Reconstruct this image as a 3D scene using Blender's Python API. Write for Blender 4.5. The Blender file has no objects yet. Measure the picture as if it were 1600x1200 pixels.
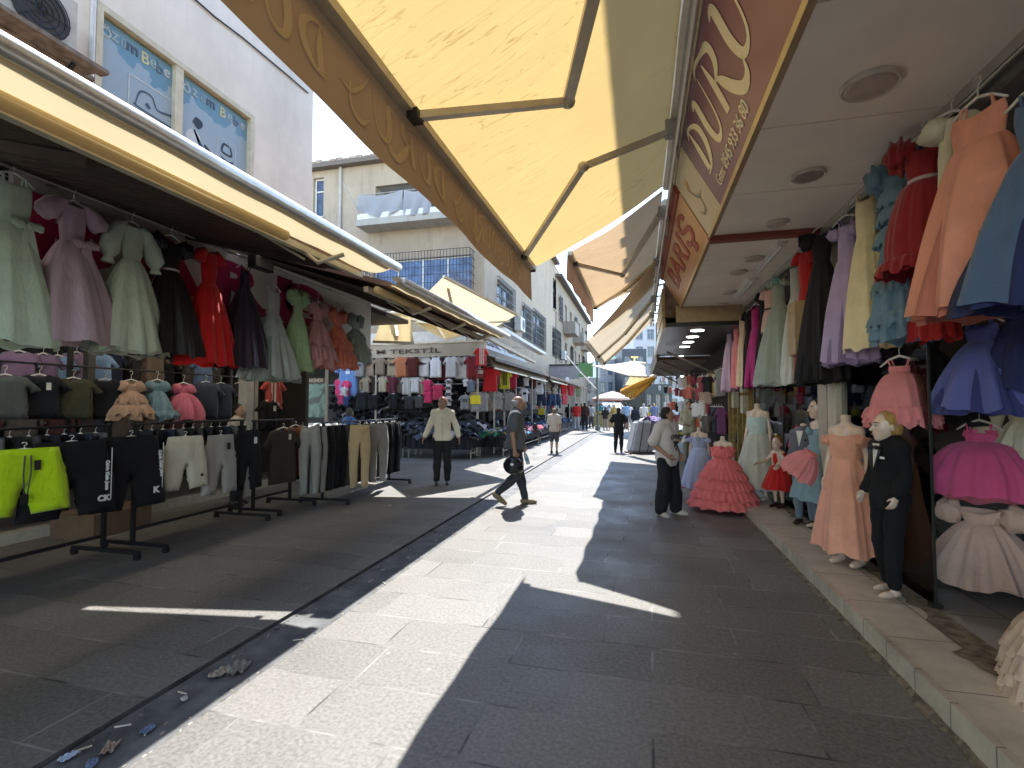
import bpy, bmesh, math, random
import numpy as np
from mathutils import Vector, Matrix
R = math.radians
rnd = random.Random(7)
C = bpy.context.scene.collection
scene = bpy.context.scene

# ------------------------------------------------------------------ camera, world, sun, exposure
CAM_H = 1.6; YAW = R(14.2); PITCH = R(2.32); FPX = 790.0
cam_d = bpy.data.cameras.new('camera'); cam = bpy.data.objects.new('camera', cam_d); C.objects.link(cam)
cam_d.sensor_width = 36; cam_d.lens = FPX/1600*36; cam_d.clip_start = 0.05; cam_d.clip_end = 3000
cam.location = (0, 0, CAM_H); cam.rotation_euler = (R(90)+PITCH, 0, YAW)
scene.camera = cam
SUN_DIR = Vector((-0.11, 0.62, 1.0)).normalized()          # towards the sun
w = bpy.data.worlds.new('World'); scene.world = w; w.use_nodes = True
nt = w.node_tree; bg = nt.nodes['Background']; sky = nt.nodes.new('ShaderNodeTexSky')
sky.sky_type = 'NISHITA'; sky.sun_disc = False
sky.sun_elevation = math.asin(SUN_DIR.z); sky.sun_rotation = math.atan2(SUN_DIR.x, SUN_DIR.y)
sky.air_density = .8; sky.dust_density = 0; sky.ozone_density = 2.5; sky.altitude = 200
tint = nt.nodes.new('ShaderNodeMix'); tint.data_type = 'RGBA'; tint.blend_type = 'MULTIPLY'; tint.inputs[0].default_value = 1; tint.inputs[7].default_value = (1.12, 1.0, .86, 1)
nt.links.new(sky.outputs[0], tint.inputs[6]); nt.links.new(tint.outputs[2], bg.inputs[0]); bg.inputs[1].default_value = 0.15
sd = bpy.data.lights.new('sun', 'SUN'); sd.energy = 2.0; sd.angle = R(0.5); sd.color = (1, .985, .96)
sun = bpy.data.objects.new('sun', sd); C.objects.link(sun); sun.location = (-3, 12, 30)
sun.rotation_euler = SUN_DIR.to_track_quat('Z', 'Y').to_euler()
scene.view_settings.view_transform = 'Standard'; scene.view_settings.look = 'None'
scene.view_settings.exposure = 2.65; scene.view_settings.gamma = 1
scene.cycles.max_bounces = 10; scene.cycles.diffuse_bounces = 7; scene.cycles.transparent_max_bounces = 12
scene.cycles.transmission_bounces = 6; scene.cycles.caustics_reflective = False; scene.cycles.caustics_refractive = False
scene.cycles.sample_clamp_indirect = 4

# ------------------------------------------------------------------ pixel -> world helpers (photo is 1600 x 1200)
cY, sY, cP, sP = math.cos(YAW), math.sin(YAW), math.cos(PITCH), math.sin(PITCH)
def ray(px, py):
    xc = (px-800)/FPX; yc = (600-py)/FPX
    f = cP - sP*yc; u = sP + cP*yc
    return Vector((xc*cY - f*sY, xc*sY + f*cY, u))
def onZ(px, py, Z=0.0):
    d = ray(px, py); t = (Z-CAM_H)/d.z; return Vector((0, 0, CAM_H)) + d*t
def onX(px, py, X):
    d = ray(px, py); return Vector((0, 0, CAM_H)) + d*(X/d.x)
def onY(px, py, Y):
    d = ray(px, py); return Vector((0, 0, CAM_H)) + d*(Y/d.y)
def atD(px, py, dist):                                      # depth along the viewing axis (horizontal)
    d = ray(px, py); f = cP - sP*(600-py)/FPX; return Vector((0, 0, CAM_H)) + d*(dist/f)

# ------------------------------------------------------------------ object helpers
def tag(o, label=None, cat=None, group=None, kind=None):
    if label: o['label'] = label
    if cat: o['category'] = cat
    if group: o['group'] = group
    if kind: o['kind'] = kind
    return o
def thing(name, label, cat, loc=(0, 0, 0), rz=0.0, group=None):
    o = bpy.data.objects.new(name, None); C.objects.link(o); o.empty_display_size = .1
    o.location = loc; o.rotation_euler = (0, 0, rz)
    return tag(o, label, cat, group)
def ob(name, me, m, parent=None, loc=(0, 0, 0), rot=(0, 0, 0), sc=None):
    o = bpy.data.objects.new(name, me); C.objects.link(o); o.parent = parent
    o.location = loc; o.rotation_euler = rot
    if sc: o.scale = sc
    if m is not None:
        if not me.materials: me.materials.append(None)
        o.material_slots[0].link = 'OBJECT'; o.material_slots[0].material = m
    return o
class MB:
    def __init__(s): s.v = []; s.f = []
    def add(s, vs, fs):
        n = len(s.v); s.v += [tuple(v) for v in vs]; s.f += [tuple(i+n for i in f) for f in fs]; return s
    def box(s, a, b):
        x0, y0, z0 = a; x1, y1, z1 = b
        return s.add([(x0,y0,z0),(x1,y0,z0),(x1,y1,z0),(x0,y1,z0),(x0,y0,z1),(x1,y0,z1),(x1,y1,z1),(x0,y1,z1)],
                     [(0,3,2,1),(4,5,6,7),(0,1,5,4),(1,2,6,5),(2,3,7,6),(3,0,4,7)])
    def cbox(s, c, d, rz=0.0, m=None):
        hx, hy, hz = d[0]/2, d[1]/2, d[2]/2; M = m or Matrix.Rotation(rz, 3, 'Z'); c = Vector(c)
        vs = [c + M @ Vector((x*hx, y*hy, z*hz)) for z in (-1,1) for (x,y) in ((-1,-1),(1,-1),(1,1),(-1,1))]
        return s.add(vs, [(0,3,2,1),(4,5,6,7),(0,1,5,4),(1,2,6,5),(2,3,7,6),(3,0,4,7)])
    def bar(s, p, q, w_, h_):                               # rectangular bar between two points
        p = Vector(p); q = Vector(q); d = q-p; L = d.length; m = d.to_track_quat('Y', 'Z').to_matrix()
        return s.cbox((p+q)/2, (w_, L, h_), m=m)
    def tube(s, pts, r, n=8, cap=True):
        pts = [Vector(p) for p in pts]; k = len(pts); rs = r if isinstance(r, (list, tuple)) else [r]*k
        vs = []; fs = []
        d0 = (pts[1]-pts[0]).normalized(); up = Vector((0,0,1)) if abs(d0.z) < .9 else Vector((1,0,0))
        u = d0.cross(up).normalized()
        for i, p in enumerate(pts):
            d = (pts[min(i+1,k-1)]-pts[max(i-1,0)]).normalized(); u = (u - d*u.dot(d)).normalized(); v = d.cross(u)
            for j in range(n):
                a = 2*math.pi*j/n; vs.append(p + (u*math.cos(a)+v*math.sin(a))*rs[i])
        for i in range(k-1):
            for j in range(n):
                fs.append((i*n+j, i*n+(j+1)%n, (i+1)*n+(j+1)%n, (i+1)*n+j))
        if cap: fs.append(tuple(range(n))[::-1]); fs.append(tuple(range((k-1)*n, k*n)))
        return s.add(vs, fs)
    def lathe(s, prof, c=(0,0,0), n=20, sx=1, sy=1):
        vs = [(c[0]+r*sx*math.cos(2*math.pi*j/n), c[1]+r*sy*math.sin(2*math.pi*j/n), c[2]+z) for r, z in prof for j in range(n)]
        fs = [(i*n+j, i*n+(j+1)%n, (i+1)*n+(j+1)%n, (i+1)*n+j) for i in range(len(prof)-1) for j in range(n)]
        return s.add(vs, fs)
    def ell(s, c, r, n=12, m=8, rot=None):
        rot = rot or Matrix.Identity(3); c = Vector(c); vs = []; fs = []
        for i in range(m+1):
            t = math.pi*i/m
            for j in range(n):
                a = 2*math.pi*j/n
                vs.append(c + rot @ Vector((r[0]*math.sin(t)*math.cos(a), r[1]*math.sin(t)*math.sin(a), r[2]*math.cos(t))))
        for i in range(m):
            for j in range(n): fs.append((i*n+j, i*n+(j+1)%n, (i+1)*n+(j+1)%n, (i+1)*n+j))
        return s.add(vs, fs)
    def grid(s, fn, nu, nv):
        vs = [fn(i/nu, j/nv) for j in range(nv+1) for i in range(nu+1)]
        fs = [(j*(nu+1)+i, j*(nu+1)+i+1, (j+1)*(nu+1)+i+1, (j+1)*(nu+1)+i) for j in range(nv) for i in range(nu)]
        return s.add(vs, fs)
    def quad(s, a, b, c, d): return s.add([a,b,c,d], [(0,1,2,3)])
    def mesh(s, name='m', smooth=False, off=(0,0,0), fix=True):
        me = bpy.data.meshes.new(name)
        ox, oy, oz = off
        me.from_pydata([(x-ox, y-oy, z-oz) for x, y, z in s.v], [], s.f); me.update()
        if fix:
            b = bmesh.new(); b.from_mesh(me); bmesh.ops.remove_doubles(b, verts=b.verts, dist=1e-5)
            bmesh.ops.recalc_face_normals(b, faces=b.faces); b.to_mesh(me); b.free()
        if smooth:
            me.polygons.foreach_set('use_smooth', [True]*len(me.polygons))
        return me
    def build(s, name, m, parent=None, smooth=False, off=(0,0,0), fix=True):
        if parent is not None and off == (0,0,0) and parent.get('wpos'): off = tuple(parent.location)
        return ob(name, s.mesh(name, smooth, off, fix), m, parent)
def wthing(name, label, cat, loc, group=None):              # a thing whose parts are given in world coordinates
    o = thing(name, label, cat, loc, 0, group); o['wpos'] = 1; return o
def struct(name, mb, m, smooth=False, kind='structure', label=None, off=(0,0,0)):
    o = mb.build(name, m, None, smooth, off); o.location = off; o['kind'] = kind
    if label: o['label'] = label
    return o

# ------------------------------------------------------------------ materials
def lin(h):
    h = h.lstrip('#'); c = [int(h[i:i+2], 16)/255 for i in (0, 2, 4)]
    return tuple(x/12.92 if x <= .04045 else ((x+.055)/1.055)**2.4 for x in c)
def col(c):
    if isinstance(c, str): c = lin(c)
    return (c[0], c[1], c[2], 1)
class NT:
    def __init__(s, name):
        s.m = bpy.data.materials.new(name); s.m.use_nodes = True; s.t = s.m.node_tree; s.n = s.t.nodes; s.b = s.n['Principled BSDF']
        s.out = s.n['Material Output']
    def nd(s, typ, **k):
        n = s.n.new(typ)
        for a, b in k.items(): setattr(n, a, b)
        return n
    def ln(s, a, b): s.t.links.new(a, b)
    def coords(s, scale=(1,1,1), rot=(0,0,0), kind='Object'):
        tc = s.nd('ShaderNodeTexCoord'); mp = s.nd('ShaderNodeMapping'); mp.inputs['Scale'].default_value = scale
        mp.inputs['Rotation'].default_value = rot; s.ln(tc.outputs[kind], mp.inputs[0]); return mp.outputs[0]
    def noise(s, vec, scale, detail=4, rough=.55, dist=0):
        n = s.nd('ShaderNodeTexNoise'); n.inputs['Scale'].default_value = scale; n.inputs['Detail'].default_value = detail
        n.inputs['Roughness'].default_value = rough; n.inputs['Distortion'].default_value = dist
        s.ln(vec, n.inputs[0]); return n.outputs[0]
    def ramp(s, fac, stops, interp='LINEAR'):
        r = s.nd('ShaderNodeValToRGB'); r.color_ramp.interpolation = interp; e = r.color_ramp.elements
        while len(e) > len(stops): e.remove(e[-1])
        while len(e) < len(stops): e.new(.5)
        for x, (p, c) in zip(e, stops): x.position = p; x.color = col(c) if not isinstance(c, float) else (c,c,c,1)
        s.ln(fac, r.inputs[0]); return r.outputs[0]
    def mix(s, fac, a, b, mode='MIX'):
        n = s.nd('ShaderNodeMix', data_type='RGBA', blend_type=mode)
        for inp, v in ((0, fac), (6, a), (7, b)):
            if hasattr(v, 'is_linked') or isinstance(v, bpy.types.NodeSocket): s.ln(v, n.inputs[inp])
            elif inp == 0: n.inputs[0].default_value = v
            else: n.inputs[inp].default_value = col(v)
        return n.outputs[2]
    def bump(s, h, strength=.3, dist=.01):
        b = s.nd('ShaderNodeBump'); b.inputs['Strength'].default_value = strength; b.inputs['Distance'].default_value = dist
        s.ln(h, b.inputs['Height']); s.ln(b.outputs[0], s.b.inputs['Normal']); return b
_mc = {}
def mat(c, rough=.6, metal=0, var=.12, scale=9, bump=.1, spec=.4, name='surface'):
    k = ('m', str(c), rough, metal, var, scale, bump, spec)
    if k in _mc: return _mc[k]
    t = NT(name); v = t.coords(); n = t.noise(v, scale, 5)
    base = col(c); lo = tuple(x*(1-var) for x in base[:3]); hi = tuple(min(1, x*(1+var)) for x in base[:3])
    t.ln(t.ramp(n, [(.3, lo), (.7, hi)]), t.b.inputs['Base Color'])
    t.b.inputs['Roughness'].default_value = rough; t.b.inputs['Metallic'].default_value = metal
    t.b.inputs['Specular IOR Level'].default_value = spec
    if bump: t.bump(t.noise(v, scale*6, 3), bump, .01)
    _mc[k] = t.m; return t.m
def cloth(c, trans=.0, rough=.8, sheen=.25, weave=1.0, alpha=1.0, var=.10, name='cloth'):
    k = ('c', str(c), trans, rough, sheen, weave, alpha, var)
    if k in _mc: return _mc[k]
    t = NT(name); v = t.coords(); n = t.noise(v, 5, 4, .6, .4)
    base = col(c); lo = tuple(x*(1-var) for x in base[:3]); hi = tuple(min(1, x*(1+var)) for x in base[:3])
    cc = t.ramp(n, [(.3, lo), (.7, hi)]); t.ln(cc, t.b.inputs['Base Color'])
    t.b.inputs['Roughness'].default_value = rough; t.b.inputs['Sheen Weight'].default_value = sheen*min(1, max(base[:3])*4)
    t.b.inputs['Specular IOR Level'].default_value = .25
    vv = t.coords((1, 1, .35)); t.bump(t.noise(vv, 16, 5, .62, .9), .38*weave, .03)
    last = t.b.outputs[0]
    if trans > 0:
        tr = t.nd('ShaderNodeBsdfTranslucent'); t.ln(cc, tr.inputs[0]); mx = t.nd('ShaderNodeMixShader'); mx.inputs[0].default_value = trans
        t.ln(last, mx.inputs[1]); t.ln(tr.outputs[0], mx.inputs[2]); last = mx.outputs[0]
    if alpha < 1:
        tp = t.nd('ShaderNodeBsdfTransparent'); mx = t.nd('ShaderNodeMixShader'); mx.inputs[0].default_value = alpha
        t.ln(tp.outputs[0], mx.inputs[1]); t.ln(last, mx.inputs[2]); last = mx.outputs[0]
    t.ln(last, t.out.inputs[0]); _mc[k] = t.m; return t.m
def emis(c, s_):
    k = ('e', str(c), s_)
    if k in _mc: return _mc[k]
    t = NT('lit'); t.b.inputs['Base Color'].default_value = (.8,.8,.8,1); t.b.inputs['Emission Color'].default_value = col(c)
    t.b.inputs['Emission Strength'].default_value = s_; _mc[k] = t.m; return t.m
def paving():
    t = NT('paving'); v = t.coords(kind='Object')
    mp = t.nd('ShaderNodeMapping'); mp.inputs['Rotation'].default_value = (0,0,R(1.0)); t.ln(v, mp.inputs[0]); v = mp.outputs[0]
    wob = t.noise(v, .8, 2)
    br = t.nd('ShaderNodeTexBrick'); t.ln(v, br.inputs['Vector']); br.offset = .37; br.offset_frequency = 2; br.squash = 1.42; br.squash_frequency = 3
    br.inputs['Scale'].default_value = 1; br.inputs['Brick Width'].default_value = .86; br.inputs['Row Height'].default_value = .44
    br.inputs['Mortar Size'].default_value = .0075; br.inputs['Mortar Smooth'].default_value = .25
    br.inputs['Color1'].default_value = (0,0,0,1); br.inputs['Color2'].default_value = (1,1,1,1); br.inputs['Mortar'].default_value = (.5,.5,.5,1)
    br.inputs['Bias'].default_value = 0
    slab = t.ramp(br.outputs[0], [(0, (.078,.068,.056)), (.35, (.116,.103,.087)), (.7, (.147,.132,.113)), (1, (.210,.191,.167))])
    n1 = t.noise(v, 1.1, 6, .65); n2 = t.noise(v, 45, 4, .6); n3 = t.noise(v, 6, 5, .7, .8)
    c = t.mix(.40, slab, t.ramp(n1, [(.3, (.092,.081,.067)), (.7, (.190,.173,.149))]))
    c = t.mix(t.ramp(n3, [(.5, 0.0), (.75, .5)]), c, (.10,.095,.085))
    c = t.mix(.35, c, t.ramp(n2, [(.35, (.08,.078,.07)), (.65, (.30,.29,.27))]))
    n4 = t.noise(v, 2.3, 3); mort = t.ramp(n4, [(.38, (.05,.045,.04)), (.62, (.27,.255,.23))])
    c = t.mix(br.outputs['Fac'], c, mort)
    # pale dried spots
    vo = t.nd('ShaderNodeTexVoronoi'); vo.inputs['Scale'].default_value = 2.6; t.ln(v, vo.inputs[0])
    c = t.mix(t.ramp(vo.outputs['Distance'], [(.0, .55), (.035, .4), (.045, 0.0)]), c, (.32,.31,.29))
    t.ln(c, t.b.inputs['Base Color'])
    t.ln(t.ramp(n1, [(.3, .42), (.7, .72)]), t.b.inputs['Roughness']); t.b.inputs['Specular IOR Level'].default_value = .35
    hm = t.nd('ShaderNodeMath', operation='MULTIPLY_ADD'); t.ln(br.outputs['Fac'], hm.inputs[0]); hm.inputs[1].default_value = -.8; t.ln(n2, hm.inputs[2])
    t.bump(hm.outputs[0], .18, .005)
    return t.m
def tilemat(c, sx, sy, grout=(.18,.16,.13), m=.006, rough=.3, axes='XY', name='tiles', dirt=.25, off=0.0):
    t = NT(name); v0 = t.coords(); v = v0
    if axes != 'XY':
        sp = t.nd('ShaderNodeSeparateXYZ'); cb = t.nd('ShaderNodeCombineXYZ'); t.ln(v0, sp.inputs[0])
        ix = {'X':0,'Y':1,'Z':2}; t.ln(sp.outputs[ix[axes[0]]], cb.inputs[0]); t.ln(sp.outputs[ix[axes[1]]], cb.inputs[1]); v = cb.outputs[0]
    br = t.nd('ShaderNodeTexBrick'); t.ln(v, br.inputs['Vector']); br.offset = off; br.squash = 1
    br.inputs['Scale'].default_value = 1; br.inputs['Brick Width'].default_value = sx; br.inputs['Row Height'].default_value = sy
    br.inputs['Mortar Size'].default_value = m; br.inputs['Mortar Smooth'].default_value = .1
    b = col(c); br.inputs['Color1'].default_value = b; br.inputs['Color2'].default_value = (b[0]*.93, b[1]*.92, b[2]*.9, 1)
    br.inputs['Mortar'].default_value = col(grout)
    n = t.noise(v0, 3, 6, .7); d = t.mix(t.ramp(n, [(.4, 0.0), (.75, dirt)]), br.outputs[0], (.12,.10,.075))
    t.ln(d, t.b.inputs['Base Color']); t.b.inputs['Roughness'].default_value = rough
    t.bump(br.outputs['Fac'], -.3, .004)
    return t.m
def plaster(c, stain=.35, scale=1.0, name='plaster', streak=True):
    t = NT(name); v = t.coords(); n1 = t.noise(v, .9*scale, 6, .65); n2 = t.noise(t.coords((1.5, 1.5, .22)), 2.2*scale, 5, .7, .3); n3 = t.noise(v, 30, 3)
    b = col(c); c1 = t.ramp(n1, [(.3, tuple(x*.86 for x in b[:3])), (.7, tuple(min(1, x*1.08) for x in b[:3]))])
    if streak: c1 = t.mix(t.ramp(n2, [(.52, 0.0), (.75, stain)]), c1, (b[0]*.38, b[1]*.34, b[2]*.3))
    t.ln(c1, t.b.inputs['Base Color']); t.b.inputs['Roughness'].default_value = .85; t.bump(n3, .25, .01); return t.m
def awn_mat(c, trans=.5, crease=True, name='awning_fabric'):
    t = NT(name); v = t.coords(); n1 = t.noise(v, 1.2, 5, .6)
    b = col(c); cc = t.ramp(n1, [(.3, tuple(x*.94 for x in b[:3])), (.7, tuple(min(1, x*1.03) for x in b[:3]))])
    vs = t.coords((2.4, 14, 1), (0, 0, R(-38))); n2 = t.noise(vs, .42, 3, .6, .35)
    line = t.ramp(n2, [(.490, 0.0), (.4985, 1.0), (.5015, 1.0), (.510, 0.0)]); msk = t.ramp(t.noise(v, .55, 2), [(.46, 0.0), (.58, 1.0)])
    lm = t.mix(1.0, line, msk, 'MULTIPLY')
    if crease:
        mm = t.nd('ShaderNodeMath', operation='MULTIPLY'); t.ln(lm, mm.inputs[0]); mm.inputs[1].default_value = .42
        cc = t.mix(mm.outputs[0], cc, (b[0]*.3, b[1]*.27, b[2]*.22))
    wv = t.nd('ShaderNodeTexNoise'); t.ln(t.coords((.8, 5, 1), (0,0,R(-35))), wv.inputs[0]); wv.inputs['Scale'].default_value = 1.6; wv.inputs['Detail'].default_value = 3
    bp = t.bump(wv.outputs[0], .22 if crease else .0, .05)
    t.ln(cc, t.b.inputs['Base Color']); t.b.inputs['Roughness'].default_value = .8; t.b.inputs['Specular IOR Level'].default_value = .15
    tr = t.nd('ShaderNodeBsdfTranslucent'); t.ln(cc, tr.inputs[0]); t.ln(bp.outputs[0], tr.inputs['Normal'])
    mx = t.nd('ShaderNodeMixShader'); mx.inputs[0].default_value = trans
    t.ln(t.b.outputs[0], mx.inputs[1]); t.ln(tr.outputs[0], mx.inputs[2]); t.ln(mx.outputs[0], t.out.inputs[0]); return t.m
def glassmat(tint=(.9,.95,.95), name='glass', rough=.02, op=.12):
    k = ('g', str(tint), op)
    if k in _mc: return _mc[k]
    t = NT(name); gl = t.nd('ShaderNodeBsdfGlossy'); gl.inputs[1].default_value = rough
    tp = t.nd('ShaderNodeBsdfTransparent'); tp.inputs[0].default_value = col(tint)
    fr = t.nd('ShaderNodeFresnel'); fr.inputs[0].default_value = 1.22
    mx = t.nd('ShaderNodeMixShader'); t.ln(fr.outputs[0], mx.inputs[0]); t.ln(tp.outputs[0], mx.inputs[1]); t.ln(gl.outputs[0], mx.inputs[2])
    t.ln(mx.outputs[0], t.out.inputs[0]); _mc[k] = t.m; return t.m
def island(colors, rough=.85, name='assorted_cloth'):
    t = NT(name); g = t.nd('ShaderNodeNewGeometry'); n = len(colors)
    c = t.ramp(g.outputs['Random Per Island'], [(i/n, x) for i, x in enumerate(colors)], 'CONSTANT')
    t.ln(c, t.b.inputs['Base Color']); t.b.inputs['Roughness'].default_value = rough
    t.bump(t.noise(t.coords(), 18, 4), .4, .02); return t.m
BLACK = mat((.012,.012,.013), .5, var=.2); STEEL = mat((.42,.42,.41), .35, .8, .15); DKMETAL = mat((.02,.02,.022), .45, .3, .2)
CREAMBAR = mat((.62,.55,.42), .45, .1); WHITE = mat((.72,.72,.70), .5); PVC = mat((.70,.70,.68), .4)
DKWOOD = mat((.045,.026,.018), .7, 0, .35, 4, .3); BROWN = mat((.10,.055,.035), .6, 0, .3, 5)

# ------------------------------------------------------------------ lettering
def textmesh(s, size=1.0, bold=0.0, shear=0.0, spacing=1.0, extr=.004):
    cu = bpy.data.curves.new('t', 'FONT'); cu.body = s; cu.size = size; cu.offset = bold; cu.shear = shear; cu.extrude = extr
    cu.align_x = 'CENTER'; cu.align_y = 'CENTER'; cu.space_character = spacing; cu.resolution_u = 3
    o = bpy.data.objects.new('t', cu); C.objects.link(o); bpy.context.view_layer.update()
    me = bpy.data.meshes.new_from_object(o.evaluated_get(bpy.context.evaluated_depsgraph_get()))
    bpy.data.objects.remove(o); bpy.data.curves.remove(cu); me.materials.clear(); return me
def place(me, name, m, parent, o_, ux, uy, width=None, height=None):
    """lay a flat mesh (xy) on a plane at world point o_, with axes ux (reading direction) and uy (up)"""
    n = len(me.vertices); a = np.empty(n*3); me.vertices.foreach_get('co', a); a = a.reshape(-1, 3)
    w0 = a[:,0].max()-a[:,0].min(); h0 = a[:,1].max()-a[:,1].min()
    a[:,0] -= (a[:,0].max()+a[:,0].min())/2; a[:,1] -= (a[:,1].max()+a[:,1].min())/2
    sx = (width/w0) if width else None; sy = (height/h0) if height else None
    sx = sx or sy or 1; sy = sy or sx
    ux = Vector(ux).normalized(); uy = Vector(uy).normalized(); uz = ux.cross(uy).normalized()
    off = Vector(parent.location) if parent is not None and parent.get('wpos') else Vector((0,0,0))
    M = np.array([ux*sx, uy*sy, uz]); b = a @ M + np.array(Vector(o_)-off)
    me.vertices.foreach_set('co', b.ravel()); me.update()
    return ob(name, me, m, parent)
def ribbon(strokes, n=14):
    """variable-width pen strokes in xy: each stroke = list of (x, y, w) through which a smooth curve is drawn"""
    mb = MB()
    for st in strokes:
        P = []
        k = len(st)
        for i in range(k-1):
            p0, p1, p2, p3 = st[max(i-1,0)], st[i], st[i+1], st[min(i+2,k-1)]
            for q in range(n + (i == k-2)):
                t = q/n
                P.append([.5*(2*p1[a]+(p2[a]-p0[a])*t+(2*p0[a]-5*p1[a]+4*p2[a]-p3[a])*t*t+(3*p1[a]-p0[a]-3*p2[a]+p3[a])*t**3) for a in range(3)])
        vs = []
        for i, p in enumerate(P):
            a = P[max(i-1,0)]; b = P[min(i+1,len(P)-1)]; dx, dy = b[0]-a[0], b[1]-a[1]; L = math.hypot(dx, dy) or 1
            nx, ny = -dy/L, dx/L; h = max(p[2], .002)/2
            vs += [(p[0]+nx*h, p[1]+ny*h, 0), (p[0]-nx*h, p[1]-ny*h, 0)]
        mb.add(vs, [(2*i, 2*i+1, 2*i+3, 2*i+2) for i in range(len(P)-1)])
    return mb

# ================================================================== THE GROUND
g = MB()
for x0, x1, z in ((-400, -2.62, 0), (-2.20, 400, 0)): g.quad((x0,-300,z),(x1,-300,z),(x1,600,z),(x0,600,z))
struct('ground', g, paving())
g = MB(); g.quad((-2.60,-300,-.018),(-2.20,-300,-.018),(-2.20,600,-.018),(-2.60,600,-.018))
g.quad((-2.20,-300,-.018),(-2.20,600,-.018),(-2.20,600,0),(-2.20,-300,0))
g.quad((-2.62,-300,-.09),(-2.60,-300,-.09),(-2.60,600,-.09),(-2.62,600,-.09)); g.quad((-2.62,-300,-.09),(-2.62,600,-.09),(-2.62,600,0),(-2.62,-300,0))
g.quad((-2.60,-300,-.09),(-2.60,600,-.09),(-2.60,600,-.018),(-2.60,-300,-.018))
struct('gutter', g, mat((.10,.10,.098), .7, 0, .5, 5, .4, name='gutter_stone'))

# ================================================================== RIGHT-HAND SHOP (gowns)
RX, SZ = 1.45, .15                      # step edge, step height
tile_riser = tilemat((.62,.56,.44), .33, .40, m=.005, axes='YZ', dirt=.6); tile_tread = tilemat((.66,.60,.48), .62, .62, m=.005, axes='XY', dirt=.45)
g = MB(); g.box((RX, -3, -.05), (RX+.035, 8.75, SZ)); struct('step_riser', g, tile_riser)
g = MB(); g.box((RX+.042, -3, -.05), (1.93, 8.75, SZ-.006)); struct('step', g, tile_tread)
g = MB()
r2 = random.Random(3); edge = [(1.93-abs(r2.gauss(0,.03))-(.07 if 2.4 < y*.08-3 < 4.1 else 0), y*.08-3) for y in range(0, 148)]
vs = [(x, y, SZ+.002) for x, y in edge]+[(2.03, y, SZ+.002) for x, y in edge]; n = len(edge)
g.add(vs, [(i, i+n, i+n+1, i+1) for i in range(n-1)])
struct('threshold', g, mat((.20,.17,.12), .9, 0, .6, 14, .8, name='broken_mortar'))
g = MB(); g.box((1.93, -3, -.05), (5.2, 14, SZ-.002)); struct('shop_floor', g, tilemat((.30,.30,.29), .6, .6, (.10,.10,.10), m=.004, rough=.15, dirt=.1))

b = wthing('shop_building', 'right-hand gown shop building with panelled soffit and glass front', 'building', (2.5, 3, 0))
g = MB(); g.box((.98,-3.5,3.66),(1.3,17,10.0)); g.box((1.3,-3.5,9.8),(9,17,10.0)); g.box((8.8,-3.5,0),(9,17,9.8)); g.box((1.3,16.8,3.66),(8.8,17,9.8)); g.box((1.3,-3.5,3.66),(8.8,-3.3,9.8))
g.build('wall', plaster((.48,.42,.34)), b)
g = MB(); 
for i in range(90):                                     # tiled eaves, stepped edge
    y = -3.5+i*.23; x = -.80 - ((.07 if i % 5 in (2, 3) else 0) if y > 10.2 else 0); g.box((x, y, 9.52+.02*(i % 2)), (.98, y+.225, 9.6+.02*(i % 2)))
g.build('eaves', mat((.30,.14,.09), .8), b)
g = MB()
for i in range(12):
    y1 = 6.0-1.135*i if i < 6 else 6.14+.84*(i-6)+.84; y0 = y1-(1.121 if i < 6 else .827)
    if i < 6 or y1 < 10.4: g.box((.775, y0, 3.5), (1.90, y1, 3.53))
g.build('soffit', mat((.93,.85,.73), .45, 0, .05, 2.5, .02, name='soffit_panel'), b)
g = MB(); g.box((.76, -3.4, 3.532), (8.8, 10.3, 3.66)); g.build('slab', mat((.12,.10,.08), .8), b)
g = MB(); g.box((.78, 6.01, 3.44), (1.9, 6.12, 3.53)); g.build('beam', mat((.22,.045,.03), .5), b)
g = MB(); g.box((1.90, -3, 3.43), (1.945, 10.3, 3.53)); g.box((1.99,-3,3.43),(2.02,10.3,3.53)); g.build('rail', mat((.45,.43,.38), .4, .3), b)
g = MB(); g.tube([(1.90,-3,3.405),(1.90,10.2,3.405)], .012); g.build('hanging_rail', STEEL, b)
g = MB(); g.box((.762,-3.4,3.488),(.775,10.3,3.535)); g.build('trim', mat((.30,.29,.27), .4, .6), b)
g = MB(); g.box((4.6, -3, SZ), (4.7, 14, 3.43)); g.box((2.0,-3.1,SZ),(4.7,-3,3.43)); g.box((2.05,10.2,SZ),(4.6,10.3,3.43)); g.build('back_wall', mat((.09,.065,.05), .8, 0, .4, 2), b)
g = MB(); g.box((2.02,-3,3.40),(4.6,10.3,3.43)); g.build('shop_ceiling', mat((.25,.22,.19), .7), b)
for (y0, y1, c, z1) in ((5.95, 6.18, (.56,.50,.38), 3.4), (6.22, 6.50, (.45,.40,.31), 3.4)):
    g = MB(); g.box((1.98, y0, SZ), (2.10, y1, z1)); g.build('column', mat(c, .4, 0, .08), b)
g = MB(); g.box((1.74, 6.42, 2.18), (1.96, 6.72, 2.80)); g.build('shutter_box', mat((.36,.26,.14), .5, 0, .3, 6), b)
for (y0, y1) in ((4.32, 5.94), (6.52, 8.2), (8.22, 9.95)):
    g = MB(); g.box((2.035, y0, SZ+.01), (2.045, y1, 3.0)); g.build('window_glass', glassmat(), b)
for q0_, q1_ in (((2.032, 4.305, SZ+.026), (2.048, 4.318, 3.0)), ((2.0,4.28,SZ),(2.07,4.34,SZ+.025)), ((2.025,8.2,SZ),(2.055,8.22,3))): g = MB(); g.box(q0_, q1_); g.build('glass_edge', mat((.03,.035,.03), .2), b)
g = MB(); r4 = random.Random(8); ys = [-3+.09*i for i in range(131)]; ex = [RX-.015-.03*abs(r4.gauss(0,1)) for _ in ys]
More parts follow.
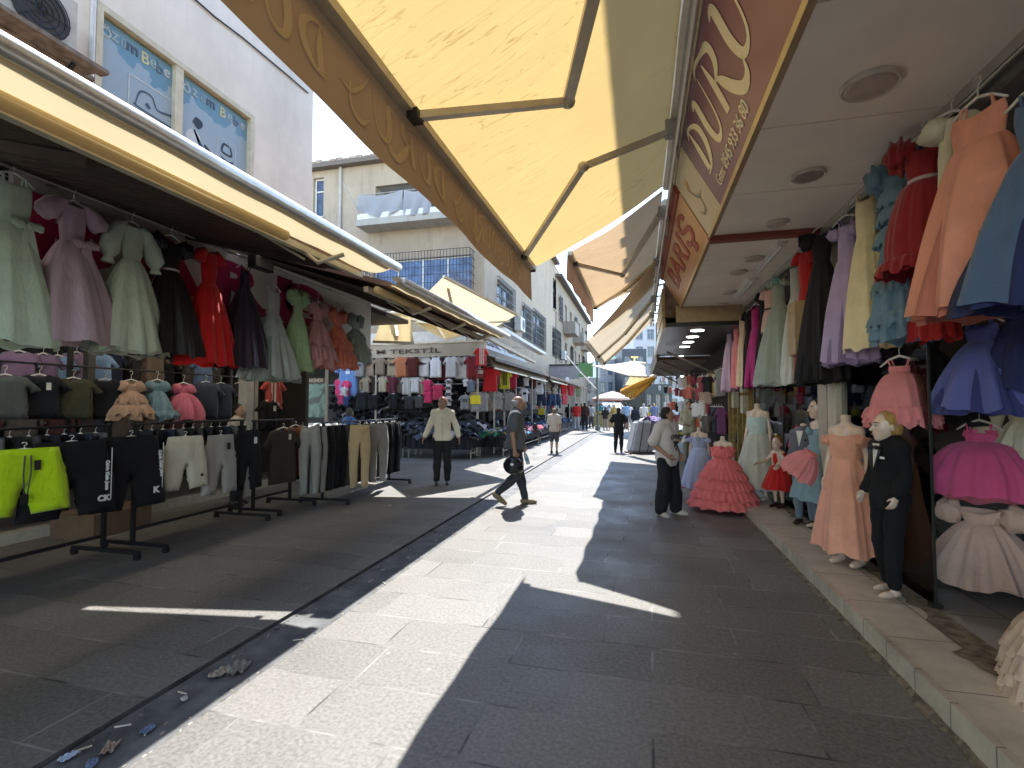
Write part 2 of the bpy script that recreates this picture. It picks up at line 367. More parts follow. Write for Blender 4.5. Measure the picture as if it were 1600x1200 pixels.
g.add([(x, y, .004) for x, y in zip(ex, ys)]+[(RX-.001, y, .022+.012*r4.random()) for y in ys], [(i, i+131, i+132, i+1) for i in range(130)])
struct('mortar_line', g, mat((.16,.13,.09), .95, 0, .6, 20, .8))
# dark ceiling and gilded doorway of the next shop
b2 = wthing('jewellery_shop', 'dark-ceilinged shop with gilded door frame beyond the gown shop', 'shop', (2, 12, 0))
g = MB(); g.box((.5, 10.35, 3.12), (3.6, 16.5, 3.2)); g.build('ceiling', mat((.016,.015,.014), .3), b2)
g = MB(); g.box((.70,10.31,3.2),(3.6,10.35,3.53)); g.box((.45,10.35,3.1),(.5,16.5,3.3)); g.build('fascia', mat((.40,.30,.16), .35, .3), b2)
g = MB()
for k_ in range(22): g.box((.50+.012*(k_ % 2), 10.42+.28*k_, 3.32), (.97, 10.42+.28*k_+.26, 4.05+.05*(k_ % 3)))
g.build('sign_panel', mat((.20,.13,.075), .5, 0, .5, 5), b2)
g = MB(); g.box((.44, 10.4, 3.34), (.495, 13.2, 3.9)); g.build('display_board', mat((.48,.36,.16), .3, .2, .3, 6), b2)
for i in range(5):
    z = .2; 
    g = MB(); g.cbox((2.05, 10.5+.55*i, 1.65), (.10, .06, 2.95)); g.build('pilaster', mat((.42,.30,.10), .3, .6, .3, 14), b2)
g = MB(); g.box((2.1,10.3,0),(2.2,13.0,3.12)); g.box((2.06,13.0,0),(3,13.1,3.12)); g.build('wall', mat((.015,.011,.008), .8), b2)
for (y, z) in ((10.62,1.6),(10.62,2.0),(11.6,1.7)):
    g = MB(); g.cbox((1.96,y,z),(.10,.28,.34)); g.build('meter_box', mat((.42,.40,.30), .5), b2)
g = MB()
for i in range(26):
    a = i*.52; g.tube([(1.98, 11.1+.012*i, 2.6+.35*math.sin(i*.2)), (1.93+.03*math.cos(a), 11.1+.35*math.cos(a), 2.75+.3*math.sin(a*1.3))], .014, 5)
g.build('gilt_ornament', mat((.62,.45,.14), .25, .8), b2)
for i in range(4):
    p = (1.15, 10.9+1.0*i, 3.112)
    d = thing('ceiling_light', '%s lit round downlight in the dark ceiling beyond the gown shop' % ['nearest', 'second nearest', 'third nearest', 'farthest'][i], 'ceiling light', p, 0, 'lit downlights in the dark ceiling')
    g = MB(); g.lathe([(0.001,0),(.12,0),(.13,-.006),(.13,.006)], n=20); g.build('diffuser', emis((1,.96,.88), 2.2), d)
    g = MB(); g.lathe([(.13,.006),(.13,-.008),(.145,-.008),(.145,.006)], n=20); g.build('rim', WHITE, d)
for i, (px, py, r_) in enumerate(((1360,130,.155),(1263,272,.13),(1215,347,.105),(1179,403,.12),(1154,424,.12),(1140,456,.11),(1128,475,.11))):
    p = onZ(px, py, 3.498)
    d = thing('ceiling_light', 'unlit round ceiling light, %s along the gown shop soffit' % ['first and largest','second','third, the flush small one','fourth, just past the red beam','fifth','sixth','seventh and last'][i], 'ceiling light', p, 0, 'unlit round lights in the panelled soffit')
    g = MB(); g.lathe([(.001,-.028),(r_*.8,-.028),(r_*.86,-.022)], n=28); g.build('diffuser', mat((.50,.42,.36), .35) if i != 1 else mat((.30,.24,.21), .35), d)
    g = MB(); g.lathe([(r_*.86,-.022),(r_*.95,-.030),(r_,-.02),(r_,0)], n=28); g.build('rim', mat((.58,.51,.43), .35), d)
for i, (y, x) in enumerate(((7.0, 1.62), (8.8, 1.66))):
    d = thing('strip_light', ['nearer','farther'][i]+' white fluorescent strip light fixed to the gown shop soffit', 'strip light', (x, y, 3.498), 0, 'strip lights on the soffit')
    g = MB(); g.box((-.05,-.6,-.04),(.05,.6,0)); g.build('housing', WHITE, d)
    g = MB(); g.tube([(0,-.57,-.055),(0,.57,-.055)], .016); g.build('tube', mat((.75,.75,.73), .2), d)

# slanted fascia signs
s0 = Vector((.765, 0, 3.50)); s1 = Vector((.415, 0, 4.12)); up = (s1-s0).normalized(); nrm = Vector((0,-1,0)).cross(up); nrm = nrm if nrm.x < 0 else -nrm
def sgn(t_, y, d=0.0): p = s0 + (s1-s0)*t_; return Vector((p.x, y, p.z)) + nrm*d
def slab(mb, y0, y1, t0=0., t1=1., d0=-.05, d1=0.):
    vs = [sgn(t_, y, d) for d in (d0, d1) for (t_, y) in ((t0,y0),(t0,y1),(t1,y1),(t1,y0))]
    return mb.add(vs, [(0,1,2,3),(4,5,6,7),(0,1,5,4),(1,2,6,5),(2,3,7,6),(3,0,4,7)])
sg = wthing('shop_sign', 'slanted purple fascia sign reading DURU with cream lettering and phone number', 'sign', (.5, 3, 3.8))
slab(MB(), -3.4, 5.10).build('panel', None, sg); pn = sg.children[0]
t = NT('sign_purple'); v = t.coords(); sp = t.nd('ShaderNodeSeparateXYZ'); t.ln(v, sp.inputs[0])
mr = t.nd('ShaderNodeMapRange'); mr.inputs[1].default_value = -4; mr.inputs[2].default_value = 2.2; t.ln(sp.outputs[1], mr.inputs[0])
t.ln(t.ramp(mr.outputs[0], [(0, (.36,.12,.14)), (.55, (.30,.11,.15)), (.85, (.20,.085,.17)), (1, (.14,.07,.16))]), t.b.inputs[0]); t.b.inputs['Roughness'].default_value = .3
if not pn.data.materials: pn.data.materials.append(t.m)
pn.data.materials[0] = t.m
slab(MB(), 5.105, 5.98).build('end_panel', mat((.62,.57,.44), .35, 0, .05), sg)
slab(MB(), -3.4, 5.98, -.05, -.002, -.05, .012).build('frame', mat((.58,.46,.26), .3, .3), sg)
slab(MB(), -3.4, 5.98, 1.002, 1.05, -.05, .012).build('frame', mat((.42,.40,.36), .4), sg)
CR = mat((.88,.82,.62), .35, 0, .04); RD_ = (0,-1,0)
L = {}
L['D'] = [[(.18,1.0,.03),(.22,.5,.15),(.20,.03,.15)], [(-.02,.93,.02),(.2,1.02,.05),(.5,.92,.07),(.74,.66,.15),(.70,.3,.15),(.42,.02,.07),(.05,-.02,.03)]]
L['U'] = [[(-.06,.96,.02),(.06,1.0,.08),(.16,.9,.15),(.15,.4,.16),(.26,.06,.13),(.48,0,.07),(.66,.14,.05),(.74,.5,.04),(.76,1.03,.02)]]
L['R'] = [[(.16,.98,.03),(.20,.5,.14),(.17,-.02,.14)], [(-.3,1.06,.02),(-.1,1.16,.06),(.3,1.06,.06),(.62,.92,.13),(.62,.66,.13),(.4,.52,.06),(.26,.5,.04)], [(.36,.52,.04),(.52,.3,.15),(.72,.02,.17),(.98,-.2,.15),(1.24,-.16,.09),(1.34,.06,.02)]]
def word(letters, adv, name, m, parent, yc, width, height, sh=.12, tc=.52):
    x = 0; st = []
    for ch, a in zip(letters, adv):
        st += [[(px_+x+sh*py_, py_, w_*1.4) for px_, py_, w_ in s_] for s_ in L[ch]]; x += a
    return place(ribbon(st).mesh(), name, m, parent, sgn(tc, yc, .004), RD_, up, width, height)
word('DURU', (1.0, .98, 1.12, 1), 'lettering', CR, sg, 3.90, 1.92, .58, tc=.60)
word('U', (1,), 'lettering', CR, sg, 2.35, .6, .5)
place(textmesh('Gsm: 0545 933 36 80', shear=.15, bold=.004), 'lettering', CR, sg, sgn(.17, 4.18, .004), RD_, up, 1.22, .10)
place(ribbon([[(0,.2,.02),(.25,0,.09),(.55,.1,.07),(.62,.5,.02)],[(.1,.9,.02),(.3,.6,.07),(.6,.35,.06),(.9,.4,.02)]]).mesh(), 'logo', mat((.24,.26,.20), .4), sg, sgn(.45, 5.55, .004), RD_, up, .42, .38)
place(ribbon([[(0,.0,.02),(.1,.4,.12),(.05,.9,.02)],[(.2,.1,.02),(.3,.5,.10),(.35,.8,.02)]]).mesh(), 'logo', mat((.62,.32,.12), .4), sg, sgn(.72, 5.62, .004), RD_, up, .12, .16)
so = wthing('shop_sign', 'slanted orange fascia sign with brown-red lettering beyond the DURU sign', 'sign', (.5, 8, 3.8))
t = NT('sign_orange'); v = t.coords(); sp = t.nd('ShaderNodeSeparateXYZ'); t.ln(v, sp.inputs[0]); mr = t.nd('ShaderNodeMapRange'); mr.inputs[1].default_value = -.3; mr.inputs[2].default_value = .3; t.ln(sp.outputs[2], mr.inputs[0])
t.ln(t.ramp(mr.outputs[0], [(0, (.55,.27,.09)), (1, (.58,.36,.20))]), t.b.inputs[0]); t.b.inputs['Roughness'].default_value = .35
slab(MB(), 6.04, 10.25, 0, .86).build('panel', t.m, so)
slab(MB(), 6.04, 10.25, .862, 1.02, -.05, .03).build('border', mat((.30,.07,.05), .4), so)
slab(MB(), 6.04, 10.25, -.05, -.002, -.05, .012).build('frame', mat((.58,.42,.18), .3, .3), so)
place(textmesh('BARIŞ', bold=.02), 'lettering', mat((.33,.05,.03), .4), so, sgn(.44, 7.9, .004), RD_, up, 3.0, .50)

# ------------------------------------------------------------------ folding-arm awnings
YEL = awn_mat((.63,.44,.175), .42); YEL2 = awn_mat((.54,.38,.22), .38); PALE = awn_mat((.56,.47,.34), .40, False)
VAL = awn_mat((.46,.31,.18), .12, False, 'valance'); VAL2 = awn_mat((.42,.24,.14), .3, False, 'valance')
BEIGEARM = mat((.50,.44,.33), .4, .2)
def awning(label, Y0, Y1, M, F, fab, val, vh, arms, group='folding-arm awnings over the street', sag=.05, wav=0.005, bar=BEIGEARM, name='awning', ym0=None):
    """M=(x,z) wall roller, F=(x,z) front bar; arms: list of (ywall, yelbow, yfront)"""
    a = wthing(name, label, 'awning', (M[0], (Y0+Y1)/2, M[1]), group)
    def cf(u, v):
        x = M[0]+(F[0]-M[0])*u; z = M[1]+(F[1]-M[1])*u - sag*math.sin(math.pi*u)*(1+.3*math.sin(v*9)) + .006*math.sin(v*40+u*9)
        ys = Y0+((ym0 if ym0 is not None else Y0)-Y0)*(1-u); return (x, ys+(Y1-ys)*v, z)
    MB().grid(cf, 24, 60).build('canopy', fab, a, True)
    n = int((Y1-Y0)*12)
    def vf(u, v):
        y = Y0+(Y1-Y0)*u; return (F[0]-.035 + v*(.008*math.sin(y*2.3)+wav*math.sin(y*7)), y, F[1]-.03-v*vh*(1+.03*math.sin(y*3.1)))
    va = MB().grid(vf, n, 5).build('valance', val, a, True)
    g = MB(); g.cbox((F[0], (Y0+Y1)/2, F[1]-.01), (.07, Y1-Y0, .055)); g.build('front_bar', bar, a)
    g = MB(); g.cbox((F[0]-.02, Y1+.012, F[1]-.02), (.09, .022, .08)); g.build('end_cap', DKMETAL, a)
    g = MB(); g.tube([(M[0]+.05, Y0-.05, M[1]+.02), (M[0]+.05, Y1+.05, M[1]+.02)], .05); g.build('roller', mat((.60,.55,.44), .4), a)
    for (yw, ye, yf) in arms:
        W_ = Vector((M[0]-.02, yw, M[1]-.13)); E = Vector((M[0]+(F[0]-M[0])*(.47 if len(label) != 69 else .47), ye, M[1]+(F[1]-M[1])*.5-.12)); T = Vector((F[0]+.03, yf, F[1]-.05))
        g = MB(); g.bar(W_, E, .075, .05); g.bar(E, T, .06, .045); ar = g.build('arm', bar, a)
        g = MB(); g.ell(E, (.055,.055,.045)); g.build('elbow', bar, ar, True, off=tuple(a.location))
        g = MB(); g.cbox(W_+Vector((.05,0,.03)), (.14,.09,.16)); g.cbox(W_+Vector((.09,0,-.12)), (.03,.05,.3)); g.build('bracket', mat((.35,.33,.30), .4, .6), a)
        g = MB(); g.cbox(T+Vector((0,0,0)), (.07,.10,.06)); g.build('joint', DKMETAL, a)
    return a, va
ARM1 = (1.3, onZ(895,155,3.78).y, onZ(662,180,3.38).y); ARM2 = (onX(1043,235,.28).y, onZ(912,258,3.78).y, onZ(832,400,3.38).y)
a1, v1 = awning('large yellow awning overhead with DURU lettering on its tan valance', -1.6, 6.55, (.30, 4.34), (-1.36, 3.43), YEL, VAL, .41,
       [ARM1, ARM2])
# lettering seen from the back of the valance (mirrored)
VT = awn_mat((.70,.54,.34), .08, False, 'valance_print')
def onval(o, F=(-1.36, 3.43), vh=.41, wav=.005):
    for v in o.data.vertices:
        y = v.co.y+a1.location.y; z = v.co.z+a1.location.z; t_ = (F[1]-.03-z)/vh
        v.co.x = F[0]-.035+t_*(.008*math.sin(y*2.3)+wav*math.sin(y*7))+.007-a1.location.x
for yc, wd in ((5.55, .62), (4.45, .75), (2.95, .95), (1.55, .8)):
    st = []; x = 0
    for ch, ad in zip('DURU', (1.0, .98, 1.12, 1)): st += [[(px_+x+.12*py_, py_, w_*1.35) for px_, py_, w_ in s_] for s_ in L[ch]]; x += ad
    onval(place(ribbon(st).mesh(), 'lettering', VT, a1, (-1.378, yc, 3.20), (0,-1,0), (0,0,1), wd*1.12, .31))
for yc in (5.02, 3.72, 2.25): onval(place(ribbon([[(0,.2,.02),(.25,0,.09),(.55,.1,.07),(.62,.5,.02)],[(.1,.9,.02),(.3,.6,.07),(.6,.35,.06),(.9,.4,.02)]]).mesh(), 'logo', VT, a1, (-1.378, yc, 3.2), (0,-1,0), (0,0,1), .30, .28))
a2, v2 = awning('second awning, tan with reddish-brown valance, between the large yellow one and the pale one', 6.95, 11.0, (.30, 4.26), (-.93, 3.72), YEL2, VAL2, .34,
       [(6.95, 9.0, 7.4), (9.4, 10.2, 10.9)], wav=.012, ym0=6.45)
a3, v3 = awning('third awning from the camera, pale cream and steeply lowered', 10.68, 16.3, (.30, 4.1), (-1.08, 2.92), PALE, PALE, .10,
       [(11.9, 13.0, 13.6), (14.0, 15.0, 15.8)], ym0=8.9)
g = wthing('awning_rail', 'long steel mounting rail carrying the awnings above the shop signs', 'rail', (.38, 7, 4.2))
m_ = MB(); m_.bar((.40,-3.4,4.20), (.40,16.4,4.20), .05, .06); m_.tube([(.36,-3.4,4.08),(.36,16.4,4.05)], .022); m_.build('bar', mat((.45,.43,.40), .4, .5), g)
m_ = MB(); m_.bar((.31,-3.4,4.46),(.31,5.7,4.44), .12, .08); m_.build('cassette', mat((.62,.60,.52), .4), g)
for i in range(17):
    m_ = MB(); m_.bar((.40, -3+i*1.2, 4.2), (.98, -3+i*1.2, 4.3), .04, .04); m_.build('bracket', mat((.35,.33,.30), .4, .6), g)

# ================================================================== LEFT-HAND SHOP
lb = wthing('shop_building', 'white plastered building above the left-hand dress shop', 'building', (-7.5, 3, 0))
LXW = -5.6
Lw = lambda px, py: onX(px, py, LXW)
Y_END = onX(487, 300, LXW).y
wy0, wy1 = onX(147, 100, LXW).y, onX(396, 200, LXW).y; wz1 = 5.93; wz0 = 4.15
g = MB()
for (y0, y1, z0, z1) in ((-4, wy0, 3.6, 10), (wy1, Y_END, 3.6, 10), (wy0, wy1, wz1, 10), (wy0, wy1, 3.6, wz0)): g.box((LXW-.25, y0, z0), (LXW, y1, z1))
g.box((-12, Y_END-.25, 3.6), (LXW-.25, Y_END, 10)); g.box((-12, -4, 9.8), (LXW-.25, Y_END-.25, 10)); g.box((-12.2,-4,0),(-12,Y_END,10)); g.box((-12,-4.2,0),(LXW,-4,10))
g.build('wall', plaster((.90,.82,.71), .14), lb)
fr = MB(); fx = LXW-.10
for (y0, y1, z0, z1) in ((wy0, wy1, wz1-.07, wz1), (wy0, wy0+.07, wz0, wz1-.07), (wy1-.07, wy1, wz0, wz1-.07), (wy0+.07, wy1-.07, wz0, wz0+.07)): fr.box((fx, y0, z0), (fx+.12, y1, z1))
ym = onX(278, 200, LXW).y; fr.box((fx, ym-.055, wz0+.07), (fx+.11, ym+.055, wz1-.07))
wn = fr.build('window', mat((.66,.60,.44), .45), lb)
def poster(y0, y1, label_):
    p = MB(); p.box((fx+.03, y0, wz0+.09), (fx+.05, y1, wz1-.10))
    t = NT('poster_blue'); v = t.coords(); sp = t.nd('ShaderNodeSeparateXYZ'); t.ln(v, sp.inputs[0]); mr = t.nd('ShaderNodeMapRange'); mr.inputs[1].default_value = 4.2; mr.inputs[2].default_value = 6.0; t.ln(sp.outputs[2], mr.inputs[0])
    n = t.noise(v, 2.5, 3); ad = t.nd('ShaderNodeMath', operation='MULTIPLY_ADD'); t.ln(n, ad.inputs[0]); ad.inputs[1].default_value = .5; t.ln(mr.outputs[0], ad.inputs[2])
    t.ln(t.ramp(ad.outputs[0], [(.3, (.44,.50,.55)), (1.0, (.34,.46,.55)), (1.5, (.16,.32,.44))]), t.b.inputs[0]); t.b.inputs['Roughness'].default_value = .3
    ps = p.build('poster', t.m, lb); ps['label'] = label_
    X_ = fx+.054; W_ = y1-y0; INK = mat((.03,.04,.06), .5); PW = mat((.62,.66,.68), .5)
    # text, reading direction +y is right for a viewer looking towards -x
    for ch, f, c in zip('Özüm Bebe', (.08,.19,.30,.42,.5,.60,.71,.81,.92), ((.5,.56,.58),(.36,.46,.5),(.3,.4,.46),(.10,.13,.17),0,(.62,.60,.36),(.36,.46,.5),(.13,.17,.22),(.5,.56,.6))):
        if ch != ' ': place(textmesh(ch, bold=.015), 'lettering', mat(c, .5), lb, (X_, y0+W_*f, wz1-.23), (0,1,0), (0,0,1), None, .095 if ch in 'zümeb' and ch != 'b' else .135)
    return X_, W_, INK, PW
def ink(strokes, m, X_, y0, z0, sc): 
    me = ribbon([[(x*sc, y*sc, w_*sc) for x, y, w_ in s_] for s_ in strokes]).mesh(); n = len(me.vertices)
    a = np.empty(n*3); me.vertices.foreach_get('co', a); a = a.reshape(-1,3); lo = Vector(lb.location)
    b_ = np.stack([np.full(n, X_-lo.x), a[:,0]+y0-lo.y, a[:,1]+z0-lo.z], 1); me.vertices.foreach_set('co', b_.ravel()); me.update(); ob('drawing', me, m, lb)
X_, W_, INK, PW = poster(wy0+.075, ym-.06, 'pale blue baby-goods poster with sofa cot and shoes')
y0 = wy0+.075
rr = lambda x0,y0_,x1,y1_,w_: [[(x0,y0_,w_),(x1,y0_,w_)],[(x1,y0_,w_),(x1,y1_,w_)],[(x1,y1_,w_),(x0,y1_,w_)],[(x0,y1_,w_),(x0,y0_,w_)]]
ink(rr(.34,.36,1.0,.95,.016), PW, X_, y0, wz0+.30, 1.0)
ink([[(.40,.62,.02),(.5,.6,.02),(.95,.58,.02)],[(.40,.52,.02),(.95,.48,.02)],[(.42,.62,.01),(.48,.8,.02),(.62,.82,.02),(.7,.7,.02),(.92,.72,.03),(.95,.5,.02)],[(.55,.7,.05),(.6,.66,.04)],[(.42,.45,.015),(.95,.42,.015)]], mat((.06,.10,.15), .5), X_, y0, wz0+.32, 1.0)
ink([[(.15,.50,.03),(.28,.42,.08),(.42,.34,.08),(.46,.32,.03)],[(.08,.44,.05),(.14,.40,.05)],[(.56,.40,.02),(.62,.30,.08),(.74,.22,.07),(.8,.2,.02)]], INK, X_, y0, wz0+.32, 1.0)
X_, W_, INK, PW = poster(ym+.06, wy1-.075, 'pale blue baby-goods poster with woman carrying a baby')
y0 = ym+.06
ink([[(.24,.92,.03),(.27,.86,.17),(.28,.78,.03)]], INK, X_, y0, wz0+.32, 1.0)
ink([[(.12,.40,.06),(.20,.62,.20),(.30,.70,.10)]], PW, X_, y0, wz0+.32, 1.0)
ink([[(.22,.74,.03),(.34,.55,.06),(.46,.40,.09),(.40,.3,.04)],[(.12,.40,.02),(.24,.34,.04),(.42,.32,.05)],[(.38,.62,.03),(.46,.54,.08),(.44,.46,.03)],[(.36,.2,.03),(.38,.1,.06)]], INK, X_, y0+.001, wz0+.32, 1.0)
ink(rr(.60,.52,.92,.88,.012), PW, X_, y0, wz0+.30, 1.0)
ink([[(.66,.60,.02),(.78,.56,.04),(.88,.60,.02)],[(.70,.80,.03),(.80,.80,.03)],[(.70,.80,.03),(.68,.68,.03),(.84,.68,.03),(.82,.8,.03)],[(.66,.28,.02),(.72,.2,.03),(.8,.28,.02),(.84,.2,.02)]], INK, X_, y0+.001, wz0+.32, 1.0)
# air conditioner
p = onX(28, 10, -5.35)
ac = thing('air_conditioner', 'off-white outdoor air-conditioning unit on a rusty platform above the left shop', 'air conditioner', (-5.42, p.y, p.z-.25))
g = MB(); g.cbox((0,0,.3),(.30,.86,.6)); g.build('casing', mat((.55,.54,.50), .5), ac)
g = MB()
for r_ in (.05,.10,.15,.20,.24): g.tube([(.165, .12+r_*math.cos(a*.3142), .3+r_*math.sin(a*.3142)) for a in range(21)], .005, 5, False)
for a in range(8): g.tube([(.165,.12,.3),(.168,.12+.24*math.cos(a*.785),.3+.24*math.sin(a*.785))], .004, 5)
g.build('fan_guard', DKMETAL, ac)
g = MB(); g.lathe([(.001,0),(.24,0)], (0,0,0)); me = g.mesh(); ob('fan', me, mat((.08,.08,.08), .6), ac, (.153,.12,.3), (0,R(90),0))
sh = wthing('ledge_shelf', 'rusty corrugated metal shelf below the air-conditioning unit', 'shelf', (-5.2, p.y, p.z-.32))
g = MB(); 
for i in range(5): g.box((-5.58+.12*i, p.y-1.6, p.z-.34+.01*(i % 2)), (-5.47+.12*i, p.y+.50+.04*(i % 3), p.z-.30+.01*(i % 2)))
g.build('plank', mat((.22,.19,.16), .8, .2, .5), sh)
g = MB(); g.bar((-5.58,p.y+.3,p.z-.8),(-5.1,p.y+.3,p.z-.36),.03,.03); g.build('strut', DKMETAL, sh)
pp = onX(141, 60, LXW).y
g = wthing('downpipe', 'slim white conduit running up the white wall beside the poster window', 'pipe', (LXW+.03, pp, 4)); m_ = MB(); m_.tube([(LXW+.03,pp,3.7),(LXW+.03,pp,9.9)], .025); m_.build('tube', PVC, g)
g = wthing('downpipe', 'grey downpipe on the corner edge of the white building', 'pipe', (LXW+.04, Y_END-.3, 4)) if False else None

cb_ = wthing('cable', 'thin black cable sagging along the white wall under the roofline', 'cable', (LXW+.02, 4, 7)); MB().tube([(LXW+.02, y_, 7.0-.10*math.sin((y_+4)*.9)-.02*(y_ % 2)) for y_ in [-4+.5*k_ for k_ in range(24)]], .012, 5).build('wire', BLACK, cb_)
# shop below: floor, ledge, walls, board
g = MB(); g.box((-7.15,-4,-.05),(-7.0,9.6,.13)); struct('ledge', g, mat((.42,.39,.33), .5))
g = MB(); g.box((-12,-4,-.05),(-7.15,9.6,.12)); struct('shop_floor', g, tilemat((.16,.15,.14), .4, .4, (.06,.06,.06), dirt=.3))
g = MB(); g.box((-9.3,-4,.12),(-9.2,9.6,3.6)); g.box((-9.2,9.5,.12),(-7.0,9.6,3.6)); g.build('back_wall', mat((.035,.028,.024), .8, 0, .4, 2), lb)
g = MB(); g.box((-9.2,-4,3.42),(-5.1,9.5,3.5)); g.box((-12,Y_END,3.6),(-5.57,11.5,3.7)); g.build('shop_ceiling', mat((.06,.045,.035), .8), lb)  # second box: unseen roof added to keep sun off the floor near the racks
for (px, w_, c) in ((385, .16, (.42,.40,.35)), (398, .08, (.30,.27,.2))):
    q = onX(px, 600, -6.4); g = MB(); g.cbox((-6.4, q.y, 1.75),(w_,w_,3.34)); g.build('post', mat(c, .5), lb)
q = onX(140, 560, -6.9); g = MB(); g.cbox((-6.9, q.y, 1.8),(.09,.09,3.2)); g.build('post', mat((.05,.045,.04), .5), lb)
for yy in (2.0, 4.8, 7.4):
    g = MB(); g.box((-7.02, yy, .13), (-6.98, yy+.05, 2.9)); g.build('post', mat((.03,.03,.03), .3), lb)
bd = wthing('shop_sign', 'long white signboard with big crimson BARIŞ lettering behind the hanging dresses on the left', 'sign', (-4.98, 6, 3))
g = MB(); g.box((-5.06, 2.97, 2.66), (-5.0, 8.7, 3.56)); g.build('panel', mat((.80,.77,.70), .5, 0, .06, 2), bd)
g = MB(); g.box((-5.07, 2.93, 3.562), (-4.96, 8.7, 3.60)); g.box((-5.07,2.93,2.62),(-4.96,8.7,2.658)); g.build('frame', mat((.55,.50,.42), .5), bd)
CRIM = mat((.46,.03,.10), .4)
for ch, px, wd, hh in (('B', 108, 0.8075, .56), ('A', 262, 0.935, .56), ('R', 378, 0.935, .56), ('I', 446, .32, .62), ('Ş', 478, .95, .62)):
    q = onX(px, 430, -4.99); place(textmesh(ch, bold=.05), 'lettering', CRIM, bd, (-4.996, q.y, 3.13), (0,1,0), (0,0,1), wd, hh)
place(textmesh('bebe', bold=.03, shear=.3), 'lettering', CRIM, bd, (-4.992, onX(395, 480, -4.99).y, 2.80), (0,1,0), (0,0,1), 1.5, .22)
rl = wthing('hanging_rail', 'steel rail along the signboard that carries the left dresses', 'rail', (-4.86, 6, 3.5))
g = MB(); g.tube([(-4.86,2.4,3.50),(-4.86,10.0,3.42)], .012); g.build('tube', STEEL, rl)
for yy in (3.2, 5.2, 7.2, 9.2): g = MB(); g.tube([(-4.98,yy,3.5),(-4.86,yy,3.47)], .01); g.build('bracket', STEEL, rl)

# eave roof + retracted awning (two runs with a gap)
for i, (y0, y1) in enumerate(((-3, 5.22), (5.34, 10.2))):
    zf = 3.13 if i == 0 else 3.0; zb = 3.68 if i == 0 else 3.76
    e = wthing('shop_canopy', ['near run of dark plank canopy over the left dress shop', 'far run of dark plank canopy over the left racks'][i], 'canopy', (-4, (y0+y1)/2, 3.3), 'plank canopies over the left shop')
    g = MB(); xr = -3.12 if i == 0 else -2.84; sec = [(xr, zf-.02), (-5.55, zb), (-5.55, zb+.06), (xr, zf+.04)]
    g.add([(x, y, z) for y in (y0, y1) for x, z in sec], [(0,1,2,3),(4,5,6,7),(0,1,5,4),(1,2,6,5),(2,3,7,6),(3,0,4,7)]); g.build('roof', mat((.20,.12,.08), .8, 0, .5, 3), e)
    g = MB(); k = int((y1-y0)/.14)
    for j in range(k):
        yy = y0+.02+j*.14; g.add([(x, yy+dy, z-.004-dz) for dz in (0,.012) for dy in (0,.12) for x, z in ((-3.14, zf-.02), (-5.5, zb-.01))], [(0,1,3,2),(4,5,7,6),(0,1,5,4),(2,3,7,6),(0,2,6,4),(1,3,7,5)])
    g.build('underside_planks', DKWOOD, e)
    for j in range(4):
        yy = y0+.6+j*(y1-y0-1.2)/3; g = MB(); g.bar((-3.2,yy,zf-.07),(-5.0,yy,zb-.16),.05,.07); g.build('rafter', DKWOOD, e)
    r_ = wthing('awning', ['near rolled-in yellow awning with steel front tube along the left canopy edge', 'far rolled-in yellow awning along the left canopy edge'][i], 'awning', (-2.9, (y0+y1)/2, zf), 'folding-arm awnings over the street')
    g = MB(); g.tube([(-2.66,y0,zf+.03),(-2.66,y1,zf+.03)], .05, 14); g.build('front_tube', mat((.62,.61,.58), .3, .5), r_, True)
    g = MB(); g.box((-2.80,y0,zf+.06),(-2.70,y1,zf+.09)); g.build('rain_trim', mat((.40,.38,.35), .5, .4), r_)
    g = MB(); g.grid(lambda u, v: (-2.70-(.42 if i == 0 else .20)*u, y0+(y1-y0)*v, zf+.045-.05*math.sin(math.pi*u)-.01*u+.006*math.sin(v*50)), 8, 60); g.build('canopy', awn_mat((.66,.54,.32), .36, False), r_, True)
    g = MB(); g.tube([(-3.0,y0,zf-.05),(-3.0,y1*.72 if i == 0 else y0+1.2,zf-.05)], .045, 12); g.build('fabric_roll', awn_mat((.82,.66,.36), .3, False), r_, True)
    g = MB(); g.box((-3.17,y0,zf-.06),(-3.11,y1,zf+.0)); g.build('rail', mat((.52,.46,.34), .45), r_)
    for j in range(3):
        yy = y0+1.0+j*(y1-y0-2)/2; g = MB(); g.tube([(-3.15,yy,zf-.05),(-3.0,yy,zf-.16),(-2.78,yy+.1,zf-.07)], .022); g.tube([(-3.15,yy,zf-.12),(-3.3,yy-.5,zf+.02)], .012); g.build('arm', mat((.45,.40,.32), .4, .4), r_)
q = onX(176, 305, -4.85); cm = thing('security_camera', 'small beige security camera above the lilac dress on the left', 'security camera', (-4.84, q.y, q.z))
g = MB(); g.cbox((0,0,0),(.09,.24,.09), rz=.3); g.build('housing', mat((.42,.36,.27), .4), cm); g = MB(); g.tube([(0,0,.04),(0,0,.17)], .018); g.build('mount', mat((.4,.36,.3), .4), cm)
g = MB(); g.cbox((.02,.13,0),(.06,.02,.06)); g.build('lens', BLACK, cm)
q = onX(408, 405, -4.7); fl = thing('floodlight', 'square floodlight under the left canopy above the dark navy dress', 'floodlight', (-4.7, q.y, q.z))
g = MB(); g.cbox((0,0,0),(.10,.34,.28)); g.build('housing', DKMETAL, fl); g = MB(); g.cbox((.054,0,0),(.006,.30,.24)); g.build('glass', mat((.20,.18,.15), .2), fl)

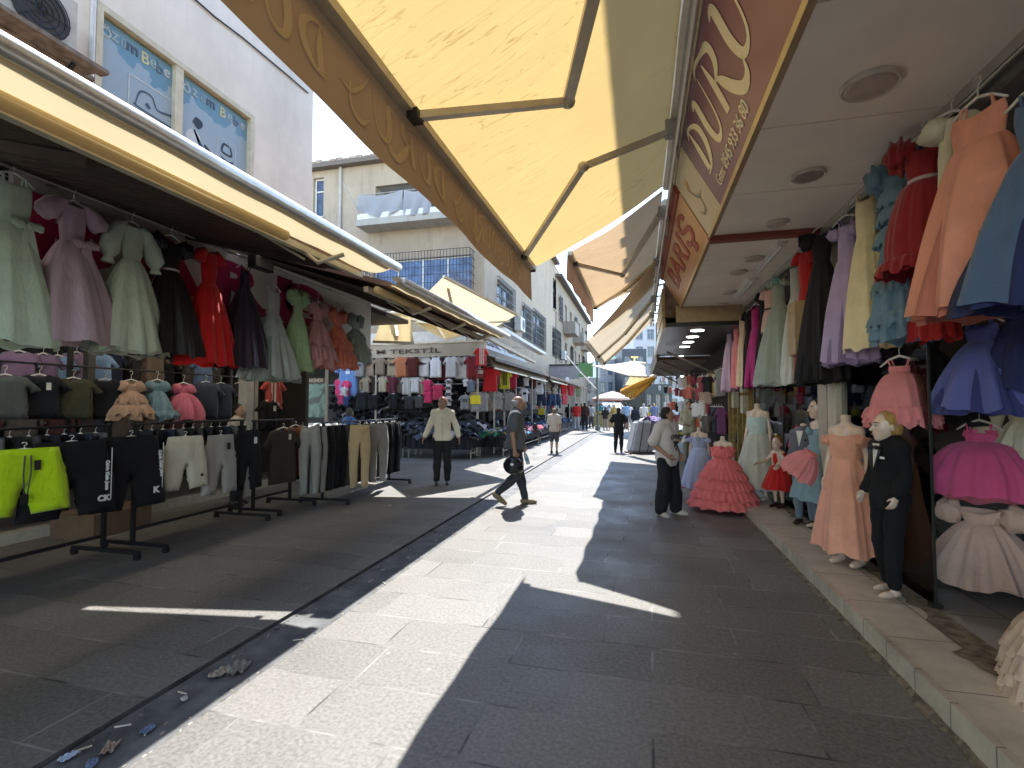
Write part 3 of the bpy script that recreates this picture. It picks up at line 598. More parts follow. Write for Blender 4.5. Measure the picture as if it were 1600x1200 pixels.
# ================================================================== BUILDINGS BEYOND
GLZ = mat((.05,.07,.11), .12, 0, .5, 3, 0, .6, name='pane'); GLB = mat((.10,.16,.30), .12, 0, .5, 3, 0, .6, name='blue_pane')
def facade(mb, O, U, N, W, H, holes, depth=.22):
    O = Vector(O); U = Vector(U).normalized(); N = Vector(N).normalized(); Z = Vector((0,0,1))
    us = sorted({0.0, W} | {h[i] for h in holes for i in (0, 1)}); zs = sorted({0.0, H} | {h[i] for h in holes for i in (2, 3)})
    P = lambda u, z, d=0: O+U*u+Z*z-N*d
    for a, b_ in zip(us, us[1:]):
        for c, d in zip(zs, zs[1:]):
            if not any(h[0] <= a+1e-6 and b_ <= h[1]+1e-6 and h[2] <= c+1e-6 and d <= h[3]+1e-6 for h in holes): mb.quad(P(a,c),P(b_,c),P(b_,d),P(a,d))
    for (a, b_, c, d) in holes:
        for q in ((P(a,c),P(b_,c),P(b_,c,depth),P(a,c,depth)),(P(a,d),P(b_,d),P(b_,d,depth),P(a,d,depth)),(P(a,c),P(a,d),P(a,d,depth),P(a,c,depth)),(P(b_,c),P(b_,d),P(b_,d,depth),P(b_,c,depth))): mb.quad(*q)
    return P
def fbox(mb, P, u0, u1, z0, z1, d0, d1):
    vs = [P(u, z, d) for d in (d0, d1) for (u, z) in ((u0,z0),(u1,z0),(u1,z1),(u0,z1))]
    return mb.add(vs, [(0,1,2,3),(4,5,6,7),(0,1,5,4),(1,2,6,5),(2,3,7,6),(3,0,4,7)])
def window(parent, P, h, nv=2, frame=PVC, pane=GLZ, grille=False, gd=.0, depth=.22, split=True):
    u0, u1, z0, z1 = h; f = .06; mb = MB()
    fbox(mb, P, u0, u0+f, z0, z1, depth-.08, depth-.02); fbox(mb, P, u1-f, u1, z0, z1, depth-.08, depth-.02)
    fbox(mb, P, u0+f, u1-f, z0, z0+f, depth-.08, depth-.02); fbox(mb, P, u0+f, u1-f, z1-f, z1, depth-.08, depth-.02)
    for i in range(1, nv): u = u0+(u1-u0)*i/nv; fbox(mb, P, u-.035, u+.035, z0+f, z1-f, depth-.078, depth-.022)
    if split: fbox(mb, P, u0+f, u1-f, z0+(z1-z0)*.66, z0+(z1-z0)*.66+.05, depth-.076, depth-.024)
    w_ = mb.build('window', frame, parent)
    mb = MB(); fbox(mb, P, u0+f*.5, u1-f*.5, z0+f*.5, z1-f*.5, depth-.045, depth-.03); mb.build('pane', pane, w_, off=tuple(parent.location))
    mb = MB(); fbox(mb, P, u0-.05, u1+.05, z0-.06, z0-.004, -.08, depth-.1); mb.build('sill', mat((.45,.42,.38), .8), parent)
    if grille:
        mb = MB(); e = .12+gd; k = max(4, int((u1-u0+.2)/.13)); a, b_, c, d = u0-.1, u1+.1, z0-.08, z1+.08
        for i in range(k+1): u = a+(b_-a)*i/k; mb.bar(P(u,c,-e), P(u,d,-e), .016, .016)
        for i in range(6): z = c+(d-c)*i/5; mb.bar(P(a,z,-e), P(b_,z,-e), .018, .018); mb.bar(P(a,z,-e), P(a,z,0), .018, .018); mb.bar(P(b_,z,-e), P(b_,z,0), .018, .018)
        if gd > .2:
            for i in range(1, 4):
                for uu in (a, b_): mb.bar(P(uu,c,-e*i/4), P(uu,d,-e*i/4), .016, .016)
        mb.build('grille', DKMETAL, w_, off=tuple(parent.location))
CREAM = plaster((.40,.325,.24), .50, name='stained_plaster')
BX, BY, BH = -5.87, 18.8, 11.7
cb = wthing('apartment_building', 'cream stained apartment block with balcony and barred windows at the side street corner', 'building', (BX-5, BY+5, 0))
def yh(px0, py0, px1, py1):                              # hole on the camera-facing front, from pixels
    a = onY(px0, py1, BY); b_ = onY(px1, py0, BY); return (a.x-(BX-11), b_.x-(BX-11), a.z, b_.z)
hf = [yh(489, 277, 506, 340), yh(586, 272, 752, 352), yh(583, 397, 738, 462)]
hf[1] = (hf[1][0], 10.6, hf[1][2], hf[1][3])
mb = MB(); P = facade(mb, (BX-11, BY, 0), (1,0,0), (0,-1,0), 11, BH, hf); PF = P
def xh(px0, py0, px1, py1):                              # on the street side
    a = onX(px0, (py0+py1)/2, BX); b_ = onX(px1, (py0+py1)/2, BX); zc_ = onX((px0+px1)/2, py0, BX).z; z0_ = onX((px0+px1)/2, py1, BX).z
    return (a.y-BY, b_.y-BY, z0_, zc_)
hs = [xh(777,446,801,508), xh(816,482,830,530), xh(833,492,850,542), xh(864,440,874,487), xh(863,517,874,557)]
P2 = facade(mb, (BX, BY, 0), (0,1,0), (1,0,0), 17.0, BH, hs)
mb.box((BX-11, BY+.9, .01), (BX-10.8, BY+17, BH-.01)); mb.box((BX-10.8, BY+16.8,.01),(BX-.3,BY+17,BH-.01))
mb.build('wall', CREAM, cb)
mb = MB(); mb.box((BX-11.3, BY-.35, BH), (BX+.35, BY+17.2, BH+.18)); mb.build('roof', mat((.16,.13,.11), .8), cb)
mb = MB(); 
for i in range(34): mb.box((BX-11+.32*i, BY-.30, BH+.18), (BX-11+.32*i+.28, BY+.2, BH+.27+.03*(i % 3)))
mb.box((BX-9.7, BY+.3, BH+.18),(BX-8.4, BY+1.3, BH+.7)); mb.build('roof_tiles', mat((.34,.26,.2), .9, 0, .4, 6), cb)
window(cb, PF, hf[0], 1); window(cb, PF, hf[2], 4, pane=GLB, grille=True, gd=.5, split=False)
for h in hs[:3]: window(cb, P2, h, 2, mat((.30,.27,.24), .6), GLZ, grille=True)
for h in hs[3:]: window(cb, P2, h, 1, PVC, GLB if h is hs[3] else GLZ, grille=h is not hs[3])
u0, u1, z0, z1 = hf[1]                                    # loggia
mb = MB(); fbox(mb, PF, u0+.01, u1-.01, z0-.02, z1+.1, 1.6, 1.7); fbox(mb, PF, u0-.1, u0, z0, z1, .22, 1.6); fbox(mb, PF, u1, u1+.1, z0, z1, .22, 1.6); fbox(mb, PF, u0-.1, u1+.1, z1, z1+.1, .22, 1.6); mb.build('loggia', plaster((.52,.50,.46), .2), cb)
mb = MB(); fbox(mb, PF, u0-.35, u1+.35, z0-.32, z0-.06, -.9, 1.6); mb.build('balcony_slab', plaster((.40,.37,.32), .7), cb)
mb = MB(); fbox(mb, PF, u0-.30, u1+.30, z0-.06, z0+.16, -.88, -.78); fbox(mb, PF, u0-.30, u0-.2, z0-.06, z0+.16, -.78, 0); mb.build('parapet', mat((.70,.69,.66), .6), cb)
mb = MB()
for z in (z0+.55, z0+.95): mb.tube([PF(u0-.28,z,-.83), PF(u1+.28,z,-.83)], .02)
for i in range(8): uu = u0-.28+(u1-u0+.56)*i/7; mb.tube([PF(uu,z0+.16,-.83), PF(uu,z0+.97,-.83)], .018)
mb.tube([PF(u0-.28,z0+.3,-.83), PF(u0-.75,z0+1.35,-1.2)], .03)
mb.build('railing', mat((.35,.34,.32), .5, .3), cb)
mb = MB(); fbox(mb, PF, u0+.5, u0+1.1, z0+.0, z0+1.6, 1.5, 1.59); fbox(mb, PF, u0+1.7, u0+3.0, z0+.9, z0+1.5, 1.5, 1.59); mb.build('balcony_door', mat((.07,.06,.05), .4), cb)
for (ua, ub, dz) in ((u0-.25, u0+1.7, .5), (u0+1.75, u0+2.9, .1)):
    mb = MB(); mb.grid(lambda s_, t_: PF(ua+(ub-ua)*s_, z0+.95-t_*(1.1-dz*abs(s_-.55)*1.6) - .12*math.sin(math.pi*s_)*(1-t_), -.86-.10*math.sin(s_*14+t_*3)*t_-.04), 20, 10)
    bl = mb.build('tarpaulin', awn_mat((.42,.42,.44), .3, False, 'tarp'), None, True, off=tuple(PF(ua, z0, -.9))); bl.location = PF(ua, z0, -.9)
    tag(bl, ['crumpled grey tarpaulin draped over the left end of the balcony rail', 'smooth grey sheet hanging over the balcony rail right of the tarpaulin'][int(ua > u0)], 'sheet')
dp = onY(532, 300, BY-.06); mb = MB(); mb.tube([(dp.x, BY-.07, 0), (dp.x, BY-.07, BH)], .06)
for z in (3, 6, 8.7): mb.tube([(dp.x, BY-.07, z), (dp.x, BY-.07, z+.12)], .085)
o = mb.build('downpipe', mat((.42,.40,.37), .6), None, off=(dp.x, BY-.07, 0)); o.location = (dp.x, BY-.07, 0); tag(o, 'grey rainwater downpipe on the cream apartment block', 'pipe')
# second block further along, dirtier
b3 = wthing('apartment_building', 'long dirty beige block further along the left side of the street', 'building', (BX-5, BY+28, 0))
mb = MB(); hh = []
for k in range(7):
    for z in (4.9, 8.0): hh.append((1.2+3.1*k, 2.5+3.1*k, z, z+1.7))
P3 = facade(mb, (BX+.05, BY+17.25, 0), (0,1,0), (1,0,0), 23, 10.9, hh); mb.box((BX-10, BY+17.25, .01), (BX-.4, BY+17.45, 10.88)); mb.build('wall', plaster((.31,.25,.185), .6), b3)
mb = MB(); mb.box((BX-10, BY+17.22, 10.9), (BX+.5, BY+40.4, 11.1)); mb.build('roof', mat((.12,.10,.09), .8), b3)
for i, h in enumerate(hh): window(b3, P3, h, 2, mat((.25,.23,.2), .6) if i % 3 else PVC, GLZ if i % 4 else GLB, grille=(i % 3 == 1))
for k in range(3):
    mb = MB(); fbox(mb, P3, 3.4+6.2*k, 6.0+6.2*k, 7.2, 8.15, -.95, -.02); mb.build('balcony', plaster((.30,.26,.22), .6), b3)
for i, (px, py, X__) in enumerate(((812, 508, BX+.25), (881, 556, BX+.25))):
    q = onX(px, py, X__); ac2 = thing('air_conditioner', ['outdoor air-conditioning unit under the barred windows of the cream block', 'small outdoor air-conditioning unit low on the dirty beige block'][i], 'air conditioner', (q.x, q.y, q.z-.3), 0, 'air conditioners on the far facades')
    ac2.scale = (1.1,1.1,1.1); o = ob('casing', bpy.data.objects['casing'].data, mat((.60,.58,.54), .5), ac2)
    g = MB(); g.lathe([(.001,0),(.22,0)]); ob('fan', g.mesh(), mat((.05,.05,.05), .6), ac2, (.156,.12,.3), (0,R(90),0))

for i, y in enumerate((1.6, 4.0, 6.4, 8.6)):  # fill tubes added to lift the dim left side; a bright spot suggested them
    d = thing('fill_tube_lamp', '%s added fill tube lamp on the left shop ceiling behind the signboard' % ['nearest','second','third','farthest'][i], 'lamp', (-5.95, y, 3.415), 0, 'added fill tubes inside the left shop')
    MB().box((-.05,-.62,-.03),(.05,.62,0)).build('housing', WHITE, d); MB().tube([(0,-.6,-.055),(0,.6,-.055)], .02).build('tube', emis((1,.90,.74), 9), d)

# ================================================================== GARMENTS
HANGM = mat((.66,.64,.60), .35, 0, .05); HANGB = mat((.02,.02,.02), .4)
def ringloft(rings, n=56, seed=0, folds=(9, 17), closed_top=False, hemwave=.0, twist=0.0, dip=0.0):
    """rings: (z, rx, ry, foldamp, cx, cy)"""
    r = random.Random(seed); ph = [r.uniform(0, 6.28) for _ in range(6)]; mb = MB(); vs = []; k = len(rings)
    for i, q in enumerate(rings):
        z, rx, ry, fa = q[:4]; cx, cy = (q[4], q[5]) if len(q) > 4 else (0, 0)
        for j in range(n):
            a = 2*math.pi*j/n
            w_ = .75*(1-1.7*abs(math.sin(.5*folds[0]*a+ph[0]+.25*math.sin(2*a+ph[3])+z*.35))) + .35*(1-1.6*abs(math.sin(.5*folds[1]*a+ph[1]+z*.6))) + .3*math.sin(3*a+ph[2]+z)
            f = 1+1.25*fa*w_; zz = z + (hemwave*math.sin(5*a+ph[4]) + hemwave*.6*math.sin(11*a+ph[5]))*(i == k-1 or i == k-2) - (dip*max(0,-math.sin(a))**3*(1, .75, .35)[i] if i < 3 else 0)
            vs.append((cx+rx*f*math.cos(a+twist*i/k), cy+ry*f*math.sin(a+twist*i/k), zz))
    fs = [(i*n+j, i*n+(j+1)%n, (i+1)*n+(j+1)%n, (i+1)*n+j) for i in range(k-1) for j in range(n)]
    if closed_top: vs.append((0, 0, rings[0][0]+.01)); fs += [(j, (j+1)%n, len(vs)-1) for j in range(n)]
    return mb.add(vs, fs)
def smoothrings(pts, per=5):
    """pts (z, rx, ry, fold) interpolated smoothly"""
    out = []; k = len(pts)
    for i in range(k-1):
        p0, p1, p2, p3 = pts[max(i-1,0)], pts[i], pts[i+1], pts[min(i+2,k-1)]
        for q in range(per):
            t = q/per; out.append(tuple(.5*(2*p1[a]+(p2[a]-p0[a])*t+(2*p0[a]-5*p1[a]+4*p2[a]-p3[a])*t*t+(3*p1[a]-p0[a]-3*p2[a]+p3[a])*t**3) for a in range(len(p1))))
    out.append(pts[-1]); return out
def crumple(c, r, seed=0, amp=.25, n=14, m=10, freq=7):
    rr_ = random.Random(seed); ph = [rr_.uniform(0,6.28) for _ in range(6)]; mb = MB(); mb.ell((0,0,0), (1,1,1), n*2, m)
    out = []
    for x, y, z in mb.v:
        d = 1+amp*(.5*math.sin(freq*x+ph[0]+2*math.sin(3*y+ph[1]))+.35*math.sin(freq*1.3*y+ph[2]+2*z)+.3*math.sin(freq*1.7*z+ph[3]+x*3))
        out.append((c[0]+x*r[0]*d, c[1]+y*r[1]*d, c[2]+z*r[2]*d))
    mb.v = out; return mb
def frill(z0, drop, rx, ry, flare, seed=0, amp=.07, n=110, freq=23, cx=0, cy=0):
    r = random.Random(seed); p1, p2 = r.uniform(0,6), r.uniform(0,6); mb = MB(); vs = []; k = 5
    for i in range(k):
        t = i/(k-1); fx = 1+(flare-1)*(t**.7)
        for j in range(n):
            a = 2*math.pi*j/n; w_ = amp*t*(math.sin(freq*a+p1+math.sin(4*a+p2))+.4*math.sin(freq*1.9*a+p2))
            vs.append((cx+(rx*fx*(1+w_))*math.cos(a), cy+(ry*fx*(1+w_))*math.sin(a), z0+.02*math.sin(math.pi*t)-drop*t+.02*t*math.sin(freq*a*.5+p2)))
    return mb.add(vs, [(i*n+j, i*n+(j+1)%n, (i+1)*n+(j+1)%n, (i+1)*n+j) for i in range(k-1) for j in range(n)])
def hanger_mb(w_=.19, hook=.10, z=0.0):
    mb = MB(); mb.tube([(-w_,0,z-.075),(-w_*.5,0,z-.02),(0,0,z+.005),(w_*.5,0,z-.02),(w_,0,z-.075)], [.007,.009,.011,.009,.007], 6)
    mb.tube([(0,0,z+.005),(0,0,z+hook*.5),(.016,0,z+hook*.7),(.014,0,z+hook*.95),(-.006,0,z+hook),(-.018,0,z+hook*.86)], .0035, 5); return mb
_hc = {}
def hanger(parent, w_=.19, hook=.10, z=0, m=None, name='hanger'):
    k = (w_, hook, z)
    if k not in _hc: _hc[k] = hanger_mb(w_, hook, z).mesh('hanger', True)
    return ob(name, _hc[k], m or HANGM, parent)

def dress(name, label, pos, rz, H, c, hem=.32, hemd=None, waist=.10, bust=.13, wf=.30, sleeve='none', sc=None, frills=(), skirt_c=None, trans=.15,
          bow=False, belt=None, seed=0, folds=(9, 17), fold=.18, group=None, hang=True, hm=None, petti=None, cat='dress', shape='a', lean=0, strap=False, flat=.62, rough=.7, sheen=.3, flowers=None, root=None, ztop=0.0, rose=None, peplum=False, tag_=False, bd=1.0):
    """origin at the shoulder line, dress hangs down -z, faces local -y. H overall length, wf bodice fraction"""
    t = root or thing(name, label, cat, pos, rz, group); t.rotation_euler.y = lean
    c = tuple(min(.85, x*1.35) for x in c); skirt_c = tuple(min(.85, x*1.35) for x in skirt_c) if skirt_c else None
    if hang: bust *= .80; waist *= .84; bd *= .74
    hemd = hemd or hem*flat; zb = -H*wf; M1 = cloth(c, trans, rough, sheen, seed*0+1.0); M2 = cloth(skirt_c, trans, rough, sheen, 1.0) if skirt_c else M1
    z0 = ztop; top = -.03 if sleeve in ('short','puff','long','cap') else -.085
    neck = .055 if sleeve in ('short','puff','long','cap') else bust*.92
    rings = smoothrings([(z0+top, neck if neck < .08 else bust*.95, .045*bd, .02), (z0+top-.05, bust*1.02, .062*bd, .03), (z0+zb*.62, bust, .068*bd, .04), (z0+zb, waist, .058*bd, .05)], 4)
    ringloft(rings, 48, seed, (7, 15), closed_top=False, dip=.075 if neck < .08 else .03).build('bodice', M1, t, True)
    q = lambda f: z0+zb-(H+zb)*f
    if shape == 'a': prof = [(q(0), waist*1.02, .06*bd, .03), (q(.12), waist+(hem-waist)*.22, .06*bd+(hemd-.06*bd)*.25, fold*.5), (q(.45), waist+(hem-waist)*.56, .06+(hemd-.06)*.58, fold), (q(.8), waist+(hem-waist)*.86, .06+(hemd-.06)*.88, fold*1.1), (q(1), hem, hemd, fold*1.15)]
    elif shape == 'ball': prof = [(q(0), waist*1.02, .06*bd, .03), (q(.08), waist+(hem-waist)*.34, .06*bd+(hemd-.06*bd)*.34, fold*.5), (q(.3), waist+(hem-waist)*.66, .06+(hemd-.06)*.66, fold*.8), (q(.65), waist+(hem-waist)*.96, hemd*.97, fold), (q(1), hem, hemd, fold)]
    else: prof = [(q(0), waist*1.02, .06*bd, .03), (q(.2), waist+(hem-waist)*.5, hemd*.7, fold*.5), (q(.5), waist+(hem-waist)*.7, hemd*.8, fold*.8), (q(1), hem, hemd, fold)]
    sk = ringloft(smoothrings(prof, 5), 132, seed+1, folds, hemwave=.008+.012*fold*5).build('skirt', M2, t, True)
    if petti is not None:
        ringloft(smoothrings([(q(.35), hem*.5, hemd*.5, fold*.6), (q(.8), hem*.84, hemd*.84, fold), (q(1)-.03, hem*.97, hemd*.96, fold*1.2)], 4), 84, seed+5, (13, 22), hemwave=.012).build('petticoat', cloth(petti, .3, .8, .2), sk, True)
    def profat(z):
        for p0, p1 in zip(prof, prof[1:]):
            if p1[0] <= z <= p0[0]: f = (p0[0]-z)/(p0[0]-p1[0]); return p0[1]+(p1[1]-p0[1])*f, p0[2]+(p1[2]-p0[2])*f
        return prof[-1][1], prof[-1][2]
    for i, (f0, dr, fl) in enumerate(frills):
        if f0 < 0: zz, rx, ry, fx = z0+zb*(-f0), bust*1.10, .085*bd, fl
        else: zz = q(f0); rx, ry = profat(zz); r2_, _ = profat(zz-dr); rx *= 1.05; ry *= 1.05; fx = max(fl, r2_*1.22/rx)
        frill(zz, dr, rx, ry, fx, seed+i, .06, 140, 25+(i*3) % 7).build('frill', M2 if f0 >= 0 else M1, t, True)
    for s in (-1, 1):
        if sleeve == 'puff':
            mb = MB(); mb.tube([(s*.05,0,z0-.035),(s*(bust-.005),0,z0-.055),(s*(bust+.055),-.005,z0-.105),(s*(bust+.105),-.01,z0-.17),(s*(bust+.13),-.01,z0-.215)], [.030,.056,.074,.082,.060], 18)
            mb.v = [(x*(1+.05*math.sin(z*90+y*60)), y*(.8+.1*math.sin(z*70+x*50)), z+.008*math.sin(x*120+y*80)) for x, y, z in mb.v]; mb.build('sleeve', M1, t, True)
        elif sleeve == 'bigpuff': crumple((s*(bust+.06), 0, z0-.13), (.088,.078,.092), seed+s, .25, 14, 10, 7).build('sleeve', M1, t, True)
        elif sleeve == 'off': crumple((s*(bust+.02), -.01, z0-.17), (.07,.08,.055), seed+s, .3, 14, 8, 8).build('sleeve', M1, t, True)
        elif sleeve == 'long':
            mb = MB(); mb.tube([(s*.09,0,z0-.045),(s*(bust+.04),0,z0-.11),(s*(bust+.10),-.01,z0-.24),(s*(bust+.13),-.02,z0-.36),(s*(bust+.13),-.02,z0-.42),(s*(bust+.135),-.02,z0-.47)], [.042,.06,.078,.082,.036,.055], 14); mb.build('sleeve', M1, t, True)
        elif sleeve in ('short', 'cap'):
            mb = MB(); mb.tube([(s*.07,0,z0-.045),(s*(bust+.01),0,z0-.08),(s*(bust+(.09 if sleeve == 'short' else .045)),0,z0-.17)], [.045,.062,.07], 12); mb.build('sleeve', M1, t, True)
        elif sleeve == 'ruffle':
            mb = crumple((s*(bust+.03), 0, z0-.10), (.09,.07,.11), seed+s, .4, 16, 10, 10); mb.build('sleeve', M1, t, True)
        if strap or sleeve in ('none', 'off', 'ruffle'):
            mb = MB(); mb.tube([(s*bust*.62,-.02,z0-.11),(s*.075,-.012,z0-.04),(s*.06,.0,z0-.025),(s*bust*.6,.03,z0-.11)], .007, 5); mb.build('strap', M1, t, True)
    if bow:
        mb = MB(); bx = .06; bz = z0+zb-.02
        mb.add(*(lambda c_: (c_.v, c_.f))(crumple((bx+.055,-.085,bz+.015),(.06,.012,.036), seed, .35, 12, 8, 6))); mb.add(*(lambda c_: (c_.v, c_.f))(crumple((bx-.055,-.085,bz+.01),(.055,.012,.034), seed+3, .35, 12, 8, 6))); mb.ell((bx,-.092,bz+.01),(.014,.014,.018))
        mb.add([(bx-.01,-.09,bz),(bx+.03,-.09,bz),(bx+.09,-.10,bz-.30),(bx+.01,-.10,bz-.26)],[(0,1,2,3)]); mb.add([(bx-.03,-.088,bz),(bx+.01,-.088,bz),(bx-.02,-.10,bz-.24),(bx-.08,-.10,bz-.27)],[(0,1,2,3)])
        mb.build('bow', M1, t, True)
    if belt is not None:
        ringloft([(z0+zb+.012, waist*1.05, .064, .02), (z0+zb-.012, waist*1.07, .066, .02)], 30, seed).build('belt', mat(belt, .35), t, True)
    if peplum: frill(z0+zb*.95, .22, waist*1.05, .065, 1.75, seed, .08, 100, 9).build('peplum', M1, t, True)
    if flowers is not None:
        mb = MB(); r = random.Random(seed)
        for i in range(100):
            a = r.uniform(0, 6.28); f = r.random(); k_ = f**.8; s_ = 1.03; mb.ell(((waist+(hem-waist)*k_)*s_*math.cos(a), (.06+(hemd-.06)*k_)*s_*math.sin(a), q(f)), (.015,.015,.012), 5, 3)
        mb.build('applique', cloth(flowers, .1), t, True)['kind'] = 'stuff'
    if rose is not None: crumple((0,-.075*bd,z0-.14), (.05,.03,.05), seed, .4, 12, 8, 12).build('rosette', cloth(rose), t, True)
    if tag_: MB().cbox((-.05,-.09,z0-.22),(.035,.003,.06)).build('price_tag', WHITE, t)
    if hang: hanger(t, .14, .12, z0-.01, hm)
    return t
def hung(px, ytop, ybot, X, label, rz, c, group, name='dress', **k):
    a = onX(px, ytop, X); b_ = onX(px, ybot, X); return dress(name, label, a, rz, a.z-b_.z, c, group=group, **k)

# ---- left row, facing the street (local -y -> +x: rz = +90deg)
GL = 'dresses hanging along the left signboard'
q90 = R(90)
LD = [
 (22, 268, 540, 'mint satin gown with a bow at the waist, first on the left rail', (.46,.56,.46), dict(sleeve='none', bow=True, hem=.36, waist=.12, bust=.15, fold=.12, folds=(5,9), seed=1)),
 (115, 312, 538, 'long dusty lilac gown with short flared sleeves on the left rail', (.42,.31,.38), dict(sleeve='puff', bow=True, hem=.40, fold=.10, folds=(6,11), seed=2, waist=.11)),
 (207, 345, 550, 'pale mint gown with big balloon sleeves and open neck', (.47,.54,.44), dict(sleeve='long', hem=.36, fold=.12, folds=(6,11), seed=3, petti=(.5,.55,.46))),
 (268, 366, 557, 'black satin gown with puffed sleeves and a thin silver belt', (.016,.014,.014), dict(sleeve='bigpuff', belt=(.6,.6,.6), hem=.36, fold=.14, seed=4, rough=.45)),
 (328, 388, 571, 'bright red tulle gown with a lace bodice on the left rail', (.52,.012,.012), dict(sleeve='cap', hem=.36, fold=.10, folds=(14,25), seed=5, trans=.3)),
 (383, 412, 575, 'dark aubergine halter gown between the red and the grey ones', (.028,.017,.028), dict(sleeve='none', hem=.36, bust=.07, fold=.12, seed=6, wf=.25, rough=.35)),
 (428, 444, 592, 'silver grey strapless gown with beaded bodice and sheer overskirt', (.36,.38,.36), dict(sleeve='none', hem=.42, seed=7, peplum=True, skirt_c=(.40,.44,.41), trans=.35, folds=(7,19), wf=.34, petti=(.35,.38,.35))),
 (466, 455, 580, 'light green fitted gown with green corsage on its strap', (.33,.48,.27), dict(sleeve='ruffle', hem=.30, bust=.10, seed=8, fold=.09, folds=(8,21))),
 (497, 470, 575, 'dusty pink satin dress with a frilled side drape', (.47,.24,.25), dict(sleeve='ruffle', hem=.36, seed=9, fold=.2, frills=((.55,.22,1.08),), rough=.45)),
 (528, 484, 570, 'coral salmon tulle dress with ruffled hem', (.75,.22,.15), dict(sleeve='ruffle', hem=.36, seed=10, frills=((.35,.16,1.12),(.65,.16,1.12),(.85,.15,1.1)), trans=.35)),
 (556, 492, 566, 'grey green ruffled dress, last on the left rail', (.25,.30,.27), dict(sleeve='ruffle', hem=.34, seed=11, frills=((.1,.14,1.1),(.5,.16,1.1)))),
]
for px, yt, yb, lab, c, k in LD: hung(px, yt, yb, -4.80, lab, q90, c, GL, cat='dress', **k)
ORD = 'first second third fourth fifth sixth seventh eighth ninth tenth eleventh twelfth thirteenth fourteenth fifteenth sixteenth'.split()

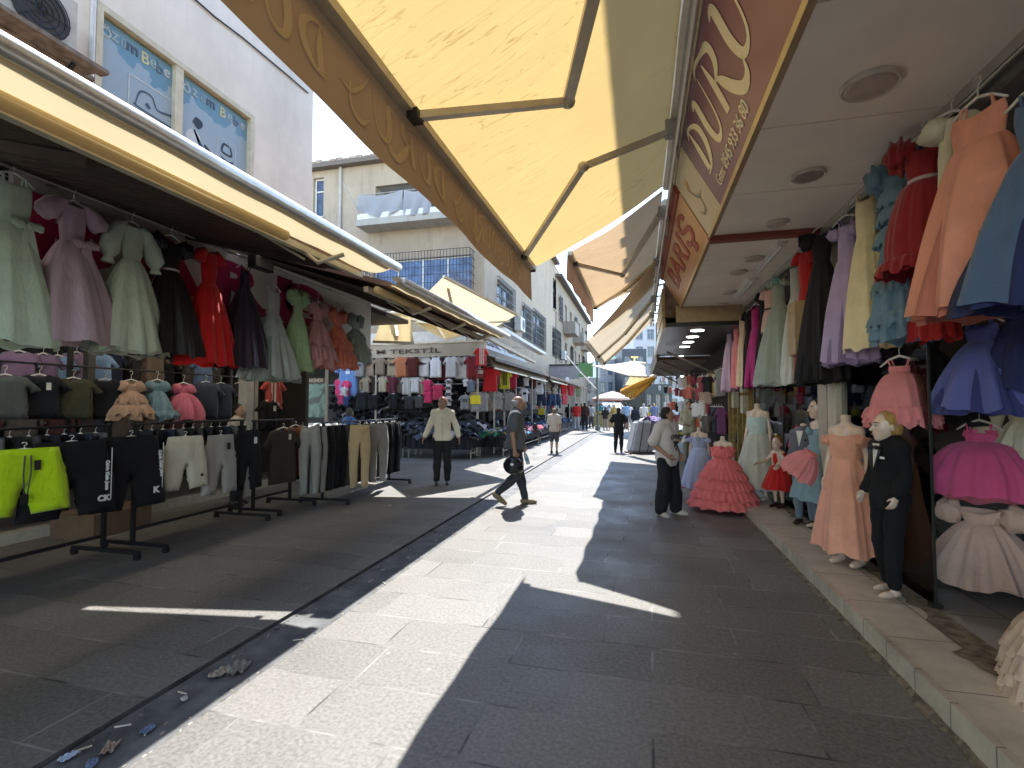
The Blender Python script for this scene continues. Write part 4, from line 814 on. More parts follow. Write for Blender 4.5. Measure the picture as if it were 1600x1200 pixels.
# ---- right row: rail X=1.9
GR = 'dresses hanging along the right rail'
F = lambda d: R(-90+d)               # 0 = facing the street, positive turns towards the camera
RD = [
 (1628, 125, 470, 'long slate blue gown at the right edge of the picture', (.060,.105,.185), F(35), 1.84, dict(hem=.34, bust=.13, seed=20, fold=.13, folds=(6,11), sleeve='none', petti=(.03,.045,.14))),
 (1528, 150, 486, 'long peach chiffon gown with a draped bodice, largest on the right', (.66,.29,.20), F(26), 1.82, dict(hem=.36, hemd=.24, bust=.17, waist=.15, seed=21, fold=.13, folds=(7,12), wf=.22, petti=(.62,.24,.18), trans=.3)),
 (1487, 172, 330, 'narrow ivory satin bolero with buttons beside the peach gown', (.52,.50,.38), F(70), 1.86, dict(hem=.075, waist=.085, bust=.08, seed=22, fold=.05, wf=.5, sleeve='cap', cat='bolero')),
 (1440, 210, 425, 'dark red tulle dress with ruffled shoulders and bell skirt', (.20,.010,.014), F(40), 1.86, dict(hem=.23, hemd=.19, seed=23, sleeve='ruffle', fold=.07, folds=(11,23), shape='ball', wf=.34, belt=(.5,.4,.4), frills=((.86,.10,1.0),))),
 (1452, 330, 533, 'long red satin skirt panel under the dark red dress', (.30,.012,.016), F(40), 1.98, dict(hem=.15, waist=.10, bust=.10, seed=24, fold=.12, sleeve='none', hang=False)),
 (1402, 250, 535, 'sky blue tulle gown with ruffled tiers and sequin strap', (.155,.26,.35), F(35), 1.90, dict(hem=.19, hemd=.17, seed=25, sleeve='ruffle', wf=.36, frills=((-.45,.12,1.35),(-.7,.12,1.4),(-1.0,.14,1.6),(.45,.12,1.15),(.75,.12,1.12)), trans=.3)),
 (1352, 295, 548, 'cream satin gown behind the sky blue ruffles', (.62,.55,.34), F(35), 1.92, dict(hem=.22, seed=26, bust=.11, fold=.12, folds=(6,11), strap=True, sleeve='none')),
 (1322, 335, 566, 'lilac satin gown with ruffled collar between cream and black', (.34,.27,.43), F(35), 1.88, dict(hem=.25, seed=27, bust=.10, sleeve='off', fold=.12, folds=(6,11), petti=(.30,.23,.42))),
 (1283, 352, 596, 'black gown with wide puffed sleeves on the right rail', (.013,.012,.013), F(38), 1.88, dict(hem=.27, seed=28, sleeve='bigpuff', fold=.12, wf=.24, petti=(.01,.01,.01))),
 (1258, 388, 594, 'long scarlet satin gown beside the black one on the right rail', (.42,.012,.014), F(25), 1.90, dict(hem=.17, seed=29, bust=.12, sleeve='cap', fold=.08)),
 (1243, 405, 600, 'white tulle gown behind the scarlet one', (.50,.52,.48), F(30), 2.0, dict(hem=.24, seed=30, bust=.10)),
 (1216, 424, 600, 'pale sage tulle gown with aqua corsage on the shoulder', (.37,.43,.37), F(48), 1.90, dict(hem=.36, hemd=.30, seed=31, bust=.10, sleeve='off', fold=.06, folds=(11,27), trans=.35, petti=(.42,.46,.42), rose=(.20,.50,.40))),
 (1202, 448, 520, 'short blush pink jacket with black trim on the right rail', (.58,.38,.33), F(20), 1.90, dict(hem=.17, waist=.13, seed=32, bust=.13, sleeve='cap', fold=.05, wf=.5, belt=(.02,.02,.02), cat='jacket')),
 (1193, 452, 606, 'black gown hanging behind the blush jacket', (.012,.012,.014), F(20), 1.95, dict(hem=.22, seed=33, bust=.11, sleeve='cap')),
 (1180, 474, 604, 'magenta satin gown on the right rail', (.40,.018,.17), F(25), 1.90, dict(hem=.24, seed=34, bust=.10, fold=.10, folds=(6,10), petti=(.25,.01,.06))),
 (1169, 484, 606, 'narrow black dress between the magenta and cream ones', (.014,.010,.010), F(15), 1.90, dict(hem=.15, seed=35, bust=.13, sleeve='cap', shape='col')),
 (1160, 490, 603, 'narrow cream dress near the far end of the right rail', (.68,.52,.36), F(15), 1.90, dict(hem=.16, seed=36, bust=.13, sleeve='cap', shape='col')),
 (1151, 496, 606, 'coral pink dress next to the last on the right rail', (.62,.20,.21), F(20), 1.90, dict(hem=.18, seed=37, bust=.12, sleeve='cap', fold=.1)),
 (1140, 500, 610, 'pale pinkish lilac gown with flared sleeve, last on the right rail', (.45,.33,.45), F(28), 1.90, dict(hem=.26, seed=38, bust=.10, sleeve='ruffle', fold=.1, petti=(.45,.30,.45))),
]
for px, yt, yb, lab, c, rz, X_, k in RD: hung(px, yt, yb, X_, lab, rz, c, GR, **k)
# ---- second, lower row inside and at the glass
GI = 'garments hanging inside the right shop'
for px, yt, yb, lab, c, rz, X_, k in (
 (1447, 500, 660, 'black gown on the inner rail behind the dark red dress', (.010,.009,.011), F(30), 2.35, dict(hem=.32, seed=40, sleeve='cap')),
 (1532, 488, 640, 'blue violet pleated gown below the peach gown', (.085,.10,.30), F(25), 2.3, dict(hem=.34, seed=41, fold=.14, folds=(8,13), petti=(.06,.07,.22))),
 (1596, 455, 610, 'navy gown at the right picture edge below the slate one', (.02,.026,.09), F(30), 2.45, dict(hem=.30, seed=42)),
 (1530, 655, 770, 'hot pink tulle party dress hanging low inside the shop', (.78,.10,.24), F(45), 2.55, dict(hem=.36, hemd=.3, seed=43, shape='ball', fold=.06, folds=(17,31), sleeve='none', trans=.35, petti=(.45,.12,.16))),
 (1532, 778, 905, 'dusty beige puff-sleeved dress lowest inside the shop', (.50,.34,.26), F(45), 2.50, dict(hem=.40, hemd=.3, seed=44, sleeve='bigpuff', fold=.13, folds=(10,19), hang=False)),
 (1425, 690, 790, 'black velvet dress hanging behind the blond mannequin', (.012,.012,.013), F(45), 2.5, dict(hem=.28, seed=45, sleeve='cap')),
 (1418, 775, 885, 'pale ice blue tulle dress low in the window behind the blond mannequin', (.30,.36,.38), F(45), 2.6, dict(hem=.34, hemd=.3, seed=46, shape='ball', fold=.06, folds=(17,31), trans=.35, hang=False)),
 (1265, 628, 690, 'bright pink ruffled dress in the window beside the column', (.72,.06,.13), F(30), 2.2, dict(hem=.22, hemd=.2, seed=47, frills=((.1,.14,1.15),(.45,.15,1.12),(.8,.14,1.1)), sleeve='ruffle', trans=.3)),
 (1600, 610, 770, 'ivory lace dress at the right edge inside the shop', (.50,.46,.34), F(45), 2.8, dict(hem=.30, seed=48, sleeve='long')),
 (1700, 905, 1085, 'fluffy cream feather dress low at the right picture edge', (.58,.45,.33), F(45), 2.05, dict(hem=.26, hemd=.24, seed=49, frills=((.1,.12,1.2),(.3,.12,1.2),(.5,.14,1.2),(.7,.14,1.2),(.9,.14,1.15)), shape='ball', trans=.3, hang=False)),
 (1160, 628, 690, 'navy gown with puffed shoulders displayed in the far window', (.010,.015,.045), F(50), 2.2, dict(hem=.20, seed=50, sleeve='bigpuff', shape='col')),
): hung(px, yt, yb, X_, lab, rz, c, GI, **k)
# pink tulle dress hanging by the glass
hung(1405, 555, 655, 1.99, 'salmon pink tulle child dress hanging in front of the glass above the blond mannequin', F(40), (.70,.24,.24), None, hem=.20, hemd=.18, seed=52, bust=.09, waist=.08, wf=.28, strap=True, sleeve='none', shape='ball', fold=.06, trans=.35, frills=((.72,.11,1.22),(.78,.13,1.12)), folds=(9,13), petti=(.6,.3,.28))

# ---- simple shirts, shorts, trousers (thin, both faces, slight folds)
def panel(outline, th, nx, seed=0, amp=.012, inset=.0):
    """inflated flat garment from a closed outline in xz; faces -y"""
    from mathutils.geometry import delaunay_2d_cdt
    r = random.Random(seed); n = len(outline); pts = []
    for i in range(n):                                      # outline, resampled
        p, q = Vector(outline[i]), Vector(outline[(i+1) % n]); k = max(1, int((q-p).length/.06))
        pts += [p+(q-p)*j/k for j in range(k)]
    m = len(pts); X0, X1 = min(p[0] for p in pts), max(p[0] for p in pts); Z0, Z1 = min(p[1] for p in pts), max(p[1] for p in pts)
    def inside(x, z):
        c = False
        for i in range(m):
            a_, b_ = pts[i], pts[(i+1) % m]
            if (a_[1] > z) != (b_[1] > z) and x < (b_[0]-a_[0])*(z-a_[1])/(b_[1]-a_[1])+a_[0]: c = not c
        return c
    x = X0+.02; ins = []
    while x < X1:
        z = Z0+.02
        while z < Z1:
            if inside(x, z) and min((Vector((x, z))-p).length for p in pts) > .02: ins.append(Vector((x, z)))
            z += .045
        x += .04
    o_ = delaunay_2d_cdt(pts+ins, [(i, (i+1) % m) for i in range(m)], [], 1, 1e-5)
    cu = bmesh.new(); cv = [cu.verts.new((p[0], 0, p[1])) for p in o_[0]]
    for f in o_[2]: cu.faces.new([cv[i] for i in f])
    bnd = {v for e in cu.edges if len(e.link_faces) == 1 for v in e.verts}
    bv = [v.co.copy() for v in bnd]; p1, p2, p3 = r.uniform(0,6), r.uniform(0,6), r.uniform(0,6)
    front = {}
    top = bmesh.new()
    for s_ in (-1, 1):
        mp = {}
        for v in cu.verts:
            d = min((v.co-b_).length for b_ in bv) if v not in bnd else 0
            y = s_*(th*min(1, d/.06)**.6) + amp*(math.sin(v.co.x*23+p1+v.co.z*3)*.6+math.sin(v.co.x*41+p2)*.25+math.sin(v.co.z*13+p3)*.3)
            mp[v] = top.verts.new((v.co.x, y, v.co.z))
        for fc in cu.faces: top.faces.new([mp[v] for v in (fc.verts if s_ < 0 else reversed(fc.verts))])
    bmesh.ops.remove_doubles(top, verts=top.verts, dist=1e-4); bmesh.ops.recalc_face_normals(top, faces=top.faces)
    me = bpy.data.meshes.new('garment'); top.to_mesh(me); top.free(); cu.free()
    me.polygons.foreach_set('use_smooth', [True]*len(me.polygons)); return me
TEE = [(-.075,0),(-.04,-.035),(.04,-.035),(.075,0),(.20,-.045),(.33,-.24),(.235,-.29),(.205,-.22),(.215,-.70),(-.215,-.70),(-.205,-.22),(-.235,-.29),(-.33,-.24),(-.20,-.045)]
TANK = [(-.09,0),(-.06,-.07),(.06,-.07),(.09,0),(.13,-.02),(.15,-.16),(.20,-.20),(.21,-.70),(-.21,-.70),(-.20,-.20),(-.15,-.16),(-.13,-.02)]
TROU = [(-.19,0),(.19,0),(.235,-.30),(.215,-.65),(.19,-1.02),(.04,-1.02),(.03,-.6),(0,-.30),(-.03,-.6),(-.04,-1.02),(-.19,-1.02),(-.215,-.65),(-.235,-.30)]
SHRT = [(-.19,0),(.19,0),(.25,-.28),(.27,-.56),(.05,-.57),(0,-.30),(-.05,-.57),(-.27,-.56),(-.25,-.28)]
_gm = {}
def gmesh(kind, v=0):
    k = (kind, v)
    if k not in _gm: _gm[k] = panel({'tee':TEE,'tank':TANK,'trousers':TROU,'shorts':SHRT}[kind], .03 if kind in ('tee','tank') else .045, 2, v*7+len(kind))
    return _gm[k]
def garment(kind, name, label, cat, pos, rz, c, group, w_=1.0, h=1.0, prt=None, tagc=False, v=None, hook=.1, hm=None, ry=0, deep=1.0, hangers=True):
    t = thing(name, label, cat, pos, rz, group); t.rotation_euler.y = ry
    ob('body', gmesh(kind, v if v is not None else rnd.randrange(3)), cloth(c, .04, .85, .2), t, sc=(w_, deep, h))
    if kind in ('trousers','shorts'):
        k = ('wb',)
        if k not in _gm: _gm[k] = ringloft([(.004,.192,.03,.02),(-.045,.196,.045,.03)], 30, 3, (20, 31)).mesh('waistband', True)
        ob('waistband', _gm[k], cloth(c, .0, .85, .2), t, sc=(w_,1,1))
    if hangers: hanger(t, .17*w_ if kind in ('tee','tank') else .16*w_, hook, .0, hm or HANGM)
    if prt: ob('print', gprint(prt[0]), mat(prt[1], .6), t, loc=(0, -.046, -.26*h))
    if tagc:
        if 'tg' not in _gm: _gm['tg'] = MB().cbox((0,0,0),(.045,.003,.085)).mesh()
        ob('price_tag', _gm['tg'], mat(tagc, .5), t, loc=(.07,-.06,-.14))
    return t
def gprint(s):
    k = ('p', s)
    if k not in _gm:
        if s == 'block': me = MB().cbox((0,0,0),(.16,.004,.10)).mesh()
        elif s == 'stripes': me = MB().cbox((-.06,0,-.06),(.03,.004,.5)).cbox((0,0,-.06),(.03,.004,.5)).cbox((.06,0,-.06),(.03,.004,.5)).mesh()
        else:
            me = textmesh(s, .12, .006); n = len(me.vertices); a = np.empty(n*3); me.vertices.foreach_get('co', a); a = a.reshape(-1,3)
            me.vertices.foreach_set('co', np.stack([a[:,0], -a[:,2], a[:,1]], 1).ravel()); me.update()
        _gm[k] = me
    return _gm[k]

# ---- racks on the left (posts X -5.5, feet towards the street)
def rack(label, x, y0, y1, h=1.38, feet=True, rz=0):
    t = thing('clothes_rack', label, 'clothes rack', (x, y0, 0), rz, 'black clothes racks in front of the left shop'); L_ = y1-y0
    MB().tube([(0,-.05,h),(0,L_+.05,h)], .014).build('rail', DKMETAL, t)
    MB().bar((0,0,.22),(0,L_,.22),.03,.03).build('crossbar', DKMETAL, t)
    for y in (0, L_):
        MB().bar((0,y,.05),(0,y,h),.038,.038).build('post', DKMETAL, t)
        m_ = MB(); m_.bar((-.42,y,.07),(.48,y,.07),.036,.036); m_.cbox((.46,y,.03),(.05,.05,.06)); m_.cbox((-.40,y,.03),(.05,.05,.06)); m_.build('foot', DKMETAL, t)
    return t
rack('nearest black rack at the left picture edge holding the neon shorts', -5.5, 1.9, 4.17)
rack('second black rack from the left holding the white and grey shorts', -5.45, 4.45, 6.0)
rack('short black rack holding the brown shirt', -5.5, 6.3, 7.1, 1.36)
rack('long black rack of long trousers at the street corner', -5.0, 7.25, 9.5, 1.30)
GS = 'shorts displayed on the left racks'; BLK = (.012,.012,.014)
def rk(px, ytop, X=-5.35): return onX(px, ytop, X)
def tnear(px, z=1.30, X=-5.30): p = onX(px, 660, X); return (p.x, p.y, z)
def fr(kind, px, ytop, ybot, lab, c, group, X=-5.16, w_=1.0, rz=R(80), nat=None, **k):
    a = onX(px, ytop, X); b_ = onX(px, ybot, X); h = (a.z-b_.z)/{'shorts':.57,'trousers':1.02,'tee':.70}[kind]
    return garment(kind, 'shorts' if kind == 'shorts' else ('trousers' if kind == 'trousers' else 't_shirt'), lab, kind if kind != 'tee' else 't-shirt', a, rz, c, group, w_=w_, h=h, deep=1.1, hook=.06, **k)
o = fr('shorts', 38, 702, 805, 'neon yellow-green sports shorts with black drawstring, nearest on the left rack', (.55,.80,.01), GS, w_=1.28, ry=.0, tagc=(.02,.02,.02))
m_ = MB(); m_.tube([(-.02,-.065,-.05),(-.03,-.075,-.2),(-.02,-.075,-.4)], .006,5); m_.tube([(.02,-.065,-.05),(.02,-.075,-.2),(.0,-.075,-.38)], .006,5); m_.build('drawstring', BLACK, o); MB().cbox((-.02,-.08,-.42),(.05,.02,.08)).build('toggle', BLACK, o)
MB().add([(.19,-.06,-.46),(.25,-.06,-.46),(.23,-.06,-.40)],[(0,1,2)]).build('logo', BLACK, o)
o = fr('shorts', 112, 690, 808, 'wide black shorts beside the neon pair with white side lettering', BLK, GS, w_=1.45)
MB().cbox((.315,-.045,-.33),(.008,.004,.5)).build('side_stripe', WHITE, o)
def vtext(s, parent, x, z, size, a=-90, m=WHITE):
    me = textmesh(s, size, size*.05); n = len(me.vertices); v_ = np.empty(n*3); me.vertices.foreach_get('co', v_); v_ = v_.reshape(-1,3); r_ = R(a)
    X_ = v_[:,0]*math.cos(r_)-v_[:,1]*math.sin(r_); Z_ = v_[:,0]*math.sin(r_)+v_[:,1]*math.cos(r_)
    me.vertices.foreach_set('co', np.stack([X_+x, -v_[:,2]-.075, Z_+z], 1).ravel()); me.update(); return ob('lettering', me, m, parent)
vtext('Calvin Klein Jeans', o, .265, -.34, .040); vtext('CK', o, .24, -.56, .075, 0)
o = fr('shorts', 205, 682, 795, 'black shorts with slanted white lettering left of the white pair', BLK, GS, w_=1.35)
MB().cbox((.30,-.045,-.33),(.008,.004,.5)).build('side_stripe', WHITE, o); vtext('Calvin Klein Jeans', o, .262, -.30, .040, -84); vtext('K', o, .22, -.58, .09, 0)
o = fr('shorts', 290, 682, 765, 'off-white knee-length shorts on a clip hanger', (.66,.62,.48), GS, w_=1.05); MB().cbox((.16,-.075,-.46),(.035,.003,.03)).build('logo', BLACK, o)
o = fr('shorts', 345, 680, 772, 'light grey knee-length shorts with black tag', (.36,.34,.31), GS, w_=.90, tagc=(.015,.015,.015)); MB().cbox((.19,-.07,-.28),(.02,.003,.06)).build('pocket_zip', BLACK, o)
o = fr('shorts', 388, 672, 765, 'plain black shorts with white tag right of the grey pair', BLK, GS, w_=.86, tagc=(.7,.7,.68))
fr('tee', 443, 668, 755, 'dark brown t-shirt with paper tag on the short rack', (.055,.040,.030), 'shirts on the short left rack', X=-5.2, w_=1.18, tagc=(.6,.58,.5), v=1)
fr('tee', 462, 664, 745, 'rust orange t-shirt tucked behind the brown one', (.38,.12,.05), 'shirts on the short left rack', X=-5.35, w_=1.0)
fr('tee', 473, 666, 748, 'black t-shirt behind the rust orange one', BLK, 'shirts on the short left rack', X=-5.5, w_=1.0)
# garments hung side-on along each rack
k = 0
for (x, ya, yb, n_, kind, top) in ((-5.5, 2.0, 4.1, 15, 'shorts', 1.30), (-5.45, 4.55, 5.95, 11, 'shorts', 1.30)):
    for i in range(n_):
        y = ya+(yb-ya)*i/(n_-1); cs = [BLK, (.02,.022,.03), (.05,.05,.05), BLK, (.10,.10,.10), (.02,.03,.05)][(i*5+k) % 6]
        o = garment(kind, 'shorts', 'dark shorts hung side-on, %s from the near end of the %s rack' % (ORD[i], 'nearest' if k == 0 else 'second'), 'shorts', (x-.06, y, top), R(0)+rnd.uniform(-.1,.1), cs, 'dark shorts packed side-on on the racks', w_=.85, h=.95, hook=.085, v=i % 3, deep=.6)
    k += 1
tcol = [((.28,.27,.25),'grey'),((.06,.045,.04),'dark brown'),((.28,.27,.25),'grey'),(BLK,'black'),((.05,.05,.05),'charcoal'),(BLK,'black'),((.10,.09,.075),'olive grey'),(BLK,'black'),((.04,.042,.05),'dark slate')]
pk = (0,1,2,3,3,4,3,3,5,6,6,3,4,3,8,3,3,4,5,3,4,3,3,5,3,4)
for i, px in enumerate([485+5.3*q_ for q_ in range(26)]):
    p = onX(px, 672, -5.05); cc, nm = tcol[pk[i]]
    garment('trousers', 'trousers', '%s trousers, %s from the near end of the long corner rack' % (nm, (ORD+['seventeenth','eighteenth','nineteenth','twentieth','21st','22nd','23rd','24th','25th','26th'])[i]), 'trousers', (p.x-.03*(i % 2), p.y, 1.235), R(38), cc, 'trousers packed on the long corner rack', w_=.72, h=1.03, hook=.07, v=i % 3, deep=1.5)
for px, c, lab, w_ in ((562, (.55,.40,.22), 'camel beige trousers facing out on the long rack', .85), (591, (.27,.255,.235), 'light grey trousers facing out beside the beige pair', .88)):
    p = onX(px, 672, -4.76); garment('trousers', 'trousers', lab, 'trousers', (p.x, p.y, 1.24), R(50), c, 'trousers on the long left rack', w_=w_, h=1.06, hook=.07, deep=1.2)

# ---- inside the left shop
GK = 'garments hanging inside the left shop'
for px, yt, yb, lab, c, k in (
 (205, 592, 655, 'blush beige layered toddler dress inside the left shop', (.36,.23,.16), dict(frills=((.1,.12,1.1),(.5,.13,1.1)))),
 (246, 592, 655, 'dusty blue toddler dress inside the left shop', (.13,.21,.25), dict(frills=((.7,.08,1.05),))),
 (287, 597, 656, 'rose pink tulle toddler dress inside the left shop', (.50,.13,.18), dict(shape='ball'))):
    hung(px, yt, yb, -6.75, lab, R(70), c, 'toddler dresses inside the left shop', hem=.25, hemd=.18, bust=.10, waist=.085, sleeve='cap', seed=px, **k)
for i, (px, yt, yb, c, lab) in enumerate(((8,585,650,(.09,.105,.10),'grey blazer hanging at the left picture edge'),(62,585,655,(.012,.013,.018),'black blazer with a paper tag inside the left shop'),(115,590,655,(.06,.062,.035),'olive waistcoat over white shirt inside the left shop'),(165,592,655,(.013,.013,.016),'black blazer and white shirt inside the left shop'),
   (30,548,585,(.22,.14,.24),'lilac top at the left picture edge above the blazers'),(68,552,580,(.20,.13,.22),'second lilac top above the black blazer'),(90,555,590,(.22,.33,.50),'light blue shirt above the olive waistcoat'),(120,550,583,(.25,.16,.25),'pinkish lilac top above the olive waistcoat'),(155,552,590,(.24,.38,.60),'bright blue shirt above the black blazer'),
   (240,548,585,(.14,.10,.075),'brown top above the blue toddler dress'),(318,560,592,(.10,.15,.25),'blue checked shirt right of the toddler dresses'),(322,596,655,(.045,.055,.085),'dark slate blue shirt right of the pink toddler dress'),(345,598,655,(.04,.048,.075),'navy shirt left of the white post'),(372,598,640,(.03,.03,.035),'black top beside the white post'),(420,625,665,(.015,.013,.013),'black t-shirt with white tag at the far end of the left shop'),(428,592,622,(.5,.07,.05),'red and white striped top at the far end of the left shop'))):
    a = onX(px, yt, -6.85); b_ = onX(px, yb, -6.85)
    if yb-yt < 50 and px < 400: a = onX(px, yt, -7.15)
    if px > 400: a = onX(px, yt, -5.9); b_ = onX(px, yb, -5.9)
    garment('tee', 'jacket' if 'blazer' in lab else 'top', lab, 'jacket' if 'blazer' in lab else 'top', a, R(72), c, GK, h=max((a.z-b_.z)/.70, .72), w_=.95 if yb-yt > 50 else .72, tagc=(.6,.6,.56) if i in (1, 14) else False, prt=('stripes', (.7,.68,.6)) if i == 15 else None, deep=1.5)
rl = wthing('hanging_rail', 'black rail inside the left shop', 'rail', (-6.85, 4, 2.1))
for z in (2.08, 2.62): MB().tube([(-6.86,-1,z),(-6.86,9,z)], .012).build('tube', DKMETAL, rl)
for i in range(26):
    y = 2.6+.26*i; cs = rnd.choice([(.02,.02,.025),(.05,.04,.04),(.03,.04,.07),(.10,.08,.07),(.08,.03,.03)])
    garment('tee', 'top', '%s top, %s of the %s row on the left back wall' % ({.02:'black',.05:'charcoal',.03:'dark indigo',.10:'dull brown',.08:'maroon'}[cs[0]], ORD[i//2], 'lower' if i % 2 else 'upper'), 'top', (-8.9+.1*rnd.random(), y, 1.6 if i % 2 else 2.6), R(80), cs, 'dark clothes on the back wall of the left shop', w_=.9, h=1.2, deep=1.5)
bx = thing('box', 'brown cardboard box on the left shop floor behind the racks', 'box', (-6.6, 5.0, 0), 0.1); MB().box((-.3,-.4,0),(.3,.4,.28)).build('carton', mat((.16,.10,.06), .8), bx); MB().box((-.3,-.42,.282),(.0,.42,.29)).build('flap', mat((.18,.12,.07), .8), bx)

# ================================================================== FIGURES (signed-distance bodies, meshed as one continuous surface)
def sdf_mesh(prims, h=.012, pad=.05, disp=None, name='body', cut=None):
    """prims: ('c', p0, p1, r0, r1, k) round cone / ('e', centre, radii, k, rotation) ellipsoid; smooth union"""
    lo = np.array([1e9]*3); hi = -lo
    for p in prims:
        if p[0] == 'c': q = np.array([p[1], p[2]]); r = max(p[3], p[4]); lo = np.minimum(lo, q.min(0)-r); hi = np.maximum(hi, q.max(0)+r)
        else: r = max(p[2]); q = np.array(p[1]); lo = np.minimum(lo, q-r); hi = np.maximum(hi, q+r)
    lo -= pad; hi += pad; ns = np.ceil((hi-lo)/h).astype(int)+1
    ax = [lo[i]+h*np.arange(ns[i]) for i in range(3)]; V = np.full(ns, 1.0)
    for p in prims:
        k = p[5] if p[0] == 'c' else p[3]; m = k*1.5+h*2
        if p[0] == 'c': q = np.array([p[1], p[2]]); r = max(p[3], p[4]); a = q.min(0)-r-m; b = q.max(0)+r+m
        else: r = np.array(p[2]); r = r if p[4] is None else np.array([max(p[2])]*3); a = np.array(p[1])-r-m; b = np.array(p[1])+r+m
        i0 = np.maximum(0, np.floor((a-lo)/h).astype(int)); i1 = np.minimum(ns, np.ceil((b-lo)/h).astype(int)+1)
        X, Y, Z = np.meshgrid(ax[0][i0[0]:i1[0]], ax[1][i0[1]:i1[1]], ax[2][i0[2]:i1[2]], indexing='ij')
        if p[0] == 'c':
            A = np.array(p[1], float); D = np.array(p[2], float)-A; L2 = max(1e-9, D.dot(D)); t = np.clip(((X-A[0])*D[0]+(Y-A[1])*D[1]+(Z-A[2])*D[2])/L2, 0, 1)
            d = np.sqrt((X-A[0]-t*D[0])**2+(Y-A[1]-t*D[1])**2+(Z-A[2]-t*D[2])**2)-(p[3]+(p[4]-p[3])*t)
        else:
            x, y, z = X-p[1][0], Y-p[1][1], Z-p[1][2]
            if p[4] is not None: M = np.array(p[4]); x, y, z = M[0][0]*x+M[1][0]*y+M[2][0]*z, M[0][1]*x+M[1][1]*y+M[2][1]*z, M[0][2]*x+M[1][2]*y+M[2][2]*z
            rx, ry, rz = p[2]; k0 = np.sqrt((x/rx)**2+(y/ry)**2+(z/rz)**2); k1 = np.sqrt((x/rx**2)**2+(y/ry**2)**2+(z/rz**2)**2)+1e-9; d = k0*(k0-1)/k1
        S = V[i0[0]:i1[0], i0[1]:i1[1], i0[2]:i1[2]]
        hh = np.clip(.5+.5*(S-d)/k, 0, 1); S[...] = S*(1-hh)+d*hh-k*hh*(1-hh)
    if disp is not None or cut is not None:
        X, Y, Z = np.meshgrid(*ax, indexing='ij')
        if disp is not None: V = V+disp(X, Y, Z)
        if cut is not None: V = np.maximum(V, cut(X, Y, Z))
    V[0], V[-1] = 1, 1; V[:,0], V[:,-1] = 1, 1; V[:,:,0], V[:,:,-1] = 1, 1
    I = V < 0; nx, ny, nz = V.shape; cnt = np.zeros((nx-1,ny-1,nz-1)); pos = np.zeros((nx-1,ny-1,nz-1,3))
    cor = [(i,j,k) for i in (0,1) for j in (0,1) for k in (0,1)]
    sub = lambda A, c: A[c[0]:nx-1+c[0], c[1]:ny-1+c[1], c[2]:nz-1+c[2]]
    for c in cor:
        for axx in range(3):
            if c[axx]: continue
            e = list(c); e[axx] = 1; a, b = sub(V, c), sub(V, e); m = (a < 0) != (b < 0); t = np.where(m, a/np.where(m, a-b, 1), 0); cnt += m
            for q in range(3): pos[...,q] += np.where(m, c[q]+(t if q == axx else 0), 0)
    act = cnt > 0; idx = -np.ones(act.shape, int); idx[act] = np.arange(act.sum()); ii = np.argwhere(act)
    P = (ii+pos[act]/cnt[act][:,None])*h+lo; F_ = []
    for axx in range(3):
        o1, o2 = [(1,2),(2,0),(0,1)][axx]; a = [slice(None)]*3; b = [slice(None)]*3; a[axx] = slice(0,-1); b[axx] = slice(1,None)
        m = I[tuple(a)] != I[tuple(b)]; w_ = np.argwhere(m); w_ = w_[(w_[:,o1] > 0) & (w_[:,o2] > 0) & (w_[:,o1] < V.shape[o1]-1) & (w_[:,o2] < V.shape[o2]-1)]
        ins = I[tuple(w_.T)]; q = []
        for d1, d2 in ((-1,-1),(0,-1),(0,0),(-1,0)): c = w_.copy(); c[:,o1] += d1; c[:,o2] += d2; q.append(idx[tuple(c.T)])
        q = np.stack(q, 1); q[~ins] = q[~ins][:, ::-1]; F_.append(q)
    F_ = np.concatenate(F_); F_ = F_[(F_ >= 0).all(1)]
    me = bpy.data.meshes.new(name); me.from_pydata(P.tolist(), [], F_.tolist()); me.update()
    me.polygons.foreach_set('use_smooth', [True]*len(me.polygons)); return me
def V3(*a): return Vector(a)
def lerp(a, b, t): return tuple(Vector(a)+(Vector(b)-Vector(a))*t)
def skel(**kw):
    """joints of a 1.75 m adult facing -y; override by keyword"""
    J = dict(head=(0,-.015,1.625), neck=(0,.01,1.49), chest=(0,0,1.30), waist=(0,.0,1.08), pelvis=(0,0,.95))
    for s, n in ((1,'L'), (-1,'R')): J.update({'sh'+n:(s*.175,.01,1.425), 'el'+n:(s*.235,.02,1.14), 'wr'+n:(s*.25,-.04,.89), 'hip'+n:(s*.09,0,.92), 'kn'+n:(s*.10,-.015,.50), 'an'+n:(s*.105,.02,.085)})
    J.update(kw); return J
